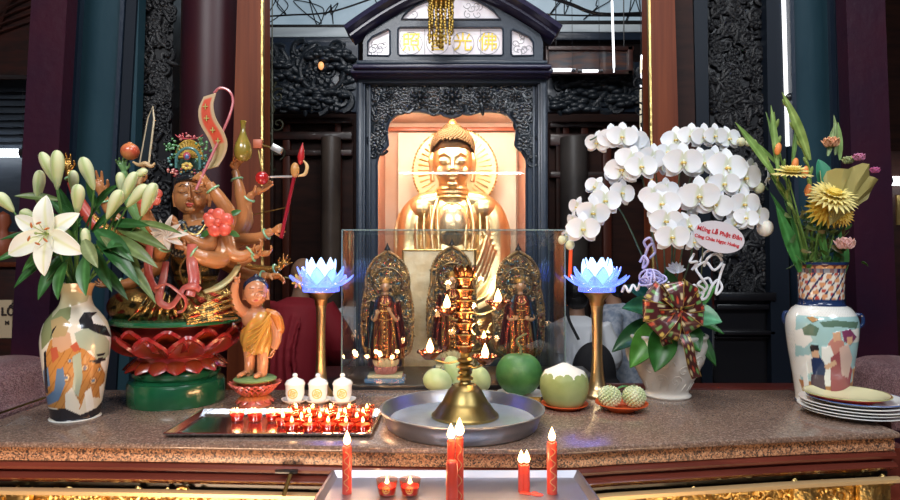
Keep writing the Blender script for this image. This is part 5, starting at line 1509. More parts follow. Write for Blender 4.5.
# white lotus held at the chest
g = MB(); g.col = (.78, .68, .60)
c = K(166, 236, -.17)
for k in range(7):
    a = -PI * .15 + k * PI * .2; g.petal(Matrix.Translation(c) @ Matrix.Rotation(-a, 4, 'Y') @ Matrix.Rotation(R(70), 4, 'X'), .055 + .012 * (k % 2), .024, .3, .4, .0014)
for k in range(4):
    a = PI * .9 + k * PI * .22; g.petal(Matrix.Translation(c) @ Matrix.Rotation(-a, 4, 'Y') @ Matrix.Rotation(R(60), 4, 'X'), .045, .020, -.4, .3, .0014)
g.build('white_lotus', M['petal'], t_k)
# small striped flower at the lower right hand
g = MB(); c = K(299, 281, .03)
for k in range(9):
    a = k * 2 * PI / 9; g.col = (.65, .40, .06) if k % 2 else (.5, .3, .3); g.petal(Matrix.Translation(c) @ Matrix.Rotation(-a, 4, 'Y') @ Matrix.Rotation(R(80), 4, 'X'), .028, .012, .3, .2, .0014)
g.build('yellow_flower', M['petal'], t_k)
MB().tube([K(285, 277, .03), c + V((0, 0, 0))], .002, 6).build('flower_stalk', M['stemm'], t_k)

# ================================================================ CHILD BUDDHA
YQ = 1.985; q = YQ / F; Q = lambda px, py, dy=0: A(px, py, YQ + dy)
bc = V((A(256, 400, YQ).x, YQ - .01, TT))
t_c = thing('child_statue', bc, 'small standing child statue in a gold one-shoulder robe, arm raised, on a pink lotus', 'statue')
g = MB()
for k in range(13):
    a = k * 2 * PI / 13; g.petal(Matrix.Translation(bc + V((0, 0, .035))) @ Matrix.Rotation(a, 4, 'Z') @ Matrix.Translation((.030, 0, 0)) @ Matrix.Rotation(R(25), 4, 'Y'), .040, .030, .6, -.3, .005, 7, 6, colfn=lambda u_, v_: (.42, .08, .06) if u_ > .6 else (.36, .10, .03))
for row in range(2):
    for k in range(10):
        a = (k + row * .5) * 2 * PI / 10; g.petal(Matrix.Translation(bc + V((0, 0, .038))) @ Matrix.Rotation(a, 4, 'Z') @ Matrix.Translation((.032, 0, 0)) @ Matrix.Rotation(-R(55), 4, 'Y'), .062, .050, .75, -.35, .005, 9, 7, colfn=lambda u_, v_: (.46, .09, .07) if u_ > .72 or abs(v_ - .5) > .38 else (.38, .13, .03))
g.col = (.45, .12, .08); g.lathe([(0, 0), (.052, 0), (.05, .01), (.034, .03), (.034, .045), (.055, .078), (0, .08)], bc, 32)
g.build('lotus_base', M['satin'], t_c)
MB().lathe([(0, .078), (.064, .078), (.067, .083), (.06, .088), (0, .09)], bc, 32).build('green_top', mat('mossy_green_paint', (.16, .26, .10), .4), t_c)
g = MB(); ft = A(250, 380, YQ).z
ft = TT + .091
def Z(py): return A(256, py, YQ).z
k0 = (ft - Z(379)); 
hc = Q(256, 292, -.01)
g.ell(hc, (11.5 * q, 11.5 * q, 13 * q), 22, 16); g.ell(Q(256, 297, -.02), (10 * q, 9.5 * q, 8.5 * q), 18, 12)
g.ell(Q(256, 295.5, -.047), (1.8 * q, .006, 2 * q)); g.ell(Q(256, 300.5, -.043), (3 * q, .004, 1 * q))
for s in (-1, 1): g.ell(Q(256 + s * 4.5, 297, -.036), (3 * q, .01, 3 * q)); g.tube([Q(256 + s * 11.6, 289, -.005), Q(256 + s * 11.8, 300, -.007)], [.006, .006], 8, flat=.6)
g.tube([Q(256, 302, -.005), Q(257, 310, 0)], [5 * q, 6 * q], 12)
g.ell(Q(257, 319, 0), (15 * q, 10 * q, 12 * q), 22, 14); g.ell(Q(257, 334, 0), (13.5 * q, 11 * q, 15 * q), 22, 14)
# legs
g.tube(spl([Q(249, 340, .0), Q(250, 356, -.01), Q(249, 372, .0), V((Q(248, 378).x, YQ - .005, ft + .008))], 4), [7 * q, 6 * q, 4.6 * q, 3.6 * q], 14)
g.tube(spl([Q(264, 340, .0), Q(263, 358, -.012), Q(262, 374, -.01), V((Q(262, 382).x, YQ - .02, ft + .008))], 4), [7 * q, 6 * q, 5 * q, 3.8 * q], 14)
for (px, dy, sx) in ((246, -.02, -1), (262, -.035, 1)):
    b = V((Q(px, 380).x, YQ + dy, ft + .007)); g.tube([b + V((0, .02, .003)), b + V((sx * .002 - .004, -.012, 0)), b + V((sx * .004 - .006, -.024, -.002))], [.010, .011, .007], 10, flat=.7)
# arms
g.tube(spl([Q(246, 314, 0), Q(237, 306, -.03), Q(234, 294, -.045), Q(236, 283, -.05)], 4), [6 * q, 5.6 * q, 4.6 * q, 3.4 * q], 12)
add_hand(g, Q(236, 284, -.05), (.15, 0, 1), (0, -1, 0), 13 * q, (.1, 1.3, 1.3, 1.3), .05, .9, -1)
g.tube(spl([Q(270, 314, 0), Q(276, 326, -.0), Q(277, 338, -.01), Q(274, 349, -.015)], 4), [6 * q, 5.6 * q, 4.8 * q, 3.6 * q], 12)
add_hand(g, Q(274, 348, -.015), (-.15, 0, -1), (-1, -.3, 0), 13 * q, (.4, .5, .5, .6), .05, .5, 1)
f = fuse(g, .0016, 1); f.c = [(.50, .21, .10)] * len(f.v); cb = f.build('body', M['satin'], t_c)
g = MB(); g.ell(Q(256, 287, .003), (12.4 * q, 12.2 * q, 11 * q), 20, 12); g.ell(Q(256, 276, .0), (2.5 * q,) * 3);
f = fuse(g, .0018, 0); 
f.c = [(.012, .02, .05)] * len(f.v)
f.v = [v if v.z > Z(287 + 3 * (1 if v.y < YQ else -2)) or v.y > YQ else V((v.x, v.y + .03, v.z)) for v in f.v]
f.build('hair', M['satin'], t_c)
for s in (-1, 1):
    MB().tube([Q(256 + s * 2.5, 291.3, -.046), Q(256 + s * 6.8, 291.5, -.042)], .0011, 6).build('closed_eye', M['dark'], cb)
    MB().tube([Q(256 + s * 2.2, 288.3, -.046), Q(256 + s * 7, 288, -.042)], .0008, 6).build('eyebrow', M['dark'], cb)
MB().ell(Q(256, 300.3, -.0475), (2.6 * q, .002, .9 * q)).build('lips', M['lip'], cb)
g = MB()
def cr(u_, v_):   # cloth from one shoulder round the hips
    a = u_ * 2 * PI; zt = 308 + 15 * (0.5 - .5 * cos(a - .0)) ; 
    return None
prof = [(13.5, 352), (14.5, 347), (16, 340), (15.5, 328), (16, 318), (12, 308)]
prof = [(p.x, p.y) for p in spl([V((a, b, 0)) for a, b in prof], 5)]
n = 56; vs = []; fs = []
for i, (r, y) in enumerate(prof):
    for k in range(n):
        a = k * 2 * PI / n; x = cos(a)
        cut = 311 + (0 if x > .3 else (x - .3) * -17)       # neckline slopes down to the bare shoulder
        yy = max(y, cut) + (3 * x + 1.5 * sin(a * 7) if y > 346 else 0)
        rr = r * (1 + .05 * sin(a * 9 + y * .25)) * q
        vs.append(V((Q(257.5, 320).x + rr * x, YQ + rr * .8 * sin(a) - .002, Z(yy))))
for i in range(len(prof) - 1):
    for k in range(n): fs.append((i * n + k, i * n + (k + 1) % n, (i + 1) * n + (k + 1) % n, (i + 1) * n + k))
cl = [((.48, .27, .045) if sin(v.x * 300 + v.z * 500) > -.3 else (.50, .20, .04)) for v in vs]
g.add(vs, fs, cl)
g.build('robe', M['satin'], t_c)
for k in range(6): MB().tube(spl([Q(271 - k * .5, 313 + k * 2, -.03), Q(262 - k * 1.5, 324 + k * 5, -.048), Q(248 - k * .3, 332 + k * 5, -.04)], 5), .0018, 6).build('fold', mat('orange_gold_fold', (.66, .36, .06), .3, .2) if k == 0 else bpy.data.materials['orange_gold_fold'], t_c)
g = MB(); g.tube(spl([Q(266, 311, -.01), Q(276, 316, -.012), Q(280, 328, -.005), Q(278, 334, .0)], 4), [.010, .015, .015, .012], 12); g.c = [(.50, .17, .03)] * len(g.v); g.build('sleeve', M['satin'], t_c)
# ================================================================ LEFT VASE
def leafc(base, tipc=None, vein=None):
    def f(u_, v_):
        e = abs(v_ - .5)
        c = base if tipc is None else tuple(base[i] * (1 - u_) + tipc[i] * u_ for i in range(3))
        if vein and e < .05: c = vein
        return c
    return f
YV = 1.81; vc = V((A(75.5, 400, YV).x, YV, TT)); v_ = YV / F
t_v = thing('porcelain_vase', vc, 'tall left vase painted with an ochre-robed figure, holding white lilies', 'vase')
pv = [(25, 0), (26, 1.5), (24.5, 5), (27.5, 22), (31, 45), (34, 68), (34.5, 82), (31, 96), (24, 106), (18, 113), (15.5, 120), (15.5, 127), (18, 133), (19.5, 136.5)]
pv = [(p.x * v_ * .89, p.y * v_ * .985) for p in spl([V((a, b, 0)) for a, b in pv], 16)]
Hh = pv[-1][1]
CR = (.70, .66, .55); OC = (.48, .22, .06); BL = (.12, .20, .32); GN = (.36, .42, .32); BK = (.02, .02, .025); RD = (.45, .10, .05); SG = (.22, .25, .12); WH = (.80, .80, .76)
figs = [  # (polygon in photo pixels, colour) later ones on top
    ([(52, 300), (72, 296), (70, 320), (52, 340), (44, 350), (43, 335)], SG),
    ([(56, 285), (92, 285), (86, 305), (60, 312), (53, 320)], (.46, .44, .28)),
    ([(70, 283), (98, 283), (90, 300), (78, 296)], (.60, .35, .18)),
    ([(78, 322), (96, 318), (112, 340), (112, 372), (96, 378), (84, 350)], WH),
    ([(74, 334), (88, 328), (100, 334), (108, 346), (108, 360), (96, 364), (90, 352), (78, 350)], GN),
    ([(48, 352), (52, 340), (62, 334), (70, 344), (84, 350), (98, 364), (104, 378), (102, 402), (84, 396), (80, 408), (48, 406), (46, 380)], OC),
    ([(54, 334), (62, 328), (70, 334), (72, 346), (62, 352), (54, 346)], (.55, .33, .20)),
    ([(52, 322), (62, 318), (70, 324), (66, 336), (54, 338)], (.42, .30, .14)),
    ([(72, 356), (80, 352), (82, 378), (78, 396), (72, 390), (74, 374)], GN),
    ([(58, 368), (64, 366), (66, 382), (60, 398), (50, 404), (46, 398), (56, 388)], BL),
    ([(45, 370), (50, 366), (52, 384), (47, 388)], BL),
    ([(66, 392), (72, 386), (80, 404), (78, 410), (66, 408)], CR),
    ([(84, 392), (90, 388), (94, 412), (86, 412)], WH), ([(98, 390), (104, 386), (106, 408), (100, 408)], WH),
    ([(48, 408), (66, 406), (80, 414), (96, 410), (104, 404), (102, 417), (84, 420), (58, 419), (48, 416)], BK),
    ([(78, 322), (83, 315), (96, 316), (90, 320), (92, 326), (104, 330), (110, 342), (96, 336), (86, 330), (80, 330)], BK),
    ([(52, 348), (58, 346), (60, 356), (54, 362)], RD), ([(46, 352), (48, 350), (50, 392), (47, 392)], BK),
    ([(88, 362), (100, 360), (106, 363), (96, 366)], BK), ([(90, 357), (104, 356), (102, 359)], BK),
    ([(50, 345), (54, 330), (58, 326), (52, 338), (48, 352)], BK), ([(70, 346), (76, 342), (80, 350), (74, 352)], RD),
]
DV = math.atan2(-vc.y, -vc.x) + PI / 2
def vpaint(a, z, r):
    a = a - DV
    if sin(a) > .25: return CR if sin(a * 5 + z * 60) < .6 else SG
    px = 75.5 + r / v_ / .89 * cos(a); py = 421 - z / v_ * 1.0
    if z < .006: return WH
    py = 421 - z / Hh * 134
    c = CR if py > 300 else (.62, .58, .46)
    for P_, cc in figs:
        if inpoly(px, py, P_): c = cc
    if c is OC or c == OC:
        for (qx, qy, qr) in ((66, 376, 5), (84, 368, 4), (92, 382, 4), (76, 400, 4), (56, 392, 3.5), (98, 372, 3), (70, 360, 3), (88, 396, 3.5)):
            d = math.hypot(px - qx, py - qy)
            if d < qr * .45: c = BL
            elif d < qr * .7: c = (.70, .5, .25)
            elif d < qr: c = (.30, .12, .03)
        if sin(px * .9 + py * .5) > .93: c = (.30, .12, .03)
    return c
g = MB(); g.lathe(pv, vc, 400, paint=vpaint, cap=False); g.col = CR
g.lathe([(0, 0.001), (pv[0][0], 0)], vc, 60, cap=False); g.lathe([pv[-1], (pv[-1][0] - .004, pv[-1][1]), (pv[-14][0] - .005, pv[-14][1]), (0, pv[-20][1])], vc, 60, cap=False)
g.build('body', M['paint'], t_v)

# lilies
t_l = thing('lily_bouquet', vc + V((0, 0, Hh * .97)), 'bouquet of white lilies with one open bloom and green leaves, in the left vase', 'flowers')
mouth = vc + V((0, 0, Hh * .9)); rd = random.Random(5)
Lp = lambda px, py, dy=0: A(px, py, YV + dy)
SGN = (.10, .22, .06)
def stem(p, mid=None, r=.0032, parent=t_l, m0=None, col=SGN):
    m0 = m0 or mouth + V((rd.uniform(-.018, .018), rd.uniform(-.015, .015), 0)); mid = mid or (m0 * .45 + p * .55 + V((0, 0, -.02)))
    g = MB(); g.col = col; g.tube(spl([m0 + V((0, 0, -.10)), m0, mid, p], 6), [r * 1.2, r, r * .8], 8); return g.build('stem', M['leaf'], parent)
# open bloom facing camera
fc = Lp(77 - 28.5, 234, -.10)
stem(fc + V((0, .03, -.01)))
g = MB()
def lilyc(u_, v_):
    e = abs(v_ - .5); b = (.84, .82, .62); w_ = (.88, .87, .76)
    if e < .08: return (.78, .78, .45)
    k = min(1, u_ * 1.6); return tuple(b[i] * (1 - k) + w_[i] * k for i in range(3))
wl = lambda q: sin(PI * min(1, .12 + .88 * q)) ** .8
for k, (ang, L, W, lift) in enumerate(((92, 34, 20, 24), (35, 32, 17, 18), (-28, 36, 21, 22), (-92, 37, 18, 26), (207, 40, 21, 20), (152, 34, 16, 20))):
    Mx = Matrix.Translation(fc) @ Matrix.Rotation(-R(ang), 4, 'Y') @ Matrix.Rotation(R(90), 4, 'X') @ Matrix.Rotation(-R(lift), 4, 'Y')
    g.petal(Mx, L * v_ * 1.10, W * v_, .75, .22 if k % 2 else .3, .0016, 12, 8, ruffle=.03, colfn=lilyc, wid=wl)
bl_ = g.build('bloom', M['petal'], t_l)
for k in range(6):
    a = R(20 + k * 60 + rd.uniform(-12, 12)); e = fc + V((cos(a) * 9.5 * v_, -.045, sin(a) * 9.5 * v_))
    g = MB(); g.col = (.55, .65, .25); g.tube(spl([fc + V((0, -.004, 0)), fc + V((cos(a) * 4 * v_, -.025, sin(a) * 4 * v_)), e], 4), .0012, 6); s_ = g.build('stamen', M['leaf'], bl_)
    g = MB(); g.col = (.45, .13, .02); g.ell(e, (.0085, .003, .003), 8, 6, Matrix.Rotation(rd.uniform(0, 3), 4, 'Y')); g.build('anther', M['matte'], bl_)
g = MB(); g.col = (.35, .45, .15); g.tube([fc, fc + V((.0, -.05, .0))], [.003, .002], 7); g.ell(fc + V((0, -.052, 0)), .004); g.build('pistil', M['leaf'], bl_)
# buds: (base px, tip px, width px, dy)
def budc(u_): return None
def bud(b, t_, w_, dy, parent=t_l, gr=.5, stemmed=True):
    p0 = Lp(*b, dy); p1 = Lp(*t_, dy - .01); d = p1 - p0; L = d.length; Mx = Matrix.Translation(p0) @ frame_to(d)
    r = w_ * .5 * v_
    prof = spl([V((.15, 0, 0)), V((.42, .12, 0)), V((.72, .35, 0)), V((.98, .62, 0)), V((.86, .85, 0)), V((.45, .97, 0)), V((0, 1, 0))], 4)
    def pc(a, z, rr):
        k = z / L; c1 = (.30, .40, .12); c2 = (.70, .72, .45); m = min(1, abs(sin(a * 1.5)) * 1.1) * (.35 + .65 * k) + (1 - gr) * .25; m = min(1, m)
        return tuple(c1[i] * (1 - m) + c2[i] * m for i in range(3))
    g = MB(); g.lathe([(p.x * r, p.y * L) for p in prof], (0, 0, 0), 24, fr=lambda a, z, q_: q_ * (1 + .07 * cos(3 * a)), rot=Mx, paint=pc)
    g.build('bud', M['petal'], parent)
    if stemmed: stem(p0, p0 * .6 + mouth * .4 - d * .1 + V((0, 0, -.01)))
for b in (((57, 186), (41, 152), 11, -.02), ((57, 190), (57, 150), 12.5, -.05), ((37, 203), (40, 170), 11, -.0), ((94, 190), (82, 157), 12.5, -.04), ((77, 214), (78, 184), 12, -.08),
          ((74, 196), (73, 170), 10, .03), ((107, 219), (121, 190), 12, -.06), ((120, 205), (136, 172), 11, -.04), ((127, 207), (147, 185), 11.5, -.05), ((142, 216), (155, 183), 12.5, -.06),
          ((122, 196), (120, 172), 9, -.02), ((14, 212), (-4, 193), 12, -.03), ((36, 218), (20, 212), 11, -.02), ((88, 258), (85, 228), 9, -.07), ((132, 178), (147, 170), 8, -.03)): bud(*b)
# leaves (base px, tip px, width px, curl, dy, colour)
G1, G2, G3, G4 = (.035, .14, .035), (.06, .20, .05), (.16, .22, .07), (.30, .34, .16)
lv = [((60, 200), (14, 196), 9, .5, .0, G3), ((66, 236), (22, 272), 12, .7, -.06, G2), ((60, 250), (14, 288), 11, .6, -.04, G1), ((46, 232), (0, 240), 9, .4, .0, G1), ((40, 244), (-6, 262), 9, .4, .01, G2),
      ((78, 232), (58, 186), 11, .3, .02, G1), ((80, 226), (50, 200), 12, .3, .0, G1), ((84, 232), (108, 196), 11, .3, -.02, G1), ((92, 232), (128, 206), 12, .4, -.02, G1), ((96, 230), (134, 262), 17, .7, -.08, G1),
      ((98, 240), (140, 286), 15, .8, -.09, G1), ((108, 236), (158, 268), 15, .7, -.07, G3), ((118, 228), (168, 250), 13, .5, -.05, G3), ((130, 222), (182, 234), 12, .3, -.05, G3), ((112, 224), (150, 226), 11, .5, -.04, G1),
      ((108, 248), (156, 304), 13, .7, -.08, G3), ((86, 256), (86, 296), 15, .5, -.11, G2), ((66, 262), (58, 300), 14, .5, -.09, G2), ((60, 256), (38, 300), 12, .6, -.05, G1), ((76, 250), (46, 282), 12, .5, -.04, G1), ((90, 244), (112, 292), 13, .6, -.06, G1),
      ((84, 240), (98, 268), 13, .5, -.12, G4), ((80, 250), (66, 226), 9, .2, -.02, G2), ((100, 214), (86, 176), 9, .2, .02, G1), ((72, 224), (32, 212), 9, .3, .03, G1), ((118, 256), (100, 236), 12, .4, -.09, G4),
      ((102, 252), (124, 246), 12, .5, -.1, G1), ((70, 240), (84, 216), 11, .3, -.03, G1), ((58, 236), (36, 258), 11, .5, -.02, G1), ((94, 206), (120, 184), 10, .3, .02, G1), ((120, 246), (142, 276), 11, .6, -.03, G3), ((96, 262), (128, 300), 11, .5, -.0, G1)]
def leafat(P0, P1, W, curl, col, parent, roll=0, name='leaf', th=.0007, tipc=None, m='leaf', cup=.25):
    d = P1 - P0; L = d.length; ch = (sin(curl / 2) / (curl / 2)) if curl else 1
    z_ = V((0, -.75, .65)); x_ = d.normalized(); y_ = z_.cross(x_).normalized(); z2 = x_.cross(y_)
    Rm = Matrix((x_, y_, z2)).transposed().to_4x4() @ Matrix.Rotation(roll, 4, 'X') @ Matrix.Rotation(-curl / 2, 4, 'Y')
    g = MB(); g.petal(Matrix.Translation(P0) @ Rm, L / ch, W, curl, cup, th, 12, 6, colfn=leafc(col, tipc, tuple(min(1, c * 1.5 + .02) for c in col)), wid=lambda q: sin(PI * min(1, .08 + .92 * q)) ** .9)
    return g.build(name, M[m], parent)
for (b, t2, W, cu, dy, c) in lv: leafat(Lp(*b, dy + .02), Lp(*t2, dy - .03), W * v_ * .95, cu, tuple(q * .78 for q in c), t_l, rd.uniform(-.4, .4))
for k in range(7): stem(Lp(60 + k * 7, 228 + (k % 3) * 8, .01))

# ================================================================ RIGHT VASE
YW = 2.0; wc = V((A(822, 400, YW).x, YW, TT)); w_ = YW / F
t_w = thing('porcelain_vase', wc, 'right vase with relief figures on pale blue and a patterned neck', 'vase')
pw = [(26, 0), (27, 2), (26, 6), (29, 28), (33, 52), (35.5, 72), (35, 84), (30, 93), (23.5, 98), (22, 101), (22, 103)]
pw = [(p.x * w_ * .9, p.y * w_) for p in spl([V((a, b, 0)) for a, b in pw], 16)]
neck = [(22, 103), (22.5, 118), (23.5, 132), (26, 138), (26.5, 140)]; neck = [(p.x * w_ * .9, p.y * w_) for p in spl([V((a, b, 0)) for a, b in neck], 9)]
LB = (.34, .55, .56); MR = (.32, .08, .09); NV = (.012, .03, .10); SK = (.62, .38, .24); DG = (.10, .18, .13)
F2 = [([(798, 321), (858, 321), (855, 400), (806, 400), (797, 360)], LB),
      ([(797, 336), (808, 332), (814, 344), (806, 352), (797, 350)], WH), ([(798, 362), (812, 358), (818, 372), (804, 382), (798, 378)], WH), ([(846, 334), (856, 332), (857, 346), (848, 346)], WH),
      ([(800, 384), (856, 384), (853, 402), (806, 402)], (.42, .20, .08)),
      ([(804, 333), (812, 328), (820, 332), (817, 340), (806, 340)], DG), ([(820, 326), (834, 324), (856, 326), (854, 332), (838, 330), (824, 331)], DG), ([(808, 322), (814, 321), (820, 324), (814, 327)], (.45, .25, .10)),
      ([(828, 346), (834, 338), (842, 344), (844, 356), (834, 366), (828, 356)], (.50, .22, .18)), ([(832, 336), (839, 334), (840, 343), (833, 344)], SK),
      ([(822, 350), (830, 348), (836, 366), (830, 388), (822, 388)], WH), ([(830, 360), (842, 350), (850, 372), (846, 396), (830, 396)], MR), ([(838, 350), (846, 346), (850, 360), (846, 380), (840, 376)], (.60, .42, .36)),
      ([(840, 334), (848, 332), (854, 340), (848, 348), (842, 344)], (.20, .05, .12)), ([(845, 340), (850, 339), (850, 346), (845, 347)], SK),
      ([(812, 362), (820, 358), (826, 368), (824, 380), (814, 380)], NV), ([(812, 378), (824, 378), (826, 396), (812, 396)], (.08, .05, .07)), ([(812, 352), (819, 351), (820, 360), (813, 360)], SK), ([(811, 349), (819, 348), (820, 353), (812, 355)], BK),
      ([(824, 368), (834, 362), (836, 366), (826, 372)], SK), ([(850, 372), (856, 366), (855, 388), (849, 392)], (.50, .24, .10)), ([(804, 372), (808, 366), (811, 400), (806, 402)], WH)]
DW = math.atan2(-wc.y, -wc.x) + PI / 2
def wpaint(a, z, r):
    a = a - DW
    px = 822 + r / w_ / .9 * cos(a); py = 409 - z / w_
    if z > 97 * w_: return NV
    if z < 3 * w_: return (.03, .05, .10)
    if sin(a) > .2: return WH if sin(a * 90) * sin(z * 900) < .5 else (.62, .62, .58)
    c = WH if sin(a * 70) * sin(z * 600) < .5 else (.66, .66, .62)
    for P_, cc in F2:
        if inpoly(px, py, P_): c = cc
    return c
def npaint(a, z, r):
    k = (z / w_ - 103) / 37
    if k > .93 or k < .03: return NV
    if k > .72:
        return (.62, .30, .12) if math.hypot(((a * 8 / PI) % 1 - .5) * 1.2, (k - .83) * 6) < .5 else (.16, .04, .02)
    n = sin(a * 9 + k * 3) * sin(k * 19 - a * 3); n2 = sin(a * 17 - k * 21)
    if n > .35: return (.62, .30, .14)
    if n2 > .65: return NV
    if n < -.6: return (.45, .08, .06)
    return (.74, .70, .62)
def wfr(a, z, r):
    a = a - DW
    px = 822 + r / w_ / .9 * cos(a); py = 409 - z / w_
    if sin(a) > .2 or z > 97 * w_ or z < 3 * w_: return r
    for P_, cc in F2[7:]:
        if inpoly(px, py, P_): return r + .0025
    return r
g = MB(); g.lathe(pw, wc, 400, fr=wfr, paint=wpaint, cap=False); g.build('body', M['paint'], t_w)
g = MB(); g.lathe(neck + [(neck[-1][0] - .004, neck[-1][1]), (neck[8][0] - .005, neck[8][1])], wc, 200, paint=npaint, cap=False); g.build('neck', M['paint'], t_w)
g = MB(); g.col = NV
for s in (-1, 1):
    b = wc + V((s * 30 * w_ * cos(DW), s * 30 * w_ * sin(DW), 80 * w_)); g = MB(); g.col = NV
    g.tube(spl([b + V((-s * .01, 0, .03)), b + V((s * .012, -.004, .026)), b + V((s * .014, -.004, .0)), b + V((-s * .004, 0, -.012)), b + V((-s * .002, -.002, .006))], 5), .0055, 8)
    g.build('handle', M['paint'], t_w)

# yellow flower bouquet
Wp = lambda px, py, dy=0: A(px, py, YW + dy)
t_y = thing('yellow_bouquet', wc + V((0, 0, 135 * w_)), 'bouquet of yellow chrysanthemums, gladiolus spikes and wrapped roses in the right vase', 'flowers')
m2 = wc + V((0, 0, 138 * w_)); rd = random.Random(8)
GL = (.16, .30, .08)
def ystem(p, c=GL, r=.003):
    g = MB(); g.col = c; b = m2 + V((rd.uniform(-.03, .03), rd.uniform(-.02, .02), -.02)); g.tube(spl([b, b * .5 + p * .5 + V((rd.uniform(-.01, .01), 0, 0)), p], 6), [r, r * .8], 7); return g.build('stem', M['leaf'], t_y)
# blades
for (b, t2, W, cu, dy, c) in (((776, 178), (735, 122), 9, .15, -.04, (.22, .36, .10)), ((778, 176), (766, 112), 7, .12, -.03, (.20, .34, .10)), ((778, 172), (771, 105), 6, .1, -.05, (.24, .38, .12)),
                          ((792, 165), (797, 118), 5, .1, .0, (.22, .38, .12)), ((810, 160), (782, 92), 9, .25, -.06, (.26, .36, .10)), ((800, 272), (776, 205), 13, .1, -.02, (.05, .20, .05)), ((806, 275), (784, 200), 11, .1, .0, (.06, .22, .06)),
                          ((812, 272), (770, 192), 9, .15, .02, (.05, .17, .04)), ((838, 282), (846, 240), 12, .15, .03, (.05, .20, .05)), ((834, 284), (842, 225), 10, .1, .02, (.06, .22, .06)), ((828, 275), (812, 195), 8, .1, -.01, (.08, .22, .05)),
                          ((782, 170), (750, 138), 6, .1, -.02, (.25, .40, .12)), ((790, 205), (768, 170), 7, .2, -.02, (.12, .26, .07)), ((835, 155), (834, 115), 7, .15, -.02, (.35, .45, .22)), ((828, 156), (836, 122), 6, .1, -.02, (.30, .42, .2)), ((840, 160), (838, 122), 6, .1, .0, (.28, .42, .15))):
    leafat(Wp(*b, dy), Wp(*t2, dy - .01), W * w_, cu, c, t_y, rd.uniform(-.5, .5), 'blade', th=.0012)
# stalk with gladiolus buds
def spike(pts, n, c=(.30, .42, .12)):
    S = spl([Wp(x, y, d) for x, y, d in pts], 6); g = MB(); g.col = (.20, .32, .08); g.tube(S, [.0045, .0035, .002], 8)
    for k in range(n):
        i = int(len(S) * (.35 + .6 * k / n)); i = min(i, len(S) - 2); d = (S[i + 1] - S[i]).normalized(); s = 1 if k % 2 else -1; g.col = c
        dd = (d + V((s * .35, -.1, 0))).normalized(); g.ell(S[i] + dd * .014, (.0055, .0055, .017), 8, 6, frame_to(dd))
    g.build('gladiolus_spike', M['leaf'], t_y)
spike([(812, 260, 0), (811, 200, -.03), (808, 165, -.05), (795, 130, -.06), (784, 96, -.06)], 9)
spike([(808, 262, 0), (798, 220, -.02), (782, 190, -.03), (768, 165, -.04), (745, 132, -.04)], 8)
spike([(806, 262, 0), (794, 215, 0), (786, 180, -.01), (778, 145, -.02), (774, 112, -.03)], 8)
# orange buds
for (px, py) in ((795, 164), (805, 172), (778, 149), (808, 190)):
    g = MB(); g.col = (.75, .25, .06); g.ell(Wp(px, py, -.07), (.010, .010, .020), 10, 8, Matrix.Rotation(.2, 4, 'Y')); g.build('orange_bud', M['petal'], t_y)
def mum(px, py, dy, r, c1, c2, tilt, n=3):
    c = Wp(px, py, dy); o_ = ystem(c + V((0, .02, -.01))); g = MB(); R_ = r * w_
    base = Matrix.Translation(c) @ Matrix.Rotation(tilt, 4, 'X')
    for row in range(n + 2):
        m = 24 - row * 3
        for k in range(m):
            a = (k + row * .5) * 2 * PI / m; el = R(5 + row * 17); L = R_ * (1 - row * .13) * rd.uniform(.9, 1.08); g.col = tuple(c1[i] * (1 - row / (n + 1)) + c2[i] * (row / (n + 1)) for i in range(3))
            g.petal(base @ Matrix.Rotation(a, 4, 'Z') @ Matrix.Rotation(-el, 4, 'Y'), L, R_ * .22, .3, .3, .0008, 6, 2)
    g.col = (.80, .55, .08); g.ell(base @ V((0, 0, R_ * .18)), (R_ * .3, R_ * .3, R_ * .2), 12, 8)
    g.build('chrysanthemum', M['petal'], t_y)
YL, YO = (.85, .72, .28), (.90, .76, .25)
mum(792, 174, -.09, 18, YL, YO, .25); mum(832, 197, -.10, 25, YL, YO, .7); mum(828, 206, -.07, 22, (.78, .50, .06), (.85, .62, .12), 1.5); mum(841, 214, -.05, 14, (.75, .45, .05), (.80, .55, .10), 1.3)
# small greenery sprigs
g = MB()
for k in range(170):
    px = rd.gauss(818, 13); py = rd.uniform(205, 268); p = Wp(px, py, rd.uniform(-.05, .04)); g.col = rd.choice(((.06, .14, .03), (.12, .18, .05), (.20, .16, .06), (.05, .10, .03)))
    g.petal(Matrix.Translation(p) @ Euler((rd.uniform(0, 6), rd.uniform(0, 6), rd.uniform(0, 6))).to_matrix().to_4x4(), rd.uniform(.02, .045), .013, .5, .2, .0006, 5, 2)
for k in range(16):
    g.col = (.10, .15, .04); p = Wp(rd.gauss(818, 14), rd.uniform(205, 240), rd.uniform(-.04, .03)); g.tube([m2 + V((rd.uniform(-.03, .03), rd.uniform(-.02, .02), -.02)), p], .0013, 5)
o = g.build('filler_greenery', M['leaf'], t_y); o['kind'] = 'stuff'
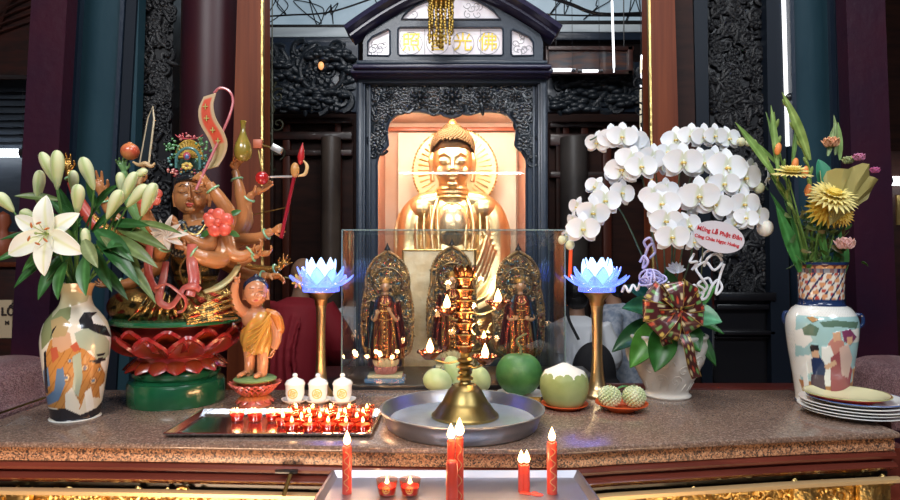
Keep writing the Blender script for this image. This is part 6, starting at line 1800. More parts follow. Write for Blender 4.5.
# paper wrapped rose cone
g = MB(); c0 = Wp(826, 226, -.07); 
def cone(u_, v2):
    a = R(-28 + 62 * v2) ; L = (46 + 12 * (1 - (2 * v2 - 1) ** 2) + 3 * sin(v2 * 17)) * w_ * u_
    return c0 + V((sin(a + .35) * L, -.02 + (.06 * sin(v2 * PI) + .010 * sin(v2 * 23 + u_ * 3)) * -u_, cos(a + .35) * L))
g.col = (.34, .30, .10); g.grid(cone, 8, 14, .0016)
def cone2(u_, v2):
    a = R(-24 + 60 * v2); L = (50 + 6 * sin(v2 * 12)) * w_ * u_
    return c0 + V((sin(a + .32) * L, .0 + .10 * sin(v2 * PI) * u_, cos(a + .32) * L))
g.col = (.42, .38, .16); g.grid(cone2, 8, 14, .0016); g.build('olive_wrapping_paper', M['matte'], t_y)
g = MB(); g.col = (.03, .22, .12); g.petal(Matrix.Translation(Wp(826, 186, -.04)) @ Matrix.Rotation(-R(100), 4, 'Y') @ Matrix.Rotation(R(90), 4, 'X'), .09, .055, .3, .3, .002); g.build('green_wrapping_paper', M['matte'], t_y)
def rose(px, py, dy, r, col):
    g = MB(); c = Wp(px, py, dy); q = r * w_; g.col = col; g.ell(c, (q * .6, q * .6, q * .7), 14, 10)
    for row in range(3):
        for k in range(5):
            a = (k + row * .5) * 2 * PI / 5; g.col = tuple(min(1, x * (1 - .06 * row)) for x in col)
            g.petal(Matrix.Translation(c - V((0, 0, q * .6))) @ Matrix.Rotation(a, 4, 'Z') @ Matrix.Translation((q * .25, 0, 0)) @ Matrix.Rotation(-R(82 - row * 14), 4, 'Y'), q * 1.4, q * 1.3, .35, -.4, .0014, 6, 5)
    g.build('rose', M['petal'], t_y)
rose(831, 142, -.03, 7, (.82, .42, .24)); rose(845, 243, -.06, 8, (.85, .52, .48)); rose(859, 157, -.04, 5, (.70, .25, .42)); rose(875, 170, -.05, 4, (.55, .12, .30)); rose(848, 160, .0, 5, (.5, .55, .25))

# ================================================================ ORCHIDS
YP = 2.10; pc_ = V((A(667, 400, YP).x, YP, TT)); p_ = YP / F
t_o = thing('potted_orchid', pc_, 'large arching white moth orchid in a cream pot with a spotted bow', 'potted orchid')
pr = spl([V((22, 0, 0)), V((23, 2, 0)), V((20.5, 6, 0)), V((27, 20, 0)), V((35, 36, 0)), V((38, 50, 0)), V((37, 56, 0)), V((39, 60, 0)), V((38, 62, 0)), V((35, 61, 0)), V((33, 52, 0)), V((10, 50, 0)), V((0, 50, 0))], 6)
M['pot'] = mat('cream_glazed_pot', (.66, .62, .56), .25, coat=.4, bump=.0)
g = MB(); g.lathe([(0, 0)] + [(p.x * p_, p.y * p_) for p in pr], pc_, 160, fr=lambda a, z, r: r * (1 + (.012 * sin(a * 9 + sin(z * 60) * 2) * sin(z * 110) if .03 < z < .19 else 0)))
pot = g.build('pot', M['pot'], t_o)
# embossed phoenix scrolls on the pot, flute marks
g = MB()
def onpot(a, z):
    for i in range(len(pr) - 1):
        z0_, z1_ = pr[i].y * p_, pr[i + 1].y * p_
        if z0_ <= z <= z1_ and z1_ > z0_: k = (z - z0_) / (z1_ - z0_); r = (pr[i].x * (1 - k) + pr[i + 1].x * k) * p_; break
    else: r = 36 * p_
    return pc_ + V((r * cos(a), r * sin(a), z))
for a0, z0_ in ((-2.4, .10), (-1.9, .12), (-1.4, .10), (-1.0, .13), (-2.1, .07), (-1.6, .065)):
    g.tube([onpot(a0 + .22 * (1 - i / 14) * cos(i * .6), z0_ + .022 * (1 - i / 14) * sin(i * .6)) for i in range(15)], .0022, 6)
for k in range(9): g.tube([onpot(-2.9 + k * .33, .03), onpot(-2.8 + k * .33, .055)], .002, 5)
g.build('embossed_scrolls', M['pot'], pot)
MB().tube(spl([Vx for Vx in (A(630, 360, YP), A(628, 350, YP), A(631, 338, YP - .0), A(636, 332, YP), A(640, 340, YP))], 5), [.007, .010, .009, .005], 10).build('pot_handle', M['pot'], pot)
Op = lambda px, py, dy=0: A(px, py, YP + dy)
OG = (.03, .13, .03)
for (b, t2, W, cu, dy, c) in (((662, 322), (630, 368), 26, .9, -.06, (.08, .26, .04)), ((666, 326), (655, 372), 26, .7, -.14, (.025, .12, .02)), ((676, 325), (700, 352), 26, .7, -.10, (.025, .13, .02)), ((664, 316), (622, 308), 26, .8, -.04, (.02, .12, .06)), ((660, 322), (612, 352), 22, .9, .0, (.02, .09, .03)),
                          ((680, 318), (722, 322), 28, .8, -.09, (.10, .32, .18)), ((680, 312), (716, 286), 26, .5, -.03, (.06, .28, .05)), ((682, 322), (716, 366), 16, .6, -.04, (.02, .10, .02)), ((664, 305), (668, 268), 24, .3, .02, (.02, .12, .03)), ((664, 312), (624, 286), 24, .5, .03, (.01, .08, .08)), ((684, 318), (724, 334), 10, .7, .0, (.03, .15, .03))):
    leafat(Op(*b, dy + .03), Op(*t2, dy - .03), W * p_, cu, c, t_o, 0, 'leaf', .003, cup=.35)
crown_ = Op(667, 325, 0)
# sprays
sprays = [[(667, 325), (658, 270), (645, 190), (632, 150), (610, 133), (590, 140)], [(667, 325), (652, 280), (620, 210), (598, 200), (578, 222), (563, 236)],
          [(667, 325), (664, 250), (660, 200), (650, 160), (630, 160), (608, 176)], [(667, 325), (672, 250), (668, 205), (664, 190), (672, 220), (690, 250)],
          [(667, 325), (676, 240), (680, 170), (690, 140), (720, 132), (745, 140)], [(667, 325), (684, 240), (690, 180), (710, 160), (745, 165), (768, 190)], [(667, 325), (690, 260), (700, 200), (725, 190), (745, 210), (764, 228)]]
M['stake'] = mat('dark_orchid_stem', (.05, .09, .05), .45)
for i, s in enumerate(sprays): MB().tube(spl([Op(x, y, .02 - .015 * j) for j, (x, y) in enumerate(s)], 8), .0028, 7).build('flower_stem', M['stake'], t_o)
MB().tube([Op(671, 325, .03), Op(673, 212, .02)], .004, 6).build('support_stick', mat('red_brown_stick', (.20, .07, .03), .5), t_o)
# one flower; copies share its mesh
def orchid_parts():
    g = MB(); s = 1.0
    def oc(u_, v2): return (.86, .86, .88) if u_ > .15 else (.74, .78, .62)
    for sx in (-1, 1):   # broad lateral petals
        Mx = Matrix.Rotation(0 if sx > 0 else PI, 4, 'Y') @ Matrix.Rotation(R(-8), 4, 'Y') @ Matrix.Rotation(R(90), 4, 'X') if sx > 0 else Matrix.Rotation(R(-172), 4, 'Y') @ Matrix.Rotation(R(90), 4, 'X')
        Mx = Mx @ Matrix.Rotation(-R(14 if sx > 0 else 14), 4, 'Y')
        g.petal(Mx, 1.0, 1.12, .5, .12, .02, 8, 8, colfn=oc, wid=lambda q: sin(PI * min(1, .06 + .94 * q ** .8)) ** .55)
    for a in (90, 222, 318):
        Mx = Matrix.Translation((0, .06, 0)) @ Matrix.Rotation(-R(a), 4, 'Y') @ Matrix.Rotation(R(90), 4, 'X')
        g.petal(Mx, .98, .62, .3, .12, .02, 7, 6, colfn=oc, wid=lambda q: sin(PI * min(1, .1 + .9 * q)) ** .6)
    me1 = g.mesh('flower'); me1.materials.append(M['petal'])
    g = MB(); g.col = (.80, .66, .22); g.ell((0, -.12, -.05), (.11, .16, .12), 10, 7); g.col = (.80, .78, .70); g.ell((0, -.12, .07), (.08, .12, .08), 8, 6)
    g.col = (.62, .42, .10)
    for sx in (-1, 1): g.ell((sx * .12, -.14, -.05), (.06, .10, .09), 8, 6)
    g.col = (.84, .80, .66); g.tube([(0, -.16, -.1), (0, -.22, -.24), (0, -.16, -.34)], [.07, .05, .02], 7)
    me2 = g.mesh('flower_lip'); me2.materials.append(M['petal'])
    return me1, me2
me1, me2 = orchid_parts()
fl = [ # px, py, radius px, roll deg, yaw deg, dy
 (597, 143, 13, 10, -30, -.04), (612, 138, 15, -5, -10, -.06), (622, 137, 16, 5, 0, -.07), (634, 140, 15, 0, 10, -.05), (641, 144, 13, -10, 30, -.04),
 (622, 170, 18, 0, -25, -.07), (630, 160, 16, 20, -10, -.09), (641, 167, 17, -5, 5, -.10), (652, 158, 15, 10, 10, -.08), (660, 164, 15, 0, 30, -.06), (617, 173, 14, -10, -40, -.04),
 (622, 193, 15, 10, 20, -.07), (605, 201, 17, 0, 5, -.09), (593, 213, 17, 5, 0, -.10), (583, 229, 17, 0, 0, -.12), (595, 187, 12, 30, -40, -.05), (577, 207, 11, 20, -50, -.06), (573, 220, 9, 10, -60, -.05), (567, 236, 8, 0, -60, -.06),
 (654, 195, 15, -10, -20, -.11), (662, 204, 18, 0, -10, -.13), (666, 221, 17, 5, 0, -.15), (672, 237, 17, 0, 0, -.16), (691, 207, 12, 60, 30, -.10), (689, 226, 15, -20, 20, -.14), (694, 242, 11, 0, 20, -.14), (684, 195, 12, 10, 30, -.08), (666, 190, 13, 0, 0, -.08),
 (676, 140, 15, 0, -20, -.05), (691, 136, 14, 5, -10, -.07), (704, 137, 14, 0, 5, -.08), (715, 136, 13, 0, 10, -.08), (729, 139, 14, -10, 15, -.06), (668, 152, 13, 0, -20, -.05),
 (683, 162, 20, 0, 0, -.11), (703, 163, 17, -10, 10, -.10), (713, 160, 15, 10, 0, -.09), (727, 168, 21, 5, 5, -.12), (745, 178, 19, -5, 15, -.10), (752, 168, 12, 20, 40, -.06), (724, 184, 16, 0, 0, -.13), (740, 190, 12, 15, 20, -.11),
 (699, 196, 20, 0, -5, -.14), (715, 204, 18, 20, 0, -.13), (744, 204, 17, 0, 10, -.12), (757, 216, 15, 10, 20, -.10), (735, 224, 13, -30, -20, -.12), (746, 218, 13, 10, 0, -.13), (768, 178, 10, 10, 60, -.05), (768, 165, 8, 0, 50, -.05),
]
for i, (px, py, r, roll, yaw, dy) in enumerate(fl):
    o = bpy.data.objects.new('flower', me1); C.objects.link(o); o.parent = t_o; o.location = Op(px, py, dy) - pc_; s = r * p_ * 1.0; o.scale = (s, s, s)
    o.rotation_euler = Euler((R(rd.uniform(-6, 12)), R(roll), R(yaw)), 'XYZ')
    q = bpy.data.objects.new('flower_lip', me2); C.objects.link(q); q.parent = o; q.scale = (.75,) * 3
for (px, py, r) in ((570, 245, 4.5), (562, 240, 4), (700, 170, 4), (709, 181, 4), (759, 188, 5), (765, 228, 7.5), (741, 142, 4), (748, 143, 3), (662, 245, 4)):
    g = MB(); g.col = (.62, .64, .42) if r < 7 else (.84, .80, .70); c = Op(px, py, -.08); g.ell(c, (r * p_, r * p_, r * p_ * 1.1), 12, 8); g.build('flower_bud', M['petal'], t_o)
# bow
def bowc(u_, v2):
    k = sin(u_ * 23 + v2 * 7) * sin(v2 * 17 + u_ * 5)
    if abs(v2 - .5) > .46: return (.42, .27, .06)
    n = int(u_ * 9) * 7 + int(v2 * 4) * 3
    du = (u_ * 6 + .25 * (int(v2 * 3) % 2)) % 1 - .5; dv = (v2 * 3) % 1 - .5
    n = int(u_ * 6) * 7 + int(v2 * 3) * 3
    if du * du * 1.2 + dv * dv < .085: return ((.50, .38, .09), (.12, .28, .08), (.46, .06, .03), (.50, .45, .26))[n % 4]
    return (.06, .010, .012)
M['bow'] = mat('satin_ribbon', attr=True, rough=.28, coat=.3)
bcen = Op(674, 310, -.17)
for k, (a, L, W, tw) in enumerate(((20, 26, 20, 0), (60, 28, 20, .4), (100, 26, 18, -.4), (140, 30, 20, .3), (180, 30, 20, 0), (220, 28, 20, .4), (-10, 27, 20, -.3), (-50, 24, 18, .4), (250, 26, 18, 0), (0, 16, 18, .8), (120, 16, 16, .6), (200, 16, 18, -.6), (300, 16, 16, .3))):
    ar = R(a); d = V((cos(ar), 0, sin(ar))); side = V((-sin(ar), 0, cos(ar))); n_ = V((0, -1, 0)); L *= p_; W *= p_
    def loop(u_, v2, d=d, side=side, L=L, W=W, tw=tw):
        t = u_ * PI * 2; r = (1 - cos(t)) / 2
        return bcen + d * L * r + n_ * (sin(t) * .020 + .004 + .012 * (k % 3)) + (side * cos(tw) + n_ * sin(tw)) * (v2 - .5) * W * (.35 + .65 * r) + n_ * .006 * sin(t * 3 + k) * (v2 - .5)
    g = MB(); g.grid(loop, 44, 18, .0012, bowc); g.build('bow_loop', M['bow'], t_o)
for pts in ([(676, 318, -.17), (684, 335, -.185), (690, 355, -.19), (697, 378, -.155)], [(670, 318, -.17), (664, 330, -.18), (668, 345, -.18)]):
    S = spl([Op(*p) for p in pts], 6); g = MB(); n = len(S) - 1
    def tail(u_, v2): i = min(n - 1, int(u_ * n)); k = u_ * n - i; return S[i] * (1 - k) + S[i + 1] * k + V((1, 0, .3)) * (v2 - .5) * 9 * p_ + V((0, .008 * sin(u_ * 9), 0))
    g.grid(tail, 48, 16, .0012, bowc); g.build('ribbon_tail', M['bow'], t_o)
# curled white chenille stems, lilac puff
M['chen'] = mat('white_chenille', (.80, .80, .84), .8, bump=.5, bscale=300)
M['lilac'] = mat('lilac_mesh', (.50, .48, .80), .6, bump=.3, bscale=200)
for (pts, m) in (([(689, 306), (686, 294), (694, 285), (700, 293), (707, 287), (701, 277), (696, 268), (706, 262), (714, 270), (722, 262), (716, 254), (708, 258), (704, 266)], 'chen'), ([(696, 300), (706, 298), (712, 286), (718, 280), (722, 288), (716, 294), (720, 276), (724, 264)], 'chen'),
                 ([(692, 270), (697, 262), (690, 262), (694, 254)], 'chen'), ([(700, 262), (706, 252), (716, 250), (722, 256)], 'chen'), ([(700, 302), (704, 290), (698, 284), (708, 278), (712, 284)], 'chen'), ([(622, 292), (625, 286), (629, 292), (633, 285), (637, 290), (640, 284)], 'chen'),
                 ([(640, 262), (644, 256), (648, 262), (643, 268), (647, 250), (652, 244), (655, 252), (650, 258)], 'lilac'), ([(648, 250), (644, 242), (650, 238), (654, 246)], 'lilac'), ([(660, 290), (668, 286), (674, 292), (668, 282)], 'chen')):
    MB().tube(spl([Op(x, y, -.10 - .012 * (i % 3)) for i, (x, y) in enumerate(pts)], 6), .0042, 8).build('curled_stem', M[m], t_o, 'lilac curled stem' if m == 'lilac' else 'white curled stem')
g = MB(); rd = random.Random(3); c = Op(651, 280, -.13)
for k in range(11):
    a = rd.uniform(0, 6.3); b = rd.uniform(-1.2, 1.2); r = rd.uniform(6, 12) * p_; n_ = V((cos(a) * cos(b), sin(a) * cos(b), sin(b))); m = Matrix.Translation(c + V((rd.uniform(-.01, .01), 0, rd.uniform(-.01, .01)))) @ frame_to(n_)
    g.tube([m @ V((r * cos(t), r * sin(t) * .8, 0)) for t in [i * PI / 8 for i in range(16)]], .0032, 6, closed=True)
g.build('lilac_puff', M['lilac'], t_o)
g = MB()
for k in range(9): g.col = (.45, .12, .42) if k % 2 else (.20, .10, .45); c = Op(650 + (k % 3) * 7, 300 + (k // 3) * 9, -.11); g.ell(c, (.014, .012, .012), 8, 6)
g.build('purple_filler', M['petal'], t_o)
g = MB(); g.col = (.80, .80, .86)
for k in range(7): a = R(20 + k * 23); g.petal(Matrix.Translation(Op(676, 272, -.06)) @ Matrix.Rotation(-a, 4, 'Y') @ Matrix.Rotation(R(60), 4, 'X'), .036, .016, .3, .3, .0016)
g.build('white_ornament', M['petal'], t_o)
# oval greeting card
cc = Op(719, 237, -.145)
t = thing('greeting_card', cc, 'oval pale card with red Vietnamese lettering among the orchid blooms', 'card')
rt = Matrix.Rotation(R(14), 4, 'Y')
g = MB(); n = 40; vs = [cc + rt @ V((.082 * cos(i * 2 * PI / n), 0, .049 * sin(i * 2 * PI / n))) for i in range(n)]; vs2 = [v + V((0, .0018, 0)) for v in vs]
g.add(vs + vs2, [tuple(range(n))] + [tuple(range(2 * n - 1, n - 1, -1))] + [(i, (i + 1) % n, n + (i + 1) % n, n + i) for i in range(n)])
g.build('oval_card', mat('pale_lilac_card', (.62, .58, .62), .5), t)
M['redink'] = mat('red_lettering', (.55, .02, .03), .5)
text('Mừng Lễ Phật Đản', cc + rt @ V((-.001, -.001, .012)), .0185, M['redink'], t, (PI / 2, R(14), 0), .0003, .0006)
text('Cúng Chùa Ngọc Hoàng', cc + rt @ V((-.004, -.001, -.013)), .0145, M['redink'], t, (PI / 2, R(14), 0), .0003, .0005)
MB().tube([cc + V((-.05, .003, -.03)), Op(700, 300, -.02)], .0018, 6).build('card_pick', M['stemm'], t)
# ================================================================ CRYSTAL LOTUS LAMPS
M['goldcol'] = mat('satin_gold_column', (.72, .52, .28), .3, 1, bump=.05, bscale=20)
M['crystal'] = mat('lit_blue_crystal', (.50, .62, 1), .06, trans=.75, emit=(.12, .20, 1.0), es=.50, coat=.6)
M['crystal_core'] = mat('lit_pale_crystal', (.75, .88, 1), .06, trans=.6, emit=(.36, .58, 1.0), es=.7, coat=.6)
def lotus_lamp(px, Y, foot, lab, flip=1):
    u = Y / F; c = V((A(px, 300, Y).x, Y, TT)); top = A(px, 292, Y).z - TT
    t = thing('lotus_lamp', c, lab, 'lamp', None)
    h = top
    prof = [(foot * 1.0, 0), (foot, .008), (foot * .86, .016), (foot * .60, .035), (foot * .44, .075), (foot * .36, .13), (foot * .34, h * .55), (foot * .38, h * .8), (foot * .42, h * .86), (foot * .44, h * .87)]
    g = MB(); P = spl([V((a, b, 0)) for a, b in prof], 5); g.lathe([(0, 0)] + [(p.x, p.y) for p in P] + [(0, h * .87)], c, 40); g.build('stand', M['goldcol'], t)
    g = MB(); g.lathe([(0, h * .87), (foot * .46, h * .872), (foot * .48, h * .885), (foot * .52, h * .93), (13.5 * u, h * .99), (14 * u, h), (0, h)], c, 40); g.build('cup', mat('copper_gold_cup', (.62, .32, .14), .3, 1) if 'copper_gold_cup' not in bpy.data.materials else bpy.data.materials['copper_gold_cup'], t)
    g = MB(); g.lathe([(0, h + .001), (18 * u, h + .001), (19 * u, h + .006), (18.5 * u, h + .018), (15 * u, h + .022), (0, h + .022)], c, 12); g.flat = True; g.build('crystal_base', M['crystal'], t)
    lo = V((c.x, c.y, c.z + h + .020))
    for row, (n, r0, el, L, W, m) in enumerate(((9, .030, 12, 26, 14, 'crystal'), (9, .022, 36, 26, 15, 'crystal'), (8, .016, 58, 29, 14, 'crystal_core'), (6, .006, 78, 30, 13, 'crystal_core'))):
        for k in range(n):
            a = (k + .5 * row) * 2 * PI / n + .2
            g = MB(); g.petal(Matrix.Translation(lo) @ Matrix.Rotation(a, 4, 'Z') @ Matrix.Translation((r0, 0, 0)) @ Matrix.Rotation(-R(el), 4, 'Y'), L * u, W * u, -.45 if row < 3 else .2, -.3, .004, 8, 6, wid=lambda q: sin(PI * min(1, .22 + .78 * q)) ** .8)
            g.build('crystal_petal', M[m], t)
    light('lotus_glow', 'POINT', lo + V((0, 0, .03)), .3, (.25, .35, 1), .03)
    return t
lotus_lamp(321, 2.10, .042, 'left blue crystal lotus lamp on a slim gold stand behind the lidded cups')
lotus_lamp(597, 2.09, .050, 'right blue crystal lotus lamp on a slim gold stand beside the orchid pot')

# ================================================================ LIDDED CUPS
YT = 2.0; y_ = YT / F * 1.07
def lidcup(px, lab):
    c = V((A(px, 400, YT).x, YT, TT)); t = thing('lidded_cup', c, lab, 'cup', 'lidded porcelain cups'); t.pop('group') if False else None
    MB().lathe([(0, 0), (8 * y_, 0), (12.5 * y_, 3.2 * y_), (12.7 * y_, 4 * y_), (8 * y_, 1.6 * y_), (0, 1.4 * y_)], c, 36).build('saucer', M['porcelain'], t)
    b = MB().lathe([(0, 1.5 * y_), (6 * y_, 1.6 * y_), (7.6 * y_, 4 * y_), (8.8 * y_, 9 * y_), (8.6 * y_, 14 * y_), (9 * y_, 17 * y_), (0, 17 * y_)], c, 36).build('cup', M['porcelain'], t)
    MB().lathe([(9.3 * y_, 17.1 * y_), (9.4 * y_, 18 * y_), (7.5 * y_, 21 * y_), (3 * y_, 23 * y_), (2 * y_, 24 * y_), (2.6 * y_, 25.5 * y_), (1.6 * y_, 27.2 * y_), (0, 27.6 * y_)], c, 36).build('lid', M['porcelain'], t)
    g = MB(); q = c + V((0, -9.1 * y_, 10 * y_))
    for r in (4.2, 2.2): g.tube([q + V((cos(a) * r * y_, (1 - cos(a * 0)) + .35 * y_ * abs(cos(a)) * r / 4, sin(a) * r * y_)) for a in [i * PI / 10 for i in range(20)]], .0014, 6, closed=True)
    for k in range(4): a = k * PI / 2 + .4; g.tube([q, q + V((cos(a) * 3.6 * y_, .2 * y_, sin(a) * 3.6 * y_))], .0013, 5)
    g.build('gold_emblem', mat('gold_emblem_paint', (.70, .42, .05), .35, .3) if 'gold_emblem_paint' not in bpy.data.materials else bpy.data.materials['gold_emblem_paint'], b)
    return t
lc = lidcup(295, 'left of three white lidded porcelain cups with gold emblems')
lx = lc.location.copy()
for px, lab in ((318, 'middle of three white lidded porcelain cups with gold emblems'), (342.5, 'right of three white lidded porcelain cups with gold emblems')):
    dup(lc, V((A(px, 400, YT).x, YT, TT)), .1, lab)

# ================================================================ CANDLE CUP TRAY
def trayf(x0f, x1f, yf, x0b, x1b, yb, z, h, name, m, lab, lip=.012):
    """flat metal tray: plan trapezoid with sloping rim"""
    t = thing(name, ((x0f + x1f) / 2, (yf + yb) / 2, z), lab, 'tray')
    ou = [V((x0f, yf, z + h)), V((x1f, yf, z + h)), V((x1b, yb, z + h)), V((x0b, yb, z + h))]; c = (ou[0] + ou[1] + ou[2] + ou[3]) / 4
    def ins(k, zz): return [V((p.x + (k if p.x < c.x else -k), p.y + (k if p.y < c.y else -k), zz)) for p in ou]
    rings = [ins(.0, z + h), ins(-.0015, z + h + .001), ins(.004, z + h + .002), ins(lip, z + .0022), ins(lip + .006, z + .002)]
    rb = [ins(.0, z + h - .001), ins(lip + .002, z)]
    g = MB(); allr = [rb[1], rb[0]] + rings; n = len(allr); vs = [p for r in allr for p in r]; fs = []
    for i in range(n - 1):
        for k in range(4): k2 = (k + 1) % 4; fs.append((i * 4 + k, i * 4 + k2, (i + 1) * 4 + k2, (i + 1) * 4 + k))
    fs.append((0, 3, 2, 1)); fs.append(tuple((n - 1) * 4 + k for k in range(4))); g.flat = True
    g.add(vs, fs); g.build('tray', m, t); return t
fl_, fr_ = A(163, 437, 1.60), A(376, 440, 1.60); bl_, br_ = A(205, 413, 1.86), A(384, 413, 1.86)
trayf(fl_.x, A(371, 437, 1.60).x, 1.60, A(203, 413, 1.86).x, A(383, 413, 1.86).x, 1.86, TT, .013, 'silver_tray', mat('bright_steel_tray', (.72, .76, .84), .16, 1, bump=.04, bscale=12), 'shallow silver tray on the granite top carrying the lit red candle cups')
M['redglass'] = thin_glass('red_tinted_glass', (.97, .74, .62), 1.5)
M['wax'] = mat('red_wax', (.40, .010, .004), .3, sss=.2, emit=(1, .08, .02), es=.04)
def candlecup(c, s=1.0, lab='', ember=True, emblem=False):
    t = thing('candle_cup', c, lab, 'candle')
    r = .0235 * s
    g = MB(); g.lathe([(0, 0), (r * .68, 0), (r * .78, .004 * s), (r * .88, .016 * s), (r, .034 * s), (r * .96, .034 * s), (r * .82, .014 * s), (r * .70, .0035 * s), (0, .003 * s)], c, 28); gl = g.build('glass', M['redglass'], t)
    MB().lathe([(0, .0034 * s), (r * .66, .0036 * s), (r * .74, .012 * s), (r * .82, .0195 * s), (0, .020 * s)], c, 24).build('wax', M['wax'], t)
    MB().tube([c + V((0, 0, .019 * s)), c + V((0, 0, .025 * s))], .0009, 5).build('wick', M['dark'], t)
    flame(c + V((0, 0, .0225 * s)), .017 * s, t)
    if emblem:
        g = MB(); q = c + V((0, -r * .97, .018 * s))
        for sx in (-1, 1): g.tube([q + V((sx * .0028 + cos(a) * .0026, .0003, sin(a) * .0034)) for a in [i * PI / 8 for i in range(16)]], .0006, 5, closed=True)
        g.tube([q + V((cos(a) * .0078, .0012, sin(a) * .0078)) for a in [i * PI / 12 for i in range(24)]], .0006, 5, closed=True)
        g.build('gold_monogram', bpy.data.materials['gold_emblem_paint'], gl)
    return t
zt = TT + .0021
rows = ((1.665, [292, 310, 328, 346, 363], 'front'), (1.713, [283, 301.5, 320, 338.5, 357, 370][:5], 'second'), (1.762, [237, 255, 273, 291, 309, 327, 345, 363], 'third'), (1.812, [296, 313, 331, 349, 367], 'back'))
ordn = ('first', 'second', 'third', 'fourth', 'fifth', 'sixth', 'seventh', 'eighth')
cup0 = None; rd = random.Random(9); gi = 0
for Y, xs, nm in rows:
    for i, px in enumerate(xs):
        c = V((A(px, 400, Y).x, Y + rd.uniform(-.003, .003), zt)); lab = 'lit red candle cup on the silver tray, %s from left in the %s row' % (ordn[i], nm)
        if cup0 is None: cup0 = candlecup(c, 1, lab); cup0['group'] = 'lit red candle cups on the silver tray'
        else: dup(cup0, c, rd.uniform(0, 6), lab, 'lit red candle cups on the silver tray')
        gi += 1
        if gi % 2: light('cup_flame_glow', 'POINT', c + V((0, -.004, .050)), .22, (1, .55, .25), .01)

# ================================================================ LOWER OFFERING TRAY AND CANDLES
H2 = .525; zl2 = CZ - H2
xl, xr = -.282, .308
t = thing('offering_stand', ((xl + xr) / 2, 1.30, 0), 'small dark red stand in front of the altar, under the lower steel tray', 'table')
MB().bx(xl + .01, xr - .01, 1.13, 1.485, zl2 - .03, zl2 - .0005, .004).build('top', M['cherry'], t)
for x in (xl + .04, xr - .04):
    for y in (1.16, 1.455): MB().bx(x - .018, x + .018, y - .018, y + .018, 0, zl2 - .03, .003).build('leg', M['cherry'], t)
trayf(xl - .01, xr + .016, 1.12, xl, xr, 1.497, zl2, .014, 'steel_tray', mat('dull_steel', (.36, .36, .41), .42, 1, col2=(.36, .36, .42), scale=9), 'rectangular steel tray at the bottom centre holding red candles and two cups', .014)
zt2 = zl2 + .0022
for px, lab in ((387, 'left of two red candle cups on the lower steel tray'), (410, 'right of two red candle cups on the lower steel tray')):
    c = V((A(px, 490, 1.375).x, 1.375, zt2)); candlecup(c, 1.03, lab, True, True); light('cup_glow', 'POINT', c + V((0, -.004, .05)), .25, (1, .55, .25), .01)
M['redcandle'] = mat('coral_red_candle', (.56, .05, .025), .35, sss=.25, coat=.2)
def candle(px, Y, ytop, r, lab, lit=True, fh=.026, twin=False, lean=0, relief=True):
    c = V((A(px, 480, Y).x, Y, zt2)); h = A(px, ytop, Y).z - zt2
    t = thing('red_candle', c, lab, 'candle')
    g = MB(); xs = (-r * .62, r * .62) if twin else (0,)
    for dx in xs:
        rr = r * (.7 if twin else 1)
        g.lathe([(0, 0), (rr, 0), (rr, h * .5), (rr * .97, h - .003), (rr * .8, h), (rr * .5, h - .0015), (0, h - .003)], c + V((dx, 0, 0)), 20)
    if twin: g = fuse(g, .0012, 0)
    b = g.build('wax', M['redcandle'], t)
    if relief:
        g = MB(); n = 26; g.tube([c + V((sin(k * .9) * r * .5, -r * (1.0 - .12 * abs(sin(k * .9))), h * (.08 + .86 * k / n))) for k in range(n)], .0012, 5)
        g.build('gold_relief', mat('red_gold_relief', (.60, .30, .12), .4, .2) if 'red_gold_relief' not in bpy.data.materials else bpy.data.materials['red_gold_relief'], b)
    if lit:
        for dx in xs:
            MB().tube([c + V((dx, 0, h - .003)), c + V((dx, 0, h + .005))], .0008, 5).build('wick', M['dark'], t)
            flame(c + V((dx, 0, h + .002)), fh, t)
        light('candle_glow', 'POINT', c + V((0, -.012, h + .02)), .26, (1, .58, .28), .01)
    return t
candle(347, 1.385, 446, .0105, 'lit red candle at the left end of the lower steel tray', fh=.033)
candle(459.5, 1.325, 437, .0088, 'right and taller of the two lit red candles at the tray centre', fh=.040)
candle(451, 1.318, 440, .0085, 'left of the two lit red candles at the tray centre', fh=.034, relief=False)
candle(452, 1.288, 461, .0125, 'unlit thick red candle stub in front of the two central candles', False, relief=False)
candle(524, 1.392, 464, .0100, 'short twin-flamed red candle, middle right of the lower tray', fh=.030, twin=True, relief=False)
candle(552, 1.385, 442, .0115, 'tall lit red candle at the right end of the lower steel tray', fh=.032)
g = MB(); rd = random.Random(1)
c0 = V((A(532, 492, 1.385).x, 1.38, zt2))
for k in range(7): g.ell(c0 + V((rd.uniform(-.02, .02), rd.uniform(-.008, .008), .001)), (rd.uniform(.008, .013), .008, .0028), 12, 7)
single(fuse(g, .0012, 1), 'wax_puddle', M['redcandle'], 'flat puddle of melted red wax on the lower tray beside the short candle', 'wax')

# ================================================================ PLATES
Yl = 1.845; plc = V((A(852, 400, Yl).x, Yl, TT))
M['cream_in'] = mat('pale_yellow_glaze', (.72, .68, .42), .2, coat=.4)
M['redplate'] = mat('red_glaze', (.50, .02, .015), .18, coat=.6)
def plate(c, r, m, lab, h=.017, rim=None, inner=None):
    t = thing('plate', c, lab, 'plate', 'stacked plates')
    MB().lathe([(0, 0), (r * .60, 0), (r * .63, .003), (r * .88, h * .70), (r, h), (r * 1.0, h + .0022), (r * .975, h + .0024)] + [(r * .86, h * .72 + .0035), (r * .60, .0055), (0, .005)], c, 80).build('dish', m, t)
    if rim:
        MB().tube([c + V((cos(a) * r * .995, sin(a) * r * .995, h + .0015)) for a in [i * PI / 40 for i in range(80)]], .0014, 6, closed=True).build('rim', rim, t)
    if inner:
        MB().lathe([(r * .965, h + .0028), (r * .85, h * .72 + .0042), (r * .60, .0063), (0, .0058)], c, 80, cap=False).build('inner_glaze', inner, t)
    return t
labs = ('bottom white plate of the stack at the right end of the table', 'second white plate from the bottom of the right-hand stack', 'third white plate from the bottom of the right-hand stack', 'white plate just below the blue-rimmed one in the stack')
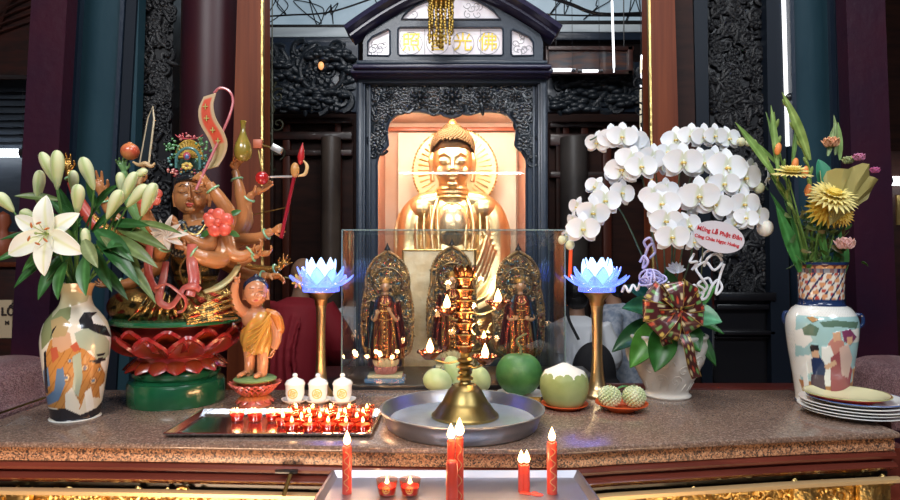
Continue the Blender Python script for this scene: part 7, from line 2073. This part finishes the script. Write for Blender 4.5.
z = TT; offs = ((.004, 0), (-.003, .002), (.005, -.002), (-.001, .001))
for i, lab in enumerate(labs):
    plate(plc + V((offs[i][0], offs[i][1], z - TT)), .140 if i < 3 else .137, M['porcelain'], lab); z += .0088
plate(plc + V((.010, 0, z - TT)), .128, M['porcelain'], 'blue-rimmed white plate directly under the red plate', rim=mat('blue_rim_glaze', (.05, .12, .40), .2)); z += .0075
plate(plc + V((-.018, -.002, z - TT)), .113, M['redplate'], 'red plate with pale yellow inside, topmost of the stack', .022, mat('yellow_green_rim', (.45, .50, .20), .25), M['cream_in'])
# ================================================================ WORSHIPPERS BEHIND THE ALTAR
SKN = (.36, .20, .13)
def person(x, Y, face, top, lab, cloth, hair, robe=False, bald=False, lean=.10, shoulder=.21, cm='cloth_white', headlean=0.0, arm_out=0.0):
    """standing worshipper; face = heading angle (0 looks away from the camera)"""
    s = top / 1.68; Mz = Matrix.Translation((x, Y, 0)) @ Matrix.Rotation(face, 4, 'Z')
    t = thing('person', (x, Y, 0), lab, 'person')
    Bp = lambda a, b, z: V((a * s, b * s, z * s))
    g = MB(); g.M = Mz
    # legs, torso, neck, head, arms as one skin
    for q in (-1, 1):
        g.tube(spl([Bp(q * .09, 0, .86), Bp(q * .10, .01, .48), Bp(q * .10, -.02, .07)], 5), [.085 * s, .058 * s, .052 * s, .036 * s], 14)
        g.tube([Bp(q * .10, -.05, .04), Bp(q * .105, .16, .03)], [.038 * s, .030 * s], 10)
        g.tube(spl([Bp(q * .17, lean * .9, 1.36), Bp(q * (shoulder + .03), lean + .02, 1.16), Bp(q * (.17 + arm_out), lean + .20, 1.04), Bp(q * .05, lean + .28, 1.16)], 5), [.050 * s, .042 * s, .036 * s, .026 * s], 12)
        hb = Bp(q * .035, lean + .29, 1.19)
        for k in range(4): g.tube([hb + Bp(0, .008 * k, .0), hb + Bp(-q * .012, .008 * k, .045), hb + Bp(-q * .022, .008 * k, .085 - .006 * abs(k - 1))], [.009, .008, .006], 6)
        g.tube([hb, hb + Bp(-q * .02, -.025, .04)], [.011, .008], 6)
    g.tube(spl([Bp(0, 0, .84), Bp(0, .01, 1.0), Bp(0, lean * .5, 1.18), Bp(0, lean * .9, 1.36), Bp(0, lean, 1.42)], 5), [.155 * s, .145 * s, .165 * s, .15 * s, .07 * s], 22, flat=1.0)
    nk = Bp(0, lean, 1.42); hd = Bp(0, lean + .04 + headlean, 1.57)
    g.tube([nk, hd + Bp(0, 0, -.05)], [.055 * s, .052 * s], 14)
    g.ell(hd, (.074 * s, .094 * s, .105 * s), 20, 14)
    g.ell(hd + Bp(0, .03, -.05), (.058 * s, .062 * s, .058 * s), 16, 12)
    g.tube([hd + Bp(0, .085, .02), hd + Bp(0, .112, -.02)], [.008 * s, .015 * s], 8)
    for q in (-1, 1): g.ell(hd + Bp(q * .074, .0, -.01), (.012 * s, .022 * s, .032 * s), 10, 8); g.ell(hd + Bp(q * .03, .082, .012), (.016 * s, .012 * s, .009 * s))
    g.ell(hd + Bp(0, .092, -.055), (.024 * s, .012 * s, .008 * s))
    f = fuse(g, .009, 2); f.c = [SKN] * len(f.v); f.build('body', M['matte'], t)
    # clothing, a little larger than the body
    g = MB(); g.M = Mz
    if robe: g.tube(spl([Bp(0, 0, .05), Bp(0, 0, .5), Bp(0, .0, .9), Bp(0, lean * .5, 1.18), Bp(0, lean * .9, 1.36), Bp(0, lean, 1.43)], 5), [.26 * s, .22 * s, .20 * s, .21 * s, .185 * s, .075 * s], 26)
    else: g.tube(spl([Bp(0, 0, .80), Bp(0, .01, 1.0), Bp(0, lean * .5, 1.18), Bp(0, lean * .9, 1.36), Bp(0, lean, 1.43)], 5), [.185 * s, .175 * s, .188 * s, .175 * s, .065 * s], 26)
    for q in (-1, 1):
        g.tube(spl([Bp(q * .15, lean * .9, 1.37), Bp(q * (shoulder + .03), lean + .02, 1.16), Bp(q * (.17 + arm_out), lean + .17, 1.05)], 5), [.072 * s, .070 * s, .062 * s] if not robe else [.085 * s, .095 * s, .10 * s], 16)
    for k in range(6):
        g.tube(spl([Bp(-.13 + k * .05, -.14 + lean * .3, 1.34), Bp(-.12 + k * .045, -.175, 1.12), Bp(-.15 + k * .06, -.19, .88)], 5), [.008 * s, .014 * s, .012 * s], 7)
    f = fuse(g, .010, 2); f.build('robe' if robe else 'shirt', cloth, t)
    if not robe:
        g = MB(); g.M = Mz
        for q in (-1, 1): g.tube(spl([Bp(q * .085, 0, .9), Bp(q * .10, .01, .48), Bp(q * .10, -.02, .09)], 5), [.115 * s, .085 * s, .07 * s, .065 * s], 14)
        fuse(g, .012, 1).build('trousers', M['ink'], t)
    if not bald:
        g = MB(); g.M = Mz
        g.ell(hd + Bp(0, -.018, .022), (.085 * s, .098 * s, .105 * s), 20, 14); g.ell(hd + Bp(0, -.05, -.03), (.075 * s, .06 * s, .075 * s), 16, 12)
        if hair == 'long': g.tube([hd + Bp(0, -.05, -.03), nk + Bp(0, -.06, -.12)], [.075 * s, .06 * s], 14, flat=.6)
        fuse(g, .007, 2).build('hair', mat('black_hair', (.008, .007, .008), .4, bump=.4, bscale=150) if 'black_hair' not in bpy.data.materials else bpy.data.materials['black_hair'], t)
    return t
M['maroon_cloth'] = mat('maroon_robe_cloth', (.34, .016, .03), .75, bump=.2, bscale=20)
M['white_cloth'] = mat('white_shirt_cloth', (.80, .84, .90), .75, bump=.25, bscale=14)
M['dark_cloth'] = mat('black_cloth', (.012, .012, .016), .8)
M['grey_cloth'] = mat('blue_grey_patterned_cloth', (.20, .26, .36), .75, col2=(.45, .50, .58), scale=30)
pxm = lambda px, Y: A(px, 300, Y).x
person(pxm(292, 3.62), 3.62, -.25, 1.62, 'shaven-headed person in a maroon robe seen from behind, hands joined, left of the glass case', M['maroon_cloth'], None, True, True, .10, .23)
person(pxm(346, 4.04), 4.04, -.5, 1.52, 'person in a white shirt behind the left lotus lamp, mostly hidden', M['white_cloth'], 'short', lean=.08)
person(pxm(577, 3.60), 3.60, -.15, 1.50, 'dark-haired person in a white shirt seen from behind, right of the glass case', M['white_cloth'], 'short', lean=.06, shoulder=.2)
person(pxm(622, 4.04), 4.04, 1.2, 1.55, 'dark-haired person turned sideways behind the right lotus lamp, patterned grey shirt', M['grey_cloth'], 'short', lean=.05)
# black bag carried on the back of the white-shirted person
c = V((pxm(594, 3.3), 3.31, .90))
t = thing('shoulder_bag', c, 'rounded black shoulder bag on the back of the white-shirted person at right', 'bag')
g = MB(); g.ell(c + V((0, 0, .10)), (.12, .06, .17), 24, 16); g.ell(c + V((.02, 0, .0)), (.135, .07, .12), 24, 16); fuse(g, .01, 2).build('bag', M['dark_cloth'], t)
g = MB(); g.tube(spl([c + V((-.08, .0, .28)), c + V((-.12, .06, .38)), c + V((-.10, .22, .44))], 5), .012, 8, flat=.4); g.build('strap', M['dark_cloth'], t)
